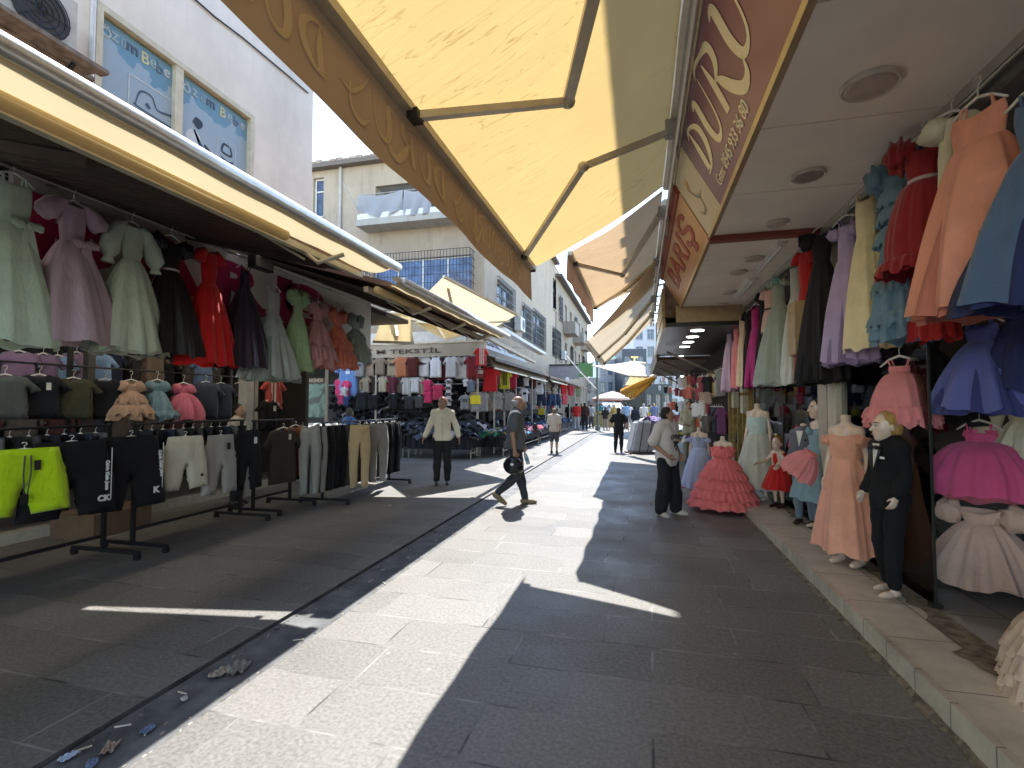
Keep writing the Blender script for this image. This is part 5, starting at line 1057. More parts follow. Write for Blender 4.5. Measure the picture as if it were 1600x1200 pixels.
def hand_prims(wr, dr, side, curl=.35, s=1.0, thumbdir=None):
    """palm, five unequal bent fingers and a thumb; dr = direction of the forearm; side = +1 left hand"""
    wr = Vector(wr); d = Vector(dr).normalized(); fw = Vector(thumbdir) if thumbdir else Vector((0,-1,0)); fw = (fw-d*fw.dot(d)).normalized(); inn = d.cross(fw)*(1 if side > 0 else -1)
    if inn.x*side > 0: inn = -inn
    P = []; pc = wr+d*.045*s
    for o_ in (-.026, -.009, .009, .026): P.append(('c', wr+d*.01*s+fw*o_*.6*s, wr+d*.085*s+fw*o_*s, .017*s, .014*s, .012))
    for i, (o_, L_) in enumerate(((.030,.070),(.011,.080),(-.009,.074),(-.028,.058))):
        b = wr+d*.090*s+fw*o_*s; c1 = curl*(1+.15*i); d1 = (d*math.cos(c1)+inn*math.sin(c1)); d2 = (d*math.cos(c1*2.2)+inn*math.sin(c1*2.2)); m = b+d1*L_*.5*s; e = m+d2*L_*.5*s
        P.append(('c', b, m, .0105*s, .0095*s, .004)); P.append(('c', m, e, .0095*s, .008*s, .003))
    tb = wr+d*.03*s+fw*.028*s; tm = tb+(d*.6+fw*.7+inn*.25).normalized()*.036*s; te = tm+(d*.9+fw*.25+inn*.3).normalized()*.030*s
    P.append(('c', tb, tm, .013*s, .011*s, .008)); P.append(('c', tm, te, .011*s, .009*s, .003)); return P
def headrot(J, yaw=0, pitch=0): return Matrix.Rotation(yaw, 3, 'Z') @ Matrix.Rotation(pitch, 3, 'X')
def head_prims(c, Rm, s=1.0, child=False, fem=False):
    c = Vector(c); T = lambda x, y, z: tuple(c+Rm @ Vector((x,y,z))*s); M = Rm; S = lambda *a: tuple(q*s for q in a)
    P = [('e', T(0,.012,.03), S(.074,.092,.092), .02, M), ('e', T(0,-.022,-.035), S(.056,.066,.072), .035, M), ('e', T(0,-.055,-.088), S(.026,.022,.020), .025, M),
         ('c', T(0,-.082,.018), T(0,-.104,-.018), .009*s, .014*s, .012), ('e', T(0,-.083,-.052), S(.022,.012,.0065), .006, M), ('e', T(0,-.079,-.064), S(.019,.012,.007), .006, M),
         ('c', T(-.045,-.073,.033), T(-.014,-.086,.033), .008*s, .009*s, .012), ('c', T(.045,-.073,.033), T(.014,-.086,.033), .008*s, .009*s, .012),
         ('e', T(-.038,-.056,-.018), S(.020,.016,.016), .02, M), ('e', T(.038,-.056,-.018), S(.020,.016,.016), .02, M)]
    for sx in (-1, 1): P.append(('e', T(sx*.077,.012,.0), S(.010,.020,.031), .006, M))
    return P
def body_prims(J, g=0.0, s=1.0, fat=0.0, hands=True, curl=.35, bare=None, child=False, thumb=None):
    P = []; a = lambda r: r*s+g; k = .04
    P += [('c', J['neck'], lerp(J['neck'], J['head'], .55), a(.055), a(.050), .02)]
    ch = Vector(J['chest']); wa = Vector(J['waist']); pe = Vector(J['pelvis'])
    for j in (-1, 1):
        sh = J['shL' if j > 0 else 'shR']
        P.append(('c', lerp(J['neck'], sh, .12), lerp(J['neck'], sh, .92), a(.048), a(.052), .05))
        P.append(('e', tuple(ch+Vector((j*.07*s,0,.03*s))), (a(.095),a(.105),a(.15)), .06, None))
        P.append(('e', tuple(ch+Vector((j*.06*s,.01,-.10*s))), (a(.085),a(.095),a(.14)), .06, None))
        P.append(('e', tuple(wa+Vector((j*.05*s,-fat*.3,0))), (a(.085+fat*.4),a(.095+fat),a(.13)), .06, None))
        P.append(('e', tuple(pe+Vector((j*.075*s,.012,-.01*s))), (a(.10+fat*.2),a(.115+fat*.4),a(.115)), .05, None))
    return P
def arm_prims(J, n, g=0.0, s=1.0, upto=1.0, start=0.0):
    a = lambda r: r*s+g; sh, el, wr = J['sh'+n], J['el'+n], J['wr'+n]; P = [('e', sh, (a(.058),)*3, .03, None)] if start == 0 else []
    if upto <= .5: P.append(('c', sh, lerp(sh, el, upto*2), a(.052), a(.046), .025)); return P
    P.append(('c', sh, el, a(.050), a(.038), .025)); P.append(('c', el, lerp(el, wr, .35), a(.040), a(.040), .02)); P.append(('c', lerp(el, wr, .35), lerp(el, wr, (upto-.5)*2), a(.040), a(.026), .015)); return P
def leg_prims(J, n, g=0.0, s=1.0, upto=1.0, wide=0.0):
    a = lambda r: r*s+g; hp, kn, an = J['hip'+n], J['kn'+n], J['an'+n]
    P = [('c', hp, lerp(hp, kn, .5), a(.088), a(.073), .03), ('c', lerp(hp, kn, .5), kn if upto > .5 else lerp(hp, kn, upto*2), a(.073), a(.056)+wide*.5, .02)]
    if upto > .5: 
        e = lerp(kn, an, (upto-.5)*2); P.append(('c', kn, lerp(kn, an, .35), a(.055)+wide*.6, a(.056)+wide*.8, .02)); P.append(('c', lerp(kn, an, .35), e, a(.056)+wide*.8, a(.036)+wide, .02))
    return P
def foot_prims(J, n, fd, g=0.0, s=1.0, drop=0.0):
    an = Vector(J['an'+n]); fd = Vector(fd).normalized(); z = Vector((0,0,1))
    return [('c', an, an-z*.03*s, .036*s+g, .036*s+g, .02), ('c', an-fd*.04*s-z*.045*s, an+fd*.11*s-z*(.052-drop)*s, .032*s+g, .030*s+g, .03), ('c', an+fd*.08*s-z*.055*s, an+fd*.165*s-z*(.060-drop*1.3)*s, .034*s+g, .022*s+g, .02)]
def wrinkle(amp, f=30, sd=0):
    return lambda X, Y, Z: amp*(np.sin(Z*f+3*np.sin(X*11+sd)+2*np.sin(Y*9)) * .6+.4*np.sin(X*f*.9+Z*f*.5+sd)+.3*np.sin(Y*f*1.2-Z*f*.7))
SKIN = mat((.42,.25,.17), .5, 0, .12, 12, .05, .4, name='skin'); SKIN2 = mat((.33,.18,.115), .5, 0, .12, 12, .05, name='skin_tan')
MANN = mat((.66,.50,.38), .28, 0, .03, 6, .0, .5, name='mannequin'); HAIRK = mat((.012,.009,.008), .6, 0, .3, 40, .6); HAIRG = mat((.35,.34,.33), .7, 0, .2, 40, .5); HAIRB = mat((.42,.25,.07), .55, 0, .3, 30, .6)
def eyes(t, c, Rm, s, iris=(.03,.02,.015), brow=(.03,.02,.015), lips=None, big=1.0):
    c = Vector(c); T = lambda x, y, z: c+Rm @ Vector((x,y,z))*s
    for sx in (-1, 1):
        m = MB(); m.ell(T(sx*.030,-.079,.014), (.0125*s*big,.006*s,.0075*s*big), 10, 6, Rm); e = m.build('eye', mat((.62,.60,.56), .25), t, True)
        m = MB(); m.ell(T(sx*.030,-.0845,.014), (.006*s*big,.003*s,.0065*s*big), 8, 6, Rm); m.build('iris', mat(iris, .2), e, True)
        m = MB(); m.tube([T(sx*.046,-.078,.036), T(sx*.030,-.089,.041), T(sx*.014,-.093,.036)], .0030*s, 5); m.build('eyebrow', mat(brow, .8), t)
    m = MB(); m.tube([T(-.020,-.091,-.057), T(-.007,-.0965,-.054), T(.007,-.0965,-.054), T(.020,-.091,-.057)], [.003*s,.0055*s,.0055*s,.003*s], 6); m.build('lips', mat(lips or (.30,.12,.09), .45), t, True)
def hairshape(t, c, Rm, s, kind, m):
    c = Vector(c); T = lambda x, y, z: tuple(c+Rm @ Vector((x,y,z))*s); S = lambda *a: tuple(q*s for q in a); Ri = np.array(Rm.transposed()); cc = np.array(c)
    def loc(X, Y, Z, q): return Ri[q][0]*(X-cc[0])+Ri[q][1]*(Y-cc[1])+Ri[q][2]*(Z-cc[2])
    if kind == 'short': P = [('e', T(0,.02,.042), S(.084,.098,.096), .02, Rm), ('e', T(0,.05,-.01), S(.074,.07,.08), .03, Rm)]; cut = lambda X, Y, Z: np.maximum(-(loc(X,Y,Z,1)/s+.052-.0*Z)*.7, -(loc(X,Y,Z,2)/s+np.clip(.05+loc(X,Y,Z,1)/s*.75,-.055,.08)-.02-(.02)))*s if False else np.minimum(np.maximum(.055-loc(X,Y,Z,2)/s, -.03-loc(X,Y,Z,1)/s), np.maximum(-.01-loc(X,Y,Z,1)/s, -.06-loc(X,Y,Z,2)/s))*s
    elif kind == 'rim': P = [('e', T(0,.035,.02), S(.080,.086,.080), .02, Rm)]; cut = lambda X, Y, Z: np.maximum(np.maximum(-.005-loc(X,Y,Z,1)/s, loc(X,Y,Z,2)/s-.055), -.06-loc(X,Y,Z,2)/s)*s
    elif kind == 'cap': P = [('e', T(0,.016,.045), S(.082,.098,.085), .02, Rm)]; cut = lambda X, Y, Z: (.035-loc(X,Y,Z,2)/s)*s
    else: P = [('e', T(0,.03,.042), S(.088,.096,.096), .02, Rm), ('e', T(0,.09,.03), S(.05,.05,.055), .03, Rm)]; cut = lambda X, Y, Z: np.minimum(np.maximum(.05-loc(X,Y,Z,2)/s, -.04-loc(X,Y,Z,1)/s), np.maximum(-.0-loc(X,Y,Z,1)/s, -.06-loc(X,Y,Z,2)/s))*s
    me = sdf_mesh(P, .008*s+.002, disp=lambda X, Y, Z: .003*s*(np.sin(X*170/s+4*np.sin(Y*60/s))*np.sin(Z*90/s+X*40/s)), name='hair', cut=cut)
    return ob('hair', me, m, t)
def figure(name, label, cat, loc, rz, H=1.75, J=None, skin=None, hair=('short', None), head=(0, 0), top=None, bottom=None, shoes=None, fat=0.0, group=None, curl=.35,
           feet=((0,-1,0),(0,-1,0)), h=.012, face=True, headed=True, hs=1.0, drop=(0,0), base_s=1.0, wide=0.0, lips=None, iris=(.03,.02,.015), bigeye=1.0, thumbs=(None, None), slim=0):
    """top=(material, sleeve 0..1, hem z, looseness); bottom=(material, length 0..1, looseness)"""
    t = thing(name, label, cat, loc, rz, group); k = H/1.75; t.scale = (k, k, k)
    J = J or skel(); skin = skin or SKIN; s = base_s; Rm = headrot(J, *head)
    B = body_prims(J, -.004-slim, s, fat)
    for n in 'LR': B += arm_prims(J, n, -slim*.7, s)+leg_prims(J, n, -.003-slim*.7, s)+foot_prims(J, n, feet[0 if n == 'L' else 1], 0, s, drop[0 if n == 'L' else 1])
    for i, n in enumerate('LR'): B += hand_prims(J['wr'+n], Vector(J['wr'+n])-Vector(J['el'+n]), 1 if n == 'L' else -1, curl if not isinstance(curl, tuple) else curl[i], s, thumbs[i])
    if headed: B += head_prims(J['head'], Rm, hs)
    ob('body', sdf_mesh(B, h), skin, t)
    if headed and face: eyes(t, J['head'], Rm, hs, lips=lips, iris=iris, big=bigeye)
    if headed and hair[0]: hairshape(t, J['head'], Rm, hs, hair[0], hair[1] or HAIRK)
    if top:
        m, sl, hem, lo = top[:4]; P = [p for p in body_prims(J, .010+lo, s, fat)[1:]]
        P.append(('c', J['neck'], lerp(J['neck'], J['head'], .12), .058*s+lo*.5, .056*s+lo*.3, .02))
        for n in 'LR': P += arm_prims(J, n, .009+lo*.9, s, sl)
        if sl <= .5:
            for n in 'LR': e = lerp(J['sh'+n], J['el'+n], sl*2); P.append(('c', lerp(J['sh'+n], e, .5), e, .058*s+lo, .062*s+lo*1.3, .02))
        P.append(('c', (J['pelvis'][0]-.06,J['pelvis'][1],J['pelvis'][2]), (J['pelvis'][0]-.065,J['pelvis'][1],hem), .10+lo+fat*.3, .098+lo+fat*.3, .04)); P.append(('c', (J['pelvis'][0]+.06,J['pelvis'][1],J['pelvis'][2]), (J['pelvis'][0]+.065,J['pelvis'][1],hem), .10+lo+fat*.3, .098+lo+fat*.3, .04))
        armlow = min(J['wrL'][2], J['wrR'][2], hem)
        def cut(X, Y, Z, c=J['pelvis']): # flat hem around the hips, arms left alone
            return np.where((np.abs(X-c[0]) < .21) & (Z < hem+.03), hem-Z, -1.0) if sl > .5 else np.where(Z < hem+.03, hem-Z, -1.0)
        ob('shirt', sdf_mesh(P, h, disp=wrinkle(.0035+lo*.12, 26, len(label)), name='shirt', cut=cut), m, t)
    if bottom:
        m, ln, lo = bottom[:3]; P = []
        for j in (-1, 1): P.append(('e', (J['pelvis'][0]+j*.07*s, J['pelvis'][1]+.01, J['pelvis'][2]-.01), (.105*s+lo, .112*s+lo+fat*.4, .12*s), .05, None))
        for n in 'LR': P += leg_prims(J, n, .008+lo, s, ln, wide)
        ob('trousers' if ln > .6 else 'shorts', sdf_mesh(P, h, disp=wrinkle(.004+lo*.1, 24, len(label)+2), name='trousers'), m, t)
    if shoes:
        for i, n in enumerate('LR'):
            zf = J['an'+n][2]
            ob('shoe', sdf_mesh(foot_prims(J, n, feet[i], .009, s, drop[i]), h*.9, name='shoe'), shoes, t)
    return t
CAMP = Vector((0,0,1.6))
def face_cam(p, off=0): d = CAMP-Vector(p); return math.atan2(d.y, d.x)+R(90)+R(off)

# --- the man in the pale shirt
p = onZ(691, 757)
t = figure('person', 'bald man in a cream long-sleeved shirt and dark trousers walking towards the camera', 'person', p, face_cam(p), 1.75,
  skel(shL=(.165,.01,1.42), shR=(-.165,.01,1.42), elL=(.27,.03,1.17), wrL=(.32,-.06,.93), elR=(-.26,.03,1.17), wrR=(-.36,-.07,.95), knL=(.10,-.03,.50), anL=(.10,.03,.085), knR=(-.10,-.02,.5), anR=(-.115,-.02,.085)),
  SKIN2, ('rim', HAIRG), (R(-25), 0), (cloth((.72,.66,.52), .0, .8), .93, .88, .014), (cloth((.018,.018,.020)), .97, .018), mat((.02,.018,.016), .4), fat=.03, h=.0105, hs=1.15, base_s=.92)
MB().box((-.006,-.176,.90),(.006,-.170,1.36)).build('placket', mat((.55,.50,.38), .7), t)
MB().cbox((.09,-.165,1.27),(.10,.008,.11)).build('pocket', mat((.66,.60,.46), .8), t)
# --- the man in grey with helmet and bottle, walking right
p = onZ(806, 789)
gl = figure('person', 'bald man in grey t-shirt and dark jeans striding right with helmet and bottle', 'person', p, YAW+R(90), 1.74,
  skel(head=(0,-.045,1.62), neck=(0,-.01,1.485), elL=(.24,.05,1.14), wrL=(.25,-.09,.92), elR=(-.24,.05,1.14), wrR=(-.25,.02,.88),
       knL=(.09,-.06,.49), anL=(.09,-.15,.09), knR=(-.09,-.02,.50), anR=(-.09,.30,.20)),
  SKIN2, ('rim', HAIRG), (R(4), R(4)), (cloth((.085,.087,.090), .0, .85), .30, .90, .020), (cloth((.035,.038,.045)), .97, .012), mat((.20,.14,.085), .6), fat=.03, h=.0105, feet=((0,-1,0),(0,-.75,-.55)), drop=(0,0), curl=(1.0,.6))
hl = MB(); 
M_ = Matrix.Rotation(YAW+R(90), 4, 'Z'); hp = Vector(p)+M_ @ Vector((-.27,.05,.66)); 
hm_ = thing('helmet', 'black motorcycle helmet held low by the man in the grey t-shirt', 'helmet', hp, YAW+R(75))
ob('shell', sdf_mesh([('e',(0,0,.0),(.125,.15,.14),.02,None),('e',(0,-.06,-.05),(.10,.11,.08),.03,None)], .012), mat((.012,.012,.013), .18, 0, .1), hm_)
MB().tube([(0,.02,.14),(0,.04,.20),(0,-.0,.215)], .008, 6).build('strap', DKMETAL, hm_); m_ = MB(); m_.grid(lambda u, v: (.128*math.sin((u-.5)*2.6), -.152*math.cos((u-.5)*2.6)-.004, -.03+.09*v), 12, 4); m_.build('visor', mat((.03,.03,.035), .06), hm_, True)
MB().ell((-.12,-.02,.03),(.012,.03,.02)).build('sticker', WHITE, hm_)
bp_ = Vector(p)+M_ @ Vector((.27,-.17,.74)); bt = thing('bottle', 'clear water bottle in the hand of the man in the grey t-shirt', 'bottle', bp_, 0); bt.rotation_euler = (R(8),R(-16),0)
BG = mat((.60,.68,.72), .08, 0, .05, 5, 0, .6, name='bottle_plastic')
m_ = MB(); m_.lathe([(.001,-.13),(.032,-.13),(.034,-.12),(.032,-.03),(.034,-.02),(.034,.03),(.014,.075),(.013,.09)], n=16); m_.build('bottle_body', BG, bt, True); MB().lathe([(.015,.088),(.015,.108),(.001,.108)], n=12).build('cap', mat((.05,.15,.45), .4), bt)
MB().lathe([(.0345,-.07),(.0345,-.02)], n=16).build('label', mat((.15,.32,.6), .4), bt)
# --- teenager in the white t-shirt by the tiered dress
p = onZ(1044, 805)
J_ = skel(head=(0,-.02,1.62), elL=(.27,.08,1.16), wrL=(.20,-.09,.97), elR=(-.27,.08,1.16), wrR=(-.17,-.12,.99), knL=(.13,-.03,.50), anL=(.16,-.03,.085), knR=(-.12,-.02,.50), anR=(-.15,.03,.085))
te = figure('person', 'dark-haired teenager in a white printed t-shirt and wide black trousers', 'person', p, YAW+R(35), 1.56, J_, SKIN2, ('short', HAIRK), (R(38), 0),
  (cloth((.55,.50,.47), .0, .85), .42, .80, .022), (cloth((.013,.014,.018)), .96, .022), mat((.50,.45,.38), .6), h=.0105, wide=.035, feet=((.35,-1,0),(-.2,-1,0)))
m_ = textmesh('CHEW', .09, .003); a_ = np.empty(len(m_.vertices)*3); m_.vertices.foreach_get('co', a_); a_ = a_.reshape(-1,3); m_.vertices.foreach_set('co', np.stack([a_[:,0]*.8, -.165-.03*0+.6*a_[:,0]**2-a_[:,2], a_[:,1]+1.28-1.5*a_[:,0]**2], 1).ravel()); ob('print', m_, mat((.08,.07,.07), .8), te)
m_ = MB(); 
for q in ((0,0,.035),(.05,.02,.02),(-.05,.02,.022),(.03,-.05,.018),(-.035,-.045,.02),(0,-.09,.016)): m_.ell((q[0],-.172+.5*q[0]**2,1.17+q[1]),(q[2],.006,q[2]*1.2),10,6)
m_.build('print', mat((.03,.028,.028), .8), te)
# --- boy in beige from behind
p = onZ(866, 708)
figure('person', 'boy in a beige t-shirt and grey shorts standing with his back to the camera', 'person', p, face_cam(p, 168), 1.47, skel(elL=(.23,-.03,1.16), wrL=(.19,-.20,1.06)), SKIN, ('short', mat((.20,.13,.07), .7)), (R(20), R(8)),
  (cloth((.50,.41,.32)), .40, .84, .02), (cloth((.07,.07,.075)), .50, .02), mat((.03,.03,.032), .6), h=.014, face=False)
p = onZ(874, 690); bg_ = thing('bag', 'small dark bag at the hand of the boy in beige', 'bag', (p.x-.03, onZ(866,708).y+.1, .72), YAW); MB().ell((0,0,.12),(.09,.05,.13),10,8).build('pouch', BLACK, bg_, True); MB().tube([(-.05,0,.22),(0,0,.33),(.05,0,.22)], .008, 5).build('handle', BLACK, bg_)
# --- man in black walking away
p = onZ(967, 707)
figure('person', 'man all in black walking away down the sunlit middle of the street', 'person', p, face_cam(p, 178), 1.50, skel(elL=(.30,.03,1.17), wrL=(.36,-.02,.93), elR=(-.30,.03,1.17), wrR=(-.36,-.02,.93), anL=(.13,.12,.10), knL=(.11,-.03,.5), anR=(-.09,-.10,.085)), SKIN, ('short', HAIRK), (0,0),
  (cloth((.010,.010,.011)), .38, .86, .018), (cloth((.012,.012,.013)), .97, .012), BLACK, h=.014, face=False)
# --- man in the dark doorway
p = onZ(1079, 760); p = Vector((1.25, 11.2, 0)); p = onX(1078, 700, 1.3)
figure('person', 'bearded man in a light olive shirt standing behind the denim bust', 'person', (p.x, p.y, 0), YAW+R(-25), 1.68, skel(elR=(-.24,-.02,1.16), wrR=(-.10,-.20,1.10)), SKIN2, ('short', HAIRK), (R(10), R(6)), (cloth((.30,.29,.21)), .9, .85, .02), (cloth((.22,.20,.15)), .97, .015), mat((.03,.03,.03), .5), h=.014)
# --- distant walkers
def far(px, py, H, lab, topc, botc, sl=.4, yaw=170, hair=HAIRK, **k):
    p = onZ(px, py); return figure('person', lab, 'person', p, face_cam(p, yaw), H, skel(anL=(.10,.10,.10), anR=(-.10,-.10,.085), **k), SKIN, ('short', hair), (0,0), (cloth(topc), sl, .86, .02), (cloth(botc), .97, .015), BLACK, h=.02, face=False, group='people far down the street')
far(901, 672, 1.70, 'far person in a red top and pale trousers under the left stalls', (.50,.03,.03), (.45,.45,.47))
far(914, 672, 1.72, 'far person in dark brown beside the one in red', (.05,.025,.02), (.02,.02,.025), .9)
far(993, 677, 1.50, 'far woman in a long dark patterned coat in the sun', (.03,.035,.06), (.03,.035,.05), .9)
far(1006, 672, 1.65, 'far man in a white shirt with dark trousers in the sun', (.60,.62,.64), (.03,.03,.05), .4, hair=HAIRG)
far(946, 672, 1.45, 'far person in dark clothes leaning beside the lamp post', (.03,.03,.035), (.30,.24,.20), .4)
far(1015, 668, 1.6, 'far person with a yellow top near the goods on the right', (.50,.40,.05), (.06,.05,.08))
far(984, 664, 1.6, 'far small person in white in front of the dark shopfront', (.6,.6,.6), (.4,.42,.46))
far(889, 668, 1.65, 'far person in black next to the red jerseys on the left', (.02,.02,.022), (.02,.02,.02))
for px, py, H_, lab, c1, c2 in ((938,663,1.68,'far person in a teal top left of the parasol',(.05,.2,.22),(.05,.05,.06)),(960,668,1.6,'far woman in a mustard dress near the van',(.4,.28,.08),(.4,.28,.08)),(978,670,1.7,'far man in a sky blue shirt beside the grey bale',(.2,.32,.5),(.06,.06,.08)),(924,669,1.62,'far person in pale grey just left of the lamp post',(.4,.4,.42),(.08,.08,.1)),(988,660,1.65,'far person in dark red in front of the grey building',(.25,.03,.04),(.05,.05,.05)),(909,664,1.66,'far person in olive behind the red top',(.15,.16,.08),(.06,.06,.06)),(1022,672,1.7,'far man in a checked blue shirt by the goods table',(.12,.16,.28),(.05,.05,.07))): far(px, py, H_, lab, c1, c2, yaw=rnd.choice((10, 170, 90, 200)))
# --- people behind the left racks
p = onX(372, 650, -6.25)
figure('person', 'person in a striped cream top seen from behind over the left rack', 'person', (p.x, p.y, 0), R(115), 1.60, None, SKIN2, ('short', HAIRK), (R(-20),0), (cloth((.46,.40,.28)), .45, .86, .02), (cloth((.02,.02,.025)), .95, .01), mat((.05,.03,.022), .5), h=.014, face=False)
st = [o for o in bpy.data.objects if o.name.startswith('shirt')][-1]
for z in (1.36, 1.27): MB().lathe([(.150,0),(.158,.012),(.150,.024)], (0,.0,z), 24, 1.35, .93).build('stripe', BLACK, st)
p = onX(546, 650, -6.1)
figure('person', 'child with grey hair cap and blue and white top behind the trouser rack', 'person', (p.x, p.y, 0), R(150), 1.52, None, SKIN2, ('short', mat((.10,.10,.11), .8)), (R(20),0), (cloth((.05,.16,.50)), .45, .86, .02), (cloth((.02,.02,.03)), .95, .01), mat((.04,.04,.04), .5), h=.014, face=False)

# ================================================================== MANNEQUINS
def mannequin(label, loc, rz, H, dressing=None, headed=True, J=None, hair=None, head=(0,0), top=None, bottom=None, hs=1.15, shoes=None, lips=(.45,.10,.08), feet=((0,-1,0),(0,-1,0)), iris=(.02,.04,.05), h=.011, base=True, **k):
    J = J or skel()
    for n_, s_ in (('L',1),('R',-1)):
        J['sh'+n_] = (s_*.145,.01,1.415)
        if abs(J['el'+n_][0]) < .26: J['el'+n_] = (s_*.195,)+tuple(J['el'+n_][1:])
        if abs(J['wr'+n_][0]) > .22 and abs(J['wr'+n_][0]) < .28: J['wr'+n_] = (s_*.215,)+tuple(J['wr'+n_][1:])
    k.setdefault('base_s', .86)
    t = figure('mannequin', label, 'mannequin', loc, rz, H, J, MANN, hair or (None, None), head, top, bottom, shoes, headed=headed, hs=hs, lips=lips, iris=iris, h=h, feet=feet, bigeye=1.25, slim=.012, **k)
    if not headed:
        MB().lathe([(.047,-.02),(.046,.03),(.050,.045),(.001,.05)], (0,.005,1.53), 16).build('neck_cap', MANN, t, True)
    if dressing:
        kk = dict(dressing); c = kk.pop('c'); L_ = kk.pop('L'); kk['bust'] = .163; kk['waist'] = .142; kk['bd'] = 1.72
        d = dress('dress', '', (0,0,0), 0, L_, c, hang=False, ztop=1.47, root=t, **kk); t['label'] = label; t.rotation_euler = (0,0,rz)
    return t
S = SZ
def st_(px, py): return onZ(px, py, SZ)
p = st_(1394, 930)
bj = mannequin('blond boy mannequin in a black suit with bow tie, nearest on the tiled step', p, R(-72), 1.38, J=skel(head=(0,-.02,1.615), elL=(.25,.0,1.16), wrL=(.20,-.10,.97), elR=(-.25,.02,1.16), wrR=(-.20,-.10,.97), anL=(.09,-.05,.085), anR=(-.11,.06,.085), knL=(.10,-.06,.5)),
  hair=('short', HAIRB), head=(R(-14), 0), top=(cloth((.010,.010,.011), 0, .9), .93, .82, .020), bottom=(cloth((.010,.010,.011), 0, .9), .95, .016), hs=1.22, h=.0095)
m_ = MB(); m_.add([(-.045,-.118,1.46),(.045,-.118,1.46),(.005,-.160,1.22)],[(0,1,2)]); m_.build('shirt_front', mat((.70,.66,.56), .7), bj)
m_ = MB(); m_.ell((-.035,-.150,1.425),(.035,.014,.022),8,6); m_.ell((.035,-.150,1.425),(.035,.014,.022),8,6); m_.ell((0,-.155,1.425),(.012,.014,.014),8,6); m_.build('bow_tie', BLACK, bj, True)
for s_ in (-1,1): m_ = MB(); m_.add([(s_*.045,-.12,1.47),(s_*.085,-.135,1.42),(s_*.045,-.162,1.30),(s_*.006,-.168,1.20)],[(0,1,2,3)]); m_.build('lapel', mat((.016,.016,.018), .35), bj)
MB().cbox((.10,-.145,1.33),(.05,.006,.02)).build('pocket_square', WHITE, bj)
p = st_(1327, 882)
mannequin('headless mannequin in a long peach off-shoulder gown on the step', p, R(-50), 1.50, dict(c=(.60,.29,.19), L=1.33, hem=.33, hemd=.24, sleeve='off', fold=.13, folds=(7,12), seed=60, waist=.11, bust=.135, wf=.27, rough=.5), headed=False, shoes=MANN)
p = st_(1283, 828)
mannequin('dark-haired girl mannequin in a dusty blue strapless dress on the step', p, R(-78), 1.50, dict(c=(.20,.31,.35), L=1.05, hem=.42, hemd=.33, sleeve='none', fold=.07, folds=(9,15), seed=61, waist=.11, bust=.13, wf=.31, rose=(.20,.33,.38), trans=.2),
  hair=('bun', mat((.03,.014,.010), .5, 0, .3, 30, .5)), head=(R(0),0), bottom=(cloth((.15,.22,.27)), .93, .006))
p = Vector(st_(1243, 820)); 
hung(1272, 702, 752, 1.72, 'small salmon pink tulle skirt dress held out beside the dusty blue dress', F(60), (.66,.25,.24), None, hem=.17, hemd=.12, seed=64, shape='ball', fold=.1, trans=.4, hang=False, bust=.06, waist=.06, wf=.2, lean=R(34))
p = st_(1217, 792)
rg = mannequin('small auburn-haired girl mannequin in a red party dress on the step', p, R(-52), .94, dict(c=(.45,.012,.010), L=1.0, hem=.42, hemd=.36, sleeve='cap', fold=.06, folds=(13,23), seed=62, waist=.13, bust=.15, wf=.36, shape='a', trans=.2),
  J=skel(head=(0,-.02,1.66), elL=(.27,-.10,1.20), wrL=(.30,-.33,1.12), elR=(-.27,-.10,1.20), wrR=(-.33,-.33,1.14)), hair=('short', mat((.20,.085,.035), .6, 0, .3, 30, .5)), hs=1.55, base_s=1.2, shoes=mat((.03,.012,.010), .4))
p = st_(1250, 790); p = onX(1256, 790, 2.0)
bs = mannequin('headless boy mannequin in a grey checked suit behind the dusty blue dress', (1.92, onX(1258,780,1.92).y, SZ), R(-45), 1.35, headed=False, top=(cloth((.13,.13,.15), 0, .9), .93, .84, .018), bottom=(cloth((.16,.20,.25)), .95, .012), shoes=mat((.05,.03,.02), .4), h=.013)
m_ = MB(); m_.add([(-.055,-.112,1.47),(.055,-.112,1.47),(.008,-.150,1.22)],[(0,1,2)]); m_.build('shirt_front', mat((.72,.68,.60), .7), bs)
MB().ell((.10,-.135,1.33),(.022,.01,.018),8,6).build('pocket_square', BLACK, bs)
# on the street: tiered coral dress and pale blue one
p = onZ(1131, 799)
mannequin('headless mannequin in a wide coral pink tiered tulle dress on the street', p, R(-18), 1.24, dict(c=(.63,.155,.15), L=1.36, hem=.60, hemd=.5, sleeve='off', fold=.05, folds=(19,31), seed=63, waist=.12, bust=.14, wf=.24, trans=.3,
   frills=((-.45,.16,1.3),(.03,.22,1.15),(.22,.22,1.1),(.42,.22,1.1),(.61,.22,1.1),(.80,.20,1.1)), rose=(.6,.08,.09)), headed=False)
p = onZ(1094, 778)
mannequin('headless mannequin in a pale periwinkle blue ball dress behind the coral tiered one', p, R(-18), 1.33, dict(c=(.40,.45,.62), L=1.22, hem=.40, hemd=.34, sleeve='off', fold=.05, folds=(13,23), seed=65, waist=.11, bust=.13, wf=.28, trans=.35, petti=(.35,.03,.06), rose=(.32,.40,.46)), headed=False)
p = st_(1186, 781)
mannequin('headless mannequin in a sage dress with floral lace skirt at the far step end', (p.x, p.y, SZ), R(-40), 1.62, dict(c=(.42,.50,.47), L=1.25, hem=.42, hemd=.34, sleeve='none', fold=.05, folds=(11,19), seed=66, waist=.10, bust=.13, wf=.30, trans=.2, skirt_c=(.42,.42,.34), flowers=(.52,.46,.38), petti=(.33,.42,.43)), headed=False)
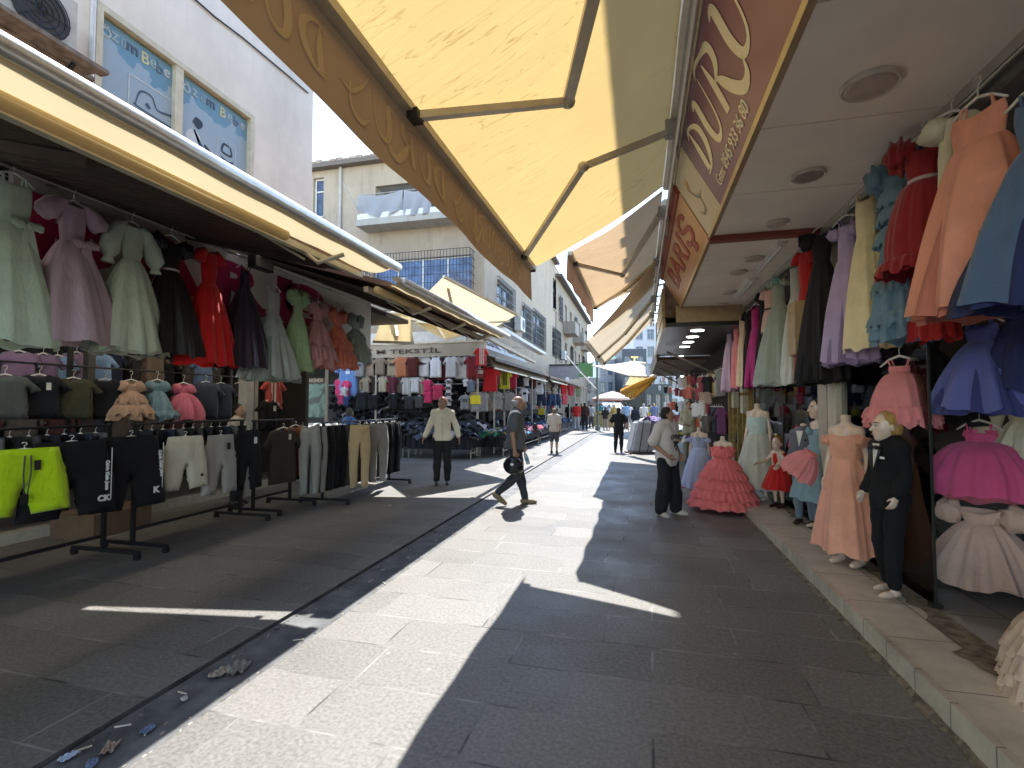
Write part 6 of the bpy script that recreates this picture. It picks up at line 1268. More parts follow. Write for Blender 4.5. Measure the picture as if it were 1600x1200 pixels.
# denim busts beyond
for px, py, yb, lab, X_ in ((1088, 640, 704, 'denim top on an orange bust mannequin beyond the coral dress', 1.5),):
    q = onX(px, yb, X_); hgt = onX(px, 628, X_).z
    t = thing('mannequin', lab, 'mannequin', (q.x, q.y, 0), R(-30)); sc_ = hgt/1.55
    MB().lathe([(.12,.9),(.125,1.0),(.11,1.12),(.145,1.30),(.135,1.40),(.06,1.47),(.048,1.55),(.001,1.56)], n=20, sx=1.15, sy=.8).build('torso', mat((.52,.28,.07), .5), t, True)
    MB().lathe([(.155,.72),(.15,.85),(.135,1.0),(.12,1.12),(.155,1.28),(.150,1.36)], n=26, sx=1.15, sy=.85).build('top', cloth((.06,.085,.15)), t, True)
    MB().tube([(0,0,0),(0,0,.95)], .02).build('pole', STEEL, t); MB().lathe([(.18,0),(.17,.02),(.02,.035)], n=20).build('base', DKMETAL, t)

# ================================================================== CORNER TEXTILE STALL (camera-facing front at Y 15, street front at X -4.9)
SX, SY = -4.9, 15.0
ts = wthing('market_stall', 'corner textile stall with posts and rail lines full of hanging t-shirts', 'stall', (-8, 17, 0))
MB().box((-16, SY+.2, 3.15), (SX-.05, 18.7, 3.22)).build('roof', mat((.16,.14,.12), .8), ts)
g = MB(); g.box((-16, 18.45, 0), (BX+.05, 18.55, 3.15)); g.build('back_wall', mat((.035,.032,.03), .8, 0, .4, 2), ts)
for x, y in ((SX,SY),(SX,18.2),(-8.4,SY),(-12,SY)):
    MB().tube([(x,y,0),(x,y,3.2)], .035).build('post', mat((.50,.48,.42), .5), ts)
for z in (2.95, 2.25): MB().tube([(-14,SY+.05,z),(SX,SY+.05,z)], .012).build('rail', STEEL, ts)
for z in (2.95, 2.3): MB().tube([(SX+.05,SY,z),(SX+.05,34,z)], .012).build('rail', STEEL, ts)
a_, b_ = onY(565, 540, SY-.15), onY(760, 555, SY-.15)
sg2 = wthing('shop_sign', 'beige cloth valance sign reading TEKSTİL over the corner stall front', 'sign', ((a_.x+b_.x)/2, SY-.15, a_.z))
g = MB(); g.grid(lambda u, v: (a_.x-1.5+(b_.x-a_.x+1.5)*u, SY-.15+.015*math.sin(u*40), a_.z-(a_.z-b_.z)*v), 60, 3); g.build('valance', awn_mat((.52,.46,.36), .25, False), sg2, True)
q = onY(640, 545, SY-.2); place(textmesh('M TEKSTİL', bold=.015), 'lettering', mat((.09,.06,.04), .7), sg2, (q.x-.05, SY-.19, (a_.z+b_.z)/2), (1,0,0), (0,0,1), 2.25, .19)
MB().bar((a_.x-1.5,SY-.15,a_.z+.03),(b_.x,SY-.15,a_.z+.03),.06,.06).build('front_bar', CREAMBAR, sg2)
c_, d_ = onX(722, 523, SX+.1), onX(826, 553, SX+.1)
sg3 = wthing('shop_sign', 'white banner sign reading TEKSTİL with telephone number above the stall corner', 'sign', (SX+.1, 17, 3.9))
y0, y1 = SY-.1, 21.5; z0 = 3.62
g = MB(); g.add([(SX+.15,y0,3.40),(SX+.15,y1,3.40),(SX-.3,y1,3.95),(SX-.3,y0,3.95),(SX+.12,y0,3.40),(SX+.12,y1,3.40),(SX-.33,y1,3.95),(SX-.33,y0,3.95)],[(0,1,2,3),(4,5,6,7),(0,1,5,4),(2,3,7,6)]); g.build('panel', mat((.66,.65,.62), .5), sg3)
upv = Vector((-.45,0,.55)).normalized()
place(textmesh('TEKSTİL', bold=.02), 'lettering', mat((.10,.03,.03), .6), sg3, (SX-.068, 16.6, 3.68), (0,1,0), upv, 2.2, .30)
place(textmesh('053798292', bold=.02), 'lettering', mat((.05,.05,.05), .6), sg3, (SX-.068, 20.0, 3.68), (0,1,0), upv, 2.4, .24)
place(ribbon([[(math.cos(i*.63)*.12, math.sin(i*.63)*.12, .03) for i in range(11)], [(-.04,.05,.03),(0,-.04,.04),(.06,-.06,.03)]]).mesh(), 'symbol', mat((.05,.05,.05), .6), sg3, (SX-.068, 18.35, 3.68), (0,1,0), upv, .28, .28)
sg4 = wthing('shop_sign', 'white camera-facing board over the corner stall half hidden by the yellow awning', 'sign', (-7, SY+.1, 3.7))
MB().box((-10.5, SY+.05, 3.42), (SX-.4, SY+.12, 3.95)).build('panel', mat((.62,.60,.56), .5), sg4)

# corrugated eaves all along the left side
for k, (ya, yb, x1, z1, lab) in enumerate(((SY, 24.5, -4.35, 3.05, 'corrugated eave over the corner stall'), (24.6, 36, -4.3, 3.0, 'corrugated eave over the second left stall'), (36.1, 52, -4.3, 2.95, 'corrugated eave over the farthest left stalls'))):
    e = wthing('stall_canopy', lab, 'canopy', (-5, (ya+yb)/2, 3.2), 'corrugated eaves on the left')
    g = MB(); g.grid(lambda u, v: (x1-(1.55)*u, ya+(yb-ya)*v, z1+.42*u+.025*math.sin((ya+(yb-ya)*v)*34)), 2, int((yb-ya)*12)); g.build('roof', mat((.20,.13,.09), .8, 0, .4, 2), e)
    MB().box((x1-.02,ya,z1-.09),(x1+.03,yb,z1-.0)).build('fascia', BROWN, e)
    for y in range(int(ya)+1, int(yb), 3): MB().tube([(x1-.3,y,0),(x1-.3,y,z1)], .03).build('post', mat((.48,.46,.42), .5), e)
VB = awn_mat((.50,.46,.36), .22, False, 'striped_valance')
def lval(lab, y0, y1, x0, z0, x1, z1, txt=None, m=VB):
    a = wthing('awning', lab, 'awning', (x0, (y0+y1)/2, z0), 'low beige awnings of the left stalls')
    MB().grid(lambda u, v: (x1+(x0-x1)*u, y0+(y1-y0)*v, z1+(z0-z1)*u+.012*math.sin(v*44)), 5, 50).build('canopy', m, a, True)
    MB().bar((x1,y0,z1),(x1,y1,z1),.05,.05).build('front_bar', CREAMBAR, a)
    n = Vector((z1-z0, 0, -(x1-x0))); n = n.normalized(); n = n if n.x > 0 else -n
    if txt: c = Vector(((x0+x1)/2,(y0+y1)/2,(z0+z1)/2))+n*.03; place(textmesh(txt, bold=.012), 'lettering', mat((.10,.09,.06), .7), a, c, (0,1,0), Vector((x0-x1,0,z0-z1)), (y1-y0)*.85, .24)
lval('low beige awning reading MAÇ KARAKATLAR beside the corner stall', SY+.3, 20.2, SX+.15, 3.25, SX+.45, 2.75, 'MAÇ KARAKATLAR')
lval('low beige awning second along the left stalls', 20.4, 24.4, SX+.15, 3.15, SX+.5, 2.72)
lval('low cream awning third along the left stalls', 24.7, 30, SX+.2, 3.1, SX+.7, 2.75)
# tilted striped sign farther along
p = onX(908, 582, -3.4); tg = wthing('shop_sign', 'tilted beige sign with black letters hanging over the far left stalls', 'sign', p)
u_ = Vector((.35,.85,-.42)).normalized(); w2 = Vector((-.5,0,.62)).normalized(); 
g = MB(); vs = [p+u_*a+w2*b+Vector((0,0,d)) for d in (0,.05) for a, b in ((-1.3,-.6),(1.3,-.6),(1.3,.6),(-1.3,.6))]; g.add(vs, [(0,1,2,3),(4,5,6,7),(0,1,5,4),(1,2,6,5),(2,3,7,6),(3,0,4,7)]); g.build('board', mat((.55,.50,.42), .6), tg)
place(textmesh('EMARE', bold=.02), 'lettering', BLACK, tg, p-u_.cross(w2).normalized()*.06 if u_.cross(w2).y > 0 else p+u_.cross(w2).normalized()*.06, u_, w2, 2.3, .85)
for o in tg.children:
    if o.name.startswith('lettering'): o['label'] = 'black lettering'
g = wthing('market_stall', 'grey-roofed stall further along the left side', 'stall', (-5.5, 37, 0)); MB().box((-9,33.5,3.3),(-3.9,33.6,4.2)).build('gable', mat((.35,.33,.36), .7), g); MB().box((-9,33.4,4.2),(-3.8,40,4.28)).build('roof', DKMETAL, g)

# ---------------------------------------------------------------- folding awnings by the corner (pale yellow)
LY = awn_mat((.70,.58,.34), .40, False); LYD = awn_mat((.60,.44,.20), .35, False)
def sheet(lab, A, B, C_, D, m, arms=(), val=.18, valedge=(0, 1)):
    """quad awning: A-B front bar, D-C mount"""
    A, B, C_, D = map(Vector, (A, B, C_, D)); a = wthing('awning', lab, 'awning', (A+B+C_+D)/4, 'folding-arm awnings over the street')
    MB().grid(lambda u, v: tuple((A*(1-u)+B*u)*(1-v)+(D*(1-u)+C_*u)*v+Vector((0,0,-.05*math.sin(math.pi*v)+.01*math.sin(u*20)))), 24, 12).build('canopy', m, a, True)
    MB().bar(A, B, .07, .06).build('front_bar', CREAMBAR, a); MB().tube([D, C_], .05).build('roller', CREAMBAR, a)
    if val: MB().grid(lambda u, v: tuple(A*(1-u)+B*u-Vector((0,0,val*v*(1+.06*math.sin(u*60))+.03))), 60, 2).build('valance', m, a, True)
    for (p, e, q) in arms:
        m_ = MB(); m_.bar(p, e, .07, .05); m_.bar(e, q, .06, .045); m_.build('arm', CREAMBAR, a); MB().ell(e, (.06,.06,.05)).build('elbow', CREAMBAR, a)
    return a
sheet('big pale yellow awning catching the sun above the corner stall', atD(693,432,11.6), atD(808,492,13.2), atD(742,524,15.0), atD(628,490,15.0), LY,
      ((atD(650,497,14.6)-Vector((0,0,.1)), atD(712,500,13.0)-Vector((0,0,.12)), atD(797,502,13.0)), (atD(700,450,12.2), atD(711,498,13.4), atD(712,516,14.6))), 0)
sheet('lower pale yellow awning tucked under the big one at the corner stall', atD(697,531,13.4), atD(772,508,14.0), atD(736,500,14.9), atD(630,492,14.9), LY,
      ((atD(632,497,14.7), atD(680,504,14.2), atD(696,529,13.5)),), 0)
sheet('darker yellow awning drooping behind the last hanging dresses on the left', atD(583,534,12.6), atD(647,536,12.6), atD(640,488,13.8), atD(598,490,13.8), LYD, ((atD(612,494,13.6), atD(618,507,13.2), atD(621,525,12.8)),), 0)
g = wthing('canopy_beam', 'long pale steel beam running from the left canopy towards the corner stall', 'beam', onX(700,492,-3.0)); g_ = MB(); g_.bar((-3.05,9.8,2.98),(-3.05,14.8,2.86),.09,.07); g_.build('bar', CREAMBAR, g)
wb = wthing('awning', 'white rolled awning box mounted above the telephone sign', 'awning', (-5.2, 20, 4.1), 'folding-arm awnings over the street'); MB().bar((-4.55,16.5,4.15),(-4.55,24,4.05),.30,.12).build('cassette', WHITE, wb); MB().bar((-5.8,17.5,4.3),(-4.6,17.5,4.12),.04,.04).build('arm', STEEL, wb); MB().bar((-5.8,23,4.3),(-4.6,23,4.12),.04,.04).build('arm', STEEL, wb)
# far white sunlit awnings across the street and ochre folded one on the right
PW_ = awn_mat((.72,.68,.60), .4, False)
sheet('white sunlit awning stretching across the far street', atD(925,571,30), atD(1008,594,22), atD(1010,568,23), atD(985,565,33), PW_, (), 0)
sheet('small cream awning below the far white one on the right', atD(975,603,21), atD(1014,600,19), atD(1012,588,20), atD(985,587,22), LYD, (), .1)
oc = sheet('ochre yellow half-folded awning with thick folds on the right side', atD(973,613,17), atD(990,622,16), atD(1024,588,14.5), atD(1018,588,15.5), awn_mat((.58,.32,.06), .25, False), (), 0)
for k in range(3): MB().tube([atD(974+6*k,612+4*k,17-.4*k), atD(1000+5*k,600+1*k,15.6), atD(1024,589,14.6)], [.12,.10,.05], 8).build('fold', awn_mat((.58,.32,.06), .2, False), oc, True)
sheet('greenish fabric awning at the far end of the street', atD(938,566,44), atD(962,560,44), atD(960,552,46), atD(938,556,46), awn_mat((.12,.30,.24), .3, False), (), 0)

# ---------------------------------------------------------------- hanging t-shirts and jerseys on the stall fronts
W_, BE, GY, MR, PK, BK_, RDj = (.66,.68,.72), (.42,.35,.26), (.26,.26,.26), (.13,.02,.025), (.62,.04,.14), (.015,.015,.017), (.55,.02,.03)
def tee(px, yt, yb, lab, c, plane=('Y', SY), rz=0, kind='tee', w_=1.0, prt=None, group='t-shirts hanging along the corner stall', cat='t-shirt', name='t_shirt'):
    f = onY if plane[0] == 'Y' else onX; a = f(px, yt, plane[1]); b_ = f(px, yb, plane[1]); L_ = {'tee':.70,'tank':.70,'shorts':.57,'trousers':1.02}[kind]
    return garment(kind, name, lab, cat, a, rz, c, group, w_=w_*(a.z-b_.z)/L_*(1.05), h=(a.z-b_.z)/L_, prt=prt, hook=.07, deep=1.2)
row1 = [(545,560,620,'blue and white patterned shirt first in the upper row',(.13,.24,.50),('block',(.6,.65,.7))),(562,560,589,'grey t-shirt with small print second in the upper row',GY,('block',(.05,.05,.05))),(577,559,588,'beige t-shirt with red print in the upper row',(.40,.31,.24),('block',(.35,.06,.05))),
 (594,559,586,'plain taupe t-shirt in the upper row',(.26,.20,.15),None),(613,559,588,'light beige t-shirt with dark print in the upper row',BE,('block',(.07,.06,.06))),(627,556,589,'orange-brown t-shirt beside the pink hoodie',(.45,.17,.08),None),(633,553,587,'bright pink hooded top in the upper row',(.72,.05,.25),None),
 (645,558,589,'maroon t-shirt left of the white lettered one',(.10,.025,.02),None),(662,556,589,'white t-shirt lettered Dior in the upper row',W_,('Dior',(.05,.05,.07))),(681,555,590,'white singlet edge behind the maroon tank top',W_,None),(691,558,594,'maroon tank top right of the white lettered t-shirt',MR,None),
 (705,556,590,'pale grey t-shirt behind the second white one',(.5,.5,.52),None),(722,556,592,'white t-shirt with small black number print near the stall corner',W_,('2',(.06,.06,.07))),(738,556,590,'dark red t-shirt edge at the stall corner',(.20,.02,.03),None)]
for i, (px, yt, yb, lab, c, pr) in enumerate(row1): tee(px, yt, yb, lab, c, ('Y', SY-(.12 if i % 2 else 0)), rnd.uniform(-.15,.15), 'tank' if 'tank' in lab else 'tee', .95, pr)
row2 = [(530,592,618,'hot pink t-shirt at the left end of the lower row',PK),(541,594,620,'magenta t-shirt under the blue patterned shirt',PK),(560,588,612,'beige t-shirt in the lower row left end',BE),(572,588,614,'olive beige shirt in the lower row',(.28,.24,.17)),(585,588,615,'dark brown t-shirt in the lower row',(.08,.05,.045)),
 (598,588,613,'light beige t-shirt with long shape in the lower row',(.48,.41,.31)),(604,588,612,'red pink t-shirt sliver in the lower row',PK),(613,588,616,'maroon and black t-shirt in the lower row',(.10,.02,.035)),(626,588,615,'greyish brown t-shirt in the lower row',(.20,.17,.16)),(636,588,617,'white and grey t-shirt in the lower row',(.5,.5,.5)),(643,588,615,'sand coloured t-shirt in the lower row',BE),
 (649,588,614,'white t-shirt in the lower row centre',W_),(656,588,616,'cream t-shirt in the lower row right of the white one',(.50,.44,.34))]
for i, (px, yt, yb, lab, c) in enumerate(row2): tee(px, yt, yb, lab, c, ('Y', SY+.05-(.1 if i % 2 else 0)), rnd.uniform(-.2,.2), 'tee', .85)
for i, (px, yt, yb, lab, c) in enumerate(((668,593,612,'upper hot pink t-shirt in the pink stack',PK),(669,611,630,'lower hot pink t-shirt in the pink stack',PK),(684,600,625,'crimson pink t-shirt right of the pink stack',(.50,.04,.10)),
   (701,592,605,'topmost white t-shirt in the white column',W_),(701,602,614,'second white t-shirt of the white column',W_),(701,612,624,'third white t-shirt of the white column',W_),(701,622,634,'lowest white t-shirt of the white column',W_),
   (727,617,640,'grey t-shirt with logo low at the corner',(.24,.25,.26)),(744,626,642,'pale grey t-shirt below the yellow bag',(.33,.34,.35)),(728,592,604,'small white cloth under the white t-shirt',W_),(736,594,613,'steel blue t-shirt left of the beige one',(.15,.20,.27)),
   (538,605,620,'white and crimson shirt above the denim one',(.5,.45,.45)),(533,616,632,'crimson shirt beside the denim one',(.45,.03,.10)),(541,618,634,'denim blue shorts low at the left end',(.03,.05,.13)),(566,612,640,'black sweater with label low at the left',BK_),(615,615,640,'black t-shirt low in the stall centre',BK_),(585,616,640,'second black t-shirt low in the stall',BK_),(640,618,640,'charcoal t-shirt low in the stall',(.04,.04,.045)),(655,618,638,'dark grey t-shirt low in the stall',(.08,.08,.08)))):
    tee(px, yt, yb, lab, c, ('Y', SY-.15), 0, 'tee', 1.1, ('block',(.07,.07,.07)) if 'column' in lab or 'logo' in lab else None, group='lower garments of the corner stall')
# along the street side
side = [(752,543,572,'red football shirt with white stripes at the stall corner',RDj,('stripes',(.7,.68,.66))),(750,575,592,'patterned maroon shirt below the red football shirt',(.20,.04,.05),('block',(.4,.4,.4))),(766,572,612,'tall red scarf-like jersey by the post',RDj,None),(775,575,600,'brown red jersey right of the post',(.25,.06,.04),None),
 (788,577,608,'yellow and black striped football jersey',(.55,.55,.04),('stripes',BK_)),(800,580,606,'crimson jersey right of the yellow and black one',(.45,.02,.07),None),(812,582,604,'black jersey on the street side',BK_,None),(822,588,603,'white shirt beside the black jersey',W_,None),(842,590,616,'white long t-shirt further along',W_,('block',BK_)),(833,588,605,'dark red shirt between two whites',(.10,.03,.03),None),(852,592,610,'grey shirt further along',GY,None),
 (819,607,628,'white t-shirt with figure print lower row',W_,('block',BK_)),(832,608,632,'grey t-shirt lower row',(.3,.3,.3),None),(776,612,640,'pale grey t-shirt low beside the post',(.33,.34,.33),('block',GY)),(794,612,642,'light grey t-shirt low right of the post',(.30,.31,.30),None)]
for i, (px, yt, yb, lab, c, pr) in enumerate(side): tee(px, yt, yb, lab, c, ('X', SX+.22+.05*(i % 2)), R(40), 'tee', .95, pr, group='football shirts and tops on the street side of the stalls')
for i, (px, yt, yb, lab, c) in enumerate(((846,615,634,'navy shorts at the second left stall',(.02,.03,.07)),(862,616,634,'blue denim shorts at the second left stall',(.03,.06,.14)),(869,616,634,'navy denim shorts right of the blue pair',(.02,.04,.10)))): tee(px, yt, yb, lab, c, ('X', SX+.3), R(40), 'shorts', 1, None, 'shorts on the street side of the stalls', 'shorts', 'shorts')
for i, (px, yt, yb, lab, c) in enumerate(((881,598,616,'red jersey at the far left stall',RDj),(892,602,618,'crimson jersey right of the red one at the far stall',(.40,.02,.04)),(882,616,632,'pink and red jersey below the red one at the far stall',(.55,.08,.12)),(866,605,616,'beige folded cloth above the far shorts',BE),(903,604,620,'olive camouflage shirt at the far stalls',(.16,.17,.10)),(886,590,600,'white cap-like cloth above the red jersey',W_))): tee(px, yt, yb, lab, c, ('X', SX+.4), R(45), 'tee', 1, None, 'jerseys at the far left stall')
q = onY(743, 617, SY-.2); yb_ = thing('shopping_bag', 'bright yellow shopping bag hanging at the stall corner', 'bag', q); MB().cbox((0,0,-.15),(.32,.05,.27)).build('bag_body', mat((.70,.60,.02), .6), yb_); MB().tube([(-.08,0,-.02),(-.06,0,.07),(.06,0,.07),(.08,0,-.02)], .008, 5).build('handle', mat((.70,.60,.02), .6), yb_)
q = onX(846, 640, SX+.35); yb_ = thing('shopping_bag', 'small yellow bag at the second left stall', 'bag', q); MB().cbox((0,0,-.1),(.3,.05,.3)).build('bag_body', mat((.60,.50,.03), .6), yb_); MB().tube([(-.08,0,.05),(0,0,.13),(.08,0,.05)], .008, 5).build('handle', mat((.60,.50,.03), .6), yb_)

# ---------------------------------------------------------------- tables with heaped clothes
def heap(name, x0, x1, y0, y1, z0, n, cols_, sd, slope=(0, 0), lab=None):
    r = random.Random(sd); mb = MB()
    for i in range(n):
        cx, cy = r.uniform(x0, x1), r.uniform(y0, y1); f = (cx-x0)/(x1-x0) if slope[0] else (cy-y0)/(y1-y0); z = z0+r.uniform(0, .10)+slope[0]*f+slope[1]*f
        a = r.uniform(0, 6.28); L_, W2 = r.uniform(.16,.34), r.uniform(.07,.15); ph = r.uniform(0, 6)
        def fn(u, v): 
            s_, t_ = (u-.5)*L_*2, (v-.5)*W2*2
            return (cx+s_*math.cos(a)-t_*math.sin(a), cy+s_*math.sin(a)+t_*math.cos(a), z+.05*math.sin(u*7+ph)*math.cos(v*4)+.035*math.sin(v*9+ph)-.10*(abs(u-.5)*2)**2)
        mb.grid(fn, 6, 4)
    o = mb.build(name, island(cols_), None, True, off=((x0+x1)/2, (y0+y1)/2, z0)); o.location = ((x0+x1)/2, (y0+y1)/2, z0); tag(o, lab, 'clothes', kind='stuff'); return o
def table(lab, x0, x1, y0, y1, h=.62, cover=(.02,.022,.03)):
    t = wthing('display_table', lab, 'table', ((x0+x1)/2, (y0+y1)/2, 0), 'low display tables in front of the left stalls')
    MB().box((x0,y0,h-.03),(x1,y1,h)).build('top', mat((.20,.15,.1), .7), t)
    for x in (x0+.04, x1-.04):
        for y in (y0+.04, y1-.04): MB().bar((x,y,0),(x,y,h-.032),.035,.035).build('leg', mat((.25,.25,.25), .4, .6), t)
    MB().bar((x1-.04,y0,.18),(x1-.04,y1,.18),.02,.02).build('crossbar', mat((.35,.35,.34), .4, .6), t)
    m_ = MB(); m_.grid(lambda u, v: (x1+.02+.015*math.sin(u*60), y0+(y1-y0)*u, h-.30*v), 60, 3); m_.grid(lambda u, v: (x0+(x1-x0)*u, y0-.02-.015*math.sin(u*60), h-.34*v), 60, 3); m_.build('cloth_skirt', cloth(cover), t, True)
DK = [(.015,.016,.02),(.02,.03,.05),(.30,.31,.33),(.03,.03,.035),(.015,.015,.017),(.05,.06,.09),(.42,.42,.42),(.02,.02,.02)]
MX = [(.02,.02,.025),(.03,.20,.08),(.5,.5,.5),(.04,.05,.10),(.30,.33,.36),(.015,.015,.02),(.35,.28,.06),(.06,.07,.12)]
RDm = [(.35,.05,.08),(.04,.04,.06),(.05,.20,.40),(.45,.12,.14),(.5,.45,.42),(.03,.03,.04),(.25,.05,.08)]
BLm = [(.02,.04,.09),(.03,.06,.14),(.05,.09,.18),(.02,.03,.06),(.30,.34,.4),(.015,.02,.04)]
table('dark table of trousers left part of the corner stall', -9.0, -6.9, SY-1.0, SY-.05); heap('clothes_heap', -9.2, -6.8, SY-1.0, SY-.1, .66, 90, DK, 1, (0,.35), 'heap of mostly black and grey clothes behind the trouser rack')
table('corner stall table behind the man in the cream shirt', -6.8, -4.75, SY-1.0, SY-.05); heap('clothes_heap', -6.8, -4.7, SY-1.0, SY-.1, .66, 110, DK, 2, (0,.42), 'heap of dark sportswear behind the man in the cream shirt')
table('street-side table with green and grey clothes', SX-.15, SX+.85, SY, 17.6); heap('clothes_heap', SX-.1, SX+.85, SY-.1, 17.6, .66, 150, MX, 3, (-.0,0), 'heap of green white and grey clothes at the stall corner')
table('street-side table with red and blue clothes', SX-.15, SX+.85, 17.8, 20.6); heap('clothes_heap', SX-.1, SX+.9, 17.8, 20.6, .66, 130, RDm, 4, (0,0), 'heap of red pink and blue clothes further along the stalls')
table('street-side table with jeans', SX-.15, SX+.85, 20.9, 25.4); heap('clothes_heap', SX-.1, SX+.9, 20.9, 25.4, .68, 150, BLm, 5, (0,0), 'heap of blue denim clothes beside the boy in beige')
table('street-side table at the far left stalls', SX-.15, SX+.7, 25.8, 31); heap('clothes_heap', SX-.1, SX+.7, 25.8, 31, .68, 110, BLm, 6, (0,0), 'heap of dark blue clothes at the far left stalls')
# wall racks of clothes behind: dark masses
heap('clothes_wall', -12, -6, 17.8, 18.3, 1.0, 160, DK, 7, (0,1.6), 'dim shelves crammed with dark clothes at the back of the corner stall')
# green poster with trousers and sign seen through the left shop end
q0, q1 = onX(443, 600, -6.9), onX(507, 655, -6.9)
q0, q1 = onY(440, 600, 12.6), onY(507, 652, 12.6)
ps = thing('poster', 'green poster showing folded trousers with a price card at the end of the left shop', 'poster', ((q0.x+q1.x)/2, 12.6, q1.z)); w_ = q1.x-q0.x; hh_ = q0.z-q1.z
t_ = NT('green_poster'); v = t_.coords(); n = t_.noise(v, 2.6, 3, .5, 1.2); t_.ln(t_.ramp(n, [(.35,(.02,.04,.035)),(.45,(.12,.24,.18)),(.55,(.16,.30,.23)),(.62,(.05,.10,.08))]), t_.b.inputs[0]); t_.b.inputs['Roughness'].default_value = .3
MB().box((-w_/2,0,0),(w_/2,.04,hh_)).build('sheet', t_.m, ps); MB().box((-w_*.22,-.01,hh_*.22),(-w_*.02,-.001,hh_*.40)).build('price_card', WHITE, ps)
me = textmesh('650', bold=.01); ob_ = place(me, 'lettering', BLACK, None, (ps.location.x-w_*.12, 12.585, ps.location.z+hh_*.31), (1,0,0), (0,0,1), w_*.15, hh_*.12); ob_.parent = ps; ob_.matrix_parent_inverse = Matrix.Translation(-ps.location)
MB().box((-w_/2,0,hh_+.02),(w_/2,.04,hh_+.16)).build('header', mat((.22,.09,.04), .5), ps)
ob_ = place(textmesh('TOPTAN ve PERAKENDE', bold=.02), 'lettering', mat((.72,.66,.5), .5), None, (ps.location.x, 12.585, ps.location.z+hh_+.09), (1,0,0), (0,0,1), w_*.92, .10); ob_.parent = ps; ob_.matrix_parent_inverse = Matrix.Translation(-ps.location)
MB().box((-w_/2-.08,.0,-.9),(-w_/2,.05,hh_+.5)).box((w_/2,.0,-1.4),(w_/2+.08,.05,hh_+.6)).build('frame', mat((.35,.30,.22), .6), ps)
q = onY(478, 665, 11.0); heap('clothes_heap', q.x-.9, q.x+.6, 10.8, 11.6, 1.0, 60, [(.4,.4,.4),(.05,.05,.05),(.6,.6,.58),(.2,.2,.2)], 9, (0,0), 'heap of grey and white clothes below the green poster')
table('table below the green poster', q.x-.9, q.x+.6, 10.8, 11.6, .98)

# ---------------------------------------------------------------- RIGHT SIDE BEYOND THE GOWN SHOP
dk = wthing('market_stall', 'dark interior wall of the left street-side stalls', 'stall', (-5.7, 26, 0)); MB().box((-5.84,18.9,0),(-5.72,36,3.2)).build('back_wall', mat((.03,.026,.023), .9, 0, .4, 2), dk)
MB().box((-5.70,19.2,.9),(-5.45,36,.94)).box((-5.70,19.2,1.6),(-5.5,36,1.63)).build('shelf', DKWOOD, dk)
heap('clothes_wall', -5.7, -5.4, 19, 35, .95, 150, DK+BLm, 21, (0,0), 'dim shelf of dark clothes behind the street-side stalls')
rq = random.Random(33)
for i in range(44):
    y = 15.4+.44*i; lo_ = i % 2; cs, nm = rq.choice([((.30,.30,.30),'grey'),((.50,.50,.52),'white'),((.03,.03,.04),'black'),((.32,.25,.18),'beige'),((.28,.03,.04),'dark red'),((.04,.06,.13),'navy')])
    garment('tee', 't_shirt', '%s t-shirt in the %s back row of the street-side stalls, %s along' % (nm, 'lower' if lo_ else 'upper', (ORD+['%sth' % k for k in range(17, 30)])[i//2]), 't-shirt', (-5.25, y, 2.05 if lo_ else 2.9), R(60), cs, 'garments in the back rows of the street-side left stalls', hook=.06)
rs = wthing('shop_building', 'low dark shops with small goods further along the right side', 'building', (3, 22, 0))
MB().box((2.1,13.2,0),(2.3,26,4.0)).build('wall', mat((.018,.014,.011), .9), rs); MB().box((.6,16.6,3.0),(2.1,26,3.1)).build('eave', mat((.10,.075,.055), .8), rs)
MB().box((.52,16.5,2.95),(.6,26,3.5)).build('fascia', mat((.07,.055,.045), .8), rs); MB().box((2.1,26,0),(9,26.2,7)).box((2.3,17.1,4.0),(9,26,7)).build('upper_wall', plaster((.40,.36,.30), .4), rs)
for i in range(4): MB().bar((2.1, 14+3*i, 2.3), (.7, 14+3*i, 3.0), .05,.05).build('strut', mat((.12,.09,.07), .6), rs)
r = random.Random(12); goods = [(.02,.02,.02),(.45,.12,.08),(.5,.46,.40),(.60,.60,.60),(.30,.05,.08),(.10,.09,.08),(.35,.25,.2)]
names_ = ['black','orange-red','beige','white','crimson','dark brown','tan']
for i in range(48):
    row_ = i % 4; px, py = 1032+(i//4)*6.6+r.uniform(-2,2), 588+row_*19+r.uniform(-4,4); X_ = r.choice((1.3,1.5,1.8)); q = onX(px, py, X_); k = r.randrange(7)
    garment('tee' if i % 3 else 'tank', 'hanging_pouch' if i % 4 == 0 else 'top', 'small %s garment, %s in the %s row of the dark right-hand shop display' % (names_[k], ORD[i//4], ['top','second','third','bottom'][row_]), 'top', q, R(-45), goods[k], 'garments in the dark right-hand shop', w_=.5, h=.5, hook=.05)
bt_ = thing('display_table', 'table of mixed goods outside the dark right-hand shop', 'table', (1.0, 15.5, 0)); MB().box((-.5,-1,.62),(.4,1,.66)).build('top', mat((.3,.25,.2), .7), bt_)
for x in (-.45,.35):
    for y in (-.95,.95): MB().bar((x,y,0),(x,y,.62),.04,.04).build('leg', DKMETAL, bt_)
heap('clothes_heap', .5, 1.4, 14.5, 16.5, .70, 60, [(.35,.30,.03),(.5,.5,.55),(.2,.1,.3),(.03,.03,.05),(.6,.5,.5)], 11, (0,0), 'heap of yellow white and purple goods behind the teenager')
q = onX(1046, 690, 1.0)
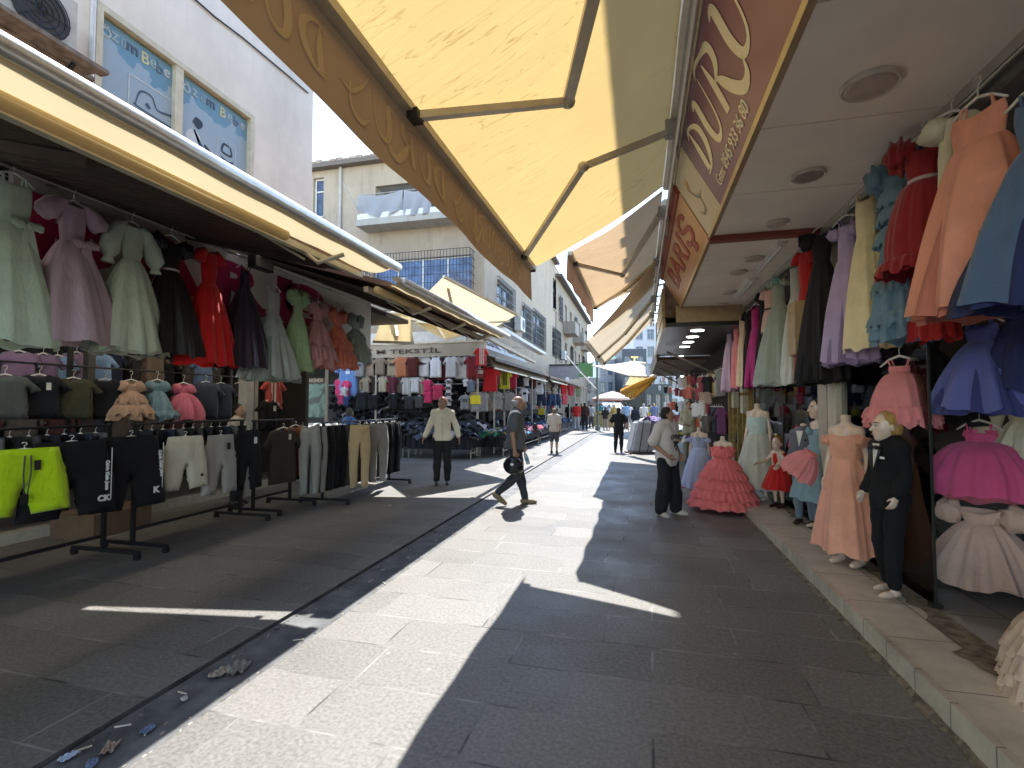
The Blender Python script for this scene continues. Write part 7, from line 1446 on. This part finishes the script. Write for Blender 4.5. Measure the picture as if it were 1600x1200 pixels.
# big pale bale / cart in the sun
p = onZ(1000, 708); bl = thing('fabric_bale', 'tall pale grey wrapped fabric bale leaning on a trolley in the sun', 'bale', p, YAW+R(8))
m_ = MB(); m_.add([(-.40,-.22,.05),(.42,-.22,.05),(.62,-.05,1.05),(-.12,-.05,1.05),(-.40,.30,.05),(.42,.30,.05),(.62,.42,1.05),(-.12,.42,1.05)],[(0,1,2,3),(5,4,7,6),(3,2,6,7),(0,4,5,1),(1,5,6,2),(4,0,3,7)])
me = m_.mesh(); b_ = bmesh.new(); b_.from_mesh(me); bmesh.ops.bevel(b_, geom=b_.edges[:], offset=.06, segments=3, affect='EDGES'); b_.to_mesh(me); b_.free(); ob('wrapping', me, mat((.36,.37,.40), .5, 0, .12, 4, .3), bl)
for x in (-.12, .16): MB().tube([(x,-.235,.06),(x+.24,-.06,1.06)], .012).build('strap', BLACK, bl)
MB().box((-.42,-.25,.0),(.45,.32,.045)).build('trolley', BROWN, bl)
heap('clothes_heap', p.x+.1, p.x+.75, p.y+.2, p.y+.9, 1.05, 30, [(.25,.12,.35),(.6,.6,.65),(.4,.2,.3),(.1,.1,.2)], 14, (0,0), 'purple and white clothes heaped on top of the grey bale')

# ---------------------------------------------------------------- FAR END
lp = onZ(934, 672); l_ = thing('lamp_post', 'slim grey lamp post in the middle distance of the street', 'lamp post', lp)
MB().tube([(0,0,0),(0,0,4.3)], .075, 10).build('pole', mat((.16,.19,.17), .5, .4), l_); MB().lathe([(.16,0),(.16,.25),(.09,.32)], n=12).build('base', mat((.14,.16,.15), .6), l_); MB().lathe([(.12,4.3),(.24,4.6),(.16,4.75),(.001,4.78)], n=12).build('lantern', mat((.3,.32,.3), .3), l_)
gs = thing('shop_sign', 'small green hanging sign beside the lamp post', 'sign', lp+Vector((-.75,.3,3.6))); MB().cbox((0,0,.2),(.9,.06,.9)).build('panel', mat((.13,.30,.10), .5), gs); MB().bar((-.6,0,.7),(.6,0,.7),.03,.03).build('bracket', DKMETAL, gs)
# van
p = onZ(968, 655, 0); p = atD(968, 655, 42); p.z = 0
vn = thing('van', 'white van with dark windscreen parked at the far end of the street', 'van', p, YAW+R(12))
prof = [(-1.0,.35),(1.0,.35),(1.02,1.1),(.88,1.75),(-.88,1.75),(-1.02,1.1)]
m_ = MB(); ys = [(-.0,0),(4.6,0)]; vs = []
for y, top in ((0,.62),(.15,.66),(1.0,.72),(1.7,1.0),(5.0,1.0),(5.1,.95)):
    for x, z in prof: vs.append((x, y, .35+(z-.35)*top if z > 1.1 else z*(1 if top > .7 else .98)))
m_.add(vs, [(i*6+j, i*6+(j+1)%6, (i+1)*6+(j+1)%6, (i+1)*6+j) for i in range(5) for j in range(6)]+[tuple(range(6)),tuple(range(30,36))]); m_.build('body', mat((.62,.62,.62), .25), vn)
MB().add([(-.82,.98,1.28),(.82,.98,1.28),(.76,1.62,1.70),(-.76,1.62,1.70)],[(0,1,2,3)]).build('windscreen', mat((.02,.03,.04), .08), vn)
for x in (-.98,.98):
    MB().cbox((x*1.02,2.2,1.4),(.03,.9,.38)).build('side_window', mat((.02,.03,.04), .08), vn)
    MB().ell((x*.75,-.01,.72),(.16,.05,.10)).build('headlight', mat((.7,.7,.68), .1), vn)
    for y in (.9, 4.0):
        me = MB().lathe([(.001,-.11),(.2,-.11),(.33,-.09),(.33,.09),(.2,.11),(.001,.11)], n=18).mesh(smooth=True); ob('wheel', me, mat((.02,.02,.02), .7), vn, (x*.9,y,.33), (0,R(90),0))
MB().cbox((0,-.03,.45),(1.9,.08,.22)).build('bumper', mat((.08,.08,.08), .5), vn); MB().cbox((0,-.02,.86),(1.0,.04,.10)).build('grille', BLACK, vn)
p = atD(957, 640, 38); pr_ = thing('parasol', 'pale pink sunlit market parasol at the far end', 'parasol', (p.x, p.y, 0)); MB().tube([(0,0,0),(0,0,2.5)], .03).build('pole', STEEL, pr_); MB().lathe([(.001,2.62),(.9,2.35),(1.55,2.05),(1.56,1.95)], n=8).build('canopy', awn_mat((.66,.52,.46), .4, False), pr_)
st2 = thing('market_stall', 'red-framed street stall under the parasol', 'stall', (p.x-.2, p.y-.3, 0)); MB().box((-1.3,-.5,.0),(.9,.5,.85)).build('counter', mat((.35,.30,.12), .7), st2); MB().bar((-1.2,-.5,1.9),(.9,-.5,1.9),.08,.1).build('beam', mat((.40,.22,.18), .5), st2)
for x in (-1.2,.9): MB().bar((x,-.5,.85),(x,-.5,1.9),.05,.05).build('post', mat((.40,.22,.18), .5), st2)
heap('goods_heap', p.x-1.4, p.x+.6, p.y-.7, p.y, .95, 40, [(.5,.35,.08),(.45,.42,.3),(.2,.25,.1)], 15, (0,0), 'heap of ochre and green goods on the far stall')
def far_block(name, lab, pxa, pxb, pytop, D, m, rows=3, cols_=3, win=GLZ):
    a = atD(pxa, pytop, D); b_ = atD(pxb, pytop, D); o = Vector((a.x, a.y, 0)); U = Vector((b_.x-a.x, b_.y-a.y, 0)); W2 = U.length; U.normalize(); N = Vector((U.y, -U.x, 0)); H = a.z
    t = wthing(name, lab, 'building', o+U*W2/2); hs_ = [(W2*(i+.2)/cols_, W2*(i+.8)/cols_, H*(j+.45)/(rows+.4), H*(j+1.05)/(rows+.4)) for i in range(cols_) for j in range(rows)]
    g = MB(); PP = facade(g, o, U, N, W2, H, hs_); g.quad(PP(0,0,0), PP(0,0,8), PP(0,H,8), PP(0,H,0)); g.quad(PP(W2,0,0), PP(W2,0,8), PP(W2,H,8), PP(W2,H,0)); g.quad(PP(0,H,0),PP(W2,H,0),PP(W2,H,8),PP(0,H,8)); g.build('wall', m, t)
    for h_ in hs_: window(t, PP, h_, 2, mat((.3,.3,.3), .5), win)
    return t, PP, W2, H
t_, PP, W2, H = far_block('office_building', 'dark grey building with vertical gold lettering closing the street', 972, 1010, 545, 56, mat((.085,.095,.11), .6), 3, 2)
for i, ch in enumerate('TİRY'): place(textmesh(ch, bold=.04), 'lettering', mat((.55,.42,.18), .3, .5), t_, PP(W2*.5, H*.96-1.35*i-1.0, -.08), (PP(1,0)-PP(0,0)), (0,0,1), None, .95)
far_block('apartment_building', 'pale building with blue glass beside the dark grey one at the street end', 936, 971, 560, 60, plaster((.50,.52,.55), .2), 3, 3, GLB)
far_block('apartment_building', 'tall white building behind the awnings at the street end', 990, 1060, 505, 66, plaster((.50,.50,.52), .2), 5, 4)
far_block('shop_building', 'low grey-green shop row at the far right of the street', 1008, 1050, 600, 40, mat((.07,.085,.08), .6), 1, 3)
far_block('apartment_building', 'grey block just behind the last left stalls', 905, 936, 590, 58, plaster((.38,.37,.35), .4), 2, 3)
# masses beyond so that no bare horizon shows
far_block('warehouse', 'long beige block closing the view behind the street end', 840, 1200, 600, 85, plaster((.45,.42,.38), .3), 2, 10)
# leaning white stack of suitcase-like goods, crowd beyond
for i, (px, py, c, lab) in enumerate(((975,662,(.6,.6,.62),'far person in a pale dress behind the man in black'),(1000,662,(.05,.05,.07),'far person in dark clothes before the shop row'),(952,662,(.4,.3,.25),'far person in tan beside the stall'))):
    far(px, py, 1.62, lab, c, (.05,.05,.06))

# litter in the gutter
for px, py, s_, c, lab in ((345,1052,.16,(.30,.25,.19),'crumpled brown paper in the gutter'),(374,1045,.20,(.20,.18,.15),'flat torn cardboard strip in the gutter'),(232,1141,.09,(.14,.18,.30),'blue plastic scrap in the gutter'),(172,1170,.11,(.28,.20,.14),'crushed brown carton in the gutter, nearest the camera'),(107,1184,.09,(.40,.48,.58),'blue and white wrapper at the bottom of the gutter'),(143,1196,.08,(.14,.18,.28),'second blue scrap by the white wrapper'),
   (638,872,.03,(.5,.5,.5),'small white scrap in the gutter'),(598,892,.07,(.22,.21,.2),'crumpled clear film in the gutter'),(432,985,.05,(.03,.03,.03),'black scrap in the gutter'),(288,1094,.06,(.45,.42,.36),'pale sliver of paper in the gutter'),(610,790,.055,(.75,.74,.70),'small white paper on the shaded paving'),(1182,820,.05,(.5,.48,.42),'pale scrap near the step corner')):
    p = onZ(px, py, -.01 if px < 650 and px != 610 else 0); r = random.Random(px); t = MB()
    s_ *= .48; t.grid(lambda u, v: ((u-.5)*s_*1.5*(1+.10*math.sin(v*7+px))+.1*s_*math.sin(v*13+px), (v-.5)*s_*(1+.12*math.sin(u*6+px)), .006+s_*.22*abs(math.sin(u*9+px+v*3)*math.cos(v*8-u*4))), 14, 12)
    o = t.build('litter', mat(c, .7, 0, .3, 40, .3), None, False); o.location = p; o.rotation_euler = (0,0,r.uniform(0,6)); tag(o, lab, 'litter')
    sm = o.modifiers.new('s', 'SOLIDIFY'); sm.thickness = .003
for i in range(14):
    y = rnd.uniform(1.2, 7); o = MB().tube([(0,0,.004),(.035,.004,.006),(.07,0,.004)], .0045, 5).build('cigarette_butt', mat((.55,.48,.38), .8), None); o.location = (-2.4+rnd.uniform(-.15,.15), y, -.018); o.rotation_euler = (0,0,rnd.uniform(0,6)); tag(o, 'cigarette butt lying in the stone gutter', 'litter', 'cigarette butts in the gutter')

for i in range(22):
    y = 13.6+.42*(i//2); nm, cs = [('grey',(.2,.2,.2)),('denim blue',(.06,.09,.16)),('ochre',(.40,.25,.05)),('black',(.02,.02,.02)),('pale',(.45,.43,.38)),('plum',(.12,.03,.09))][(i*5) % 6]
    garment('tee', 'top', '%s top, %s in the %s row beyond the gilded shop' % (nm, ORD[i//2], 'lower' if i % 2 else 'upper'), 'top', (1.98, y, 1.55 if i % 2 else 2.5), R(-60), cs, 'tops on the dark wall beyond the gilded shop', hook=.06, w_=.9)
# window display inside the gown shop, behind the glass
for i in range(9):
    y = 6.7+.36*i; nm, cs = [('burgundy',(.16,.01,.02)),('ivory',(.5,.46,.38)),('black',(.015,.015,.015)),('rose',(.5,.12,.16))][i % 4]
    dress('dress', '%s gown, %s on the inner rail behind the far shop window' % (nm, ORD[i]), (3.0, y, 2.6), R(-50), 1.3, cs, group='gowns on the inner rail behind the far window', seed=70+i, hem=.28, sleeve='cap')

g = MB(); r5 = random.Random(77)
for i in range(420):
    y = r5.uniform(.8, 9); x = -2.21-abs(r5.gauss(0, .05)) if i % 2 else -2.58+abs(r5.gauss(0,.04)); s_ = r5.uniform(.003,.011); a = r5.uniform(0,3)
    g.add([(x+s_*math.cos(a+q), y+1.6*s_*math.sin(a+q), -.0175+(.004 if q == 0 else .001)) for q in (0,1.6,3.1,4.6)], [(0,1,2,3)])
o = g.build('grit', island([(.10,.09,.07),(.35,.31,.25),(.05,.045,.04),(.22,.19,.14)]), None, off=(-2.4,4,-.018)); o.location = (-2.4,4,-.018); tag(o, 'grit and crumbs gathered along the stone gutter', 'grit', kind='stuff')
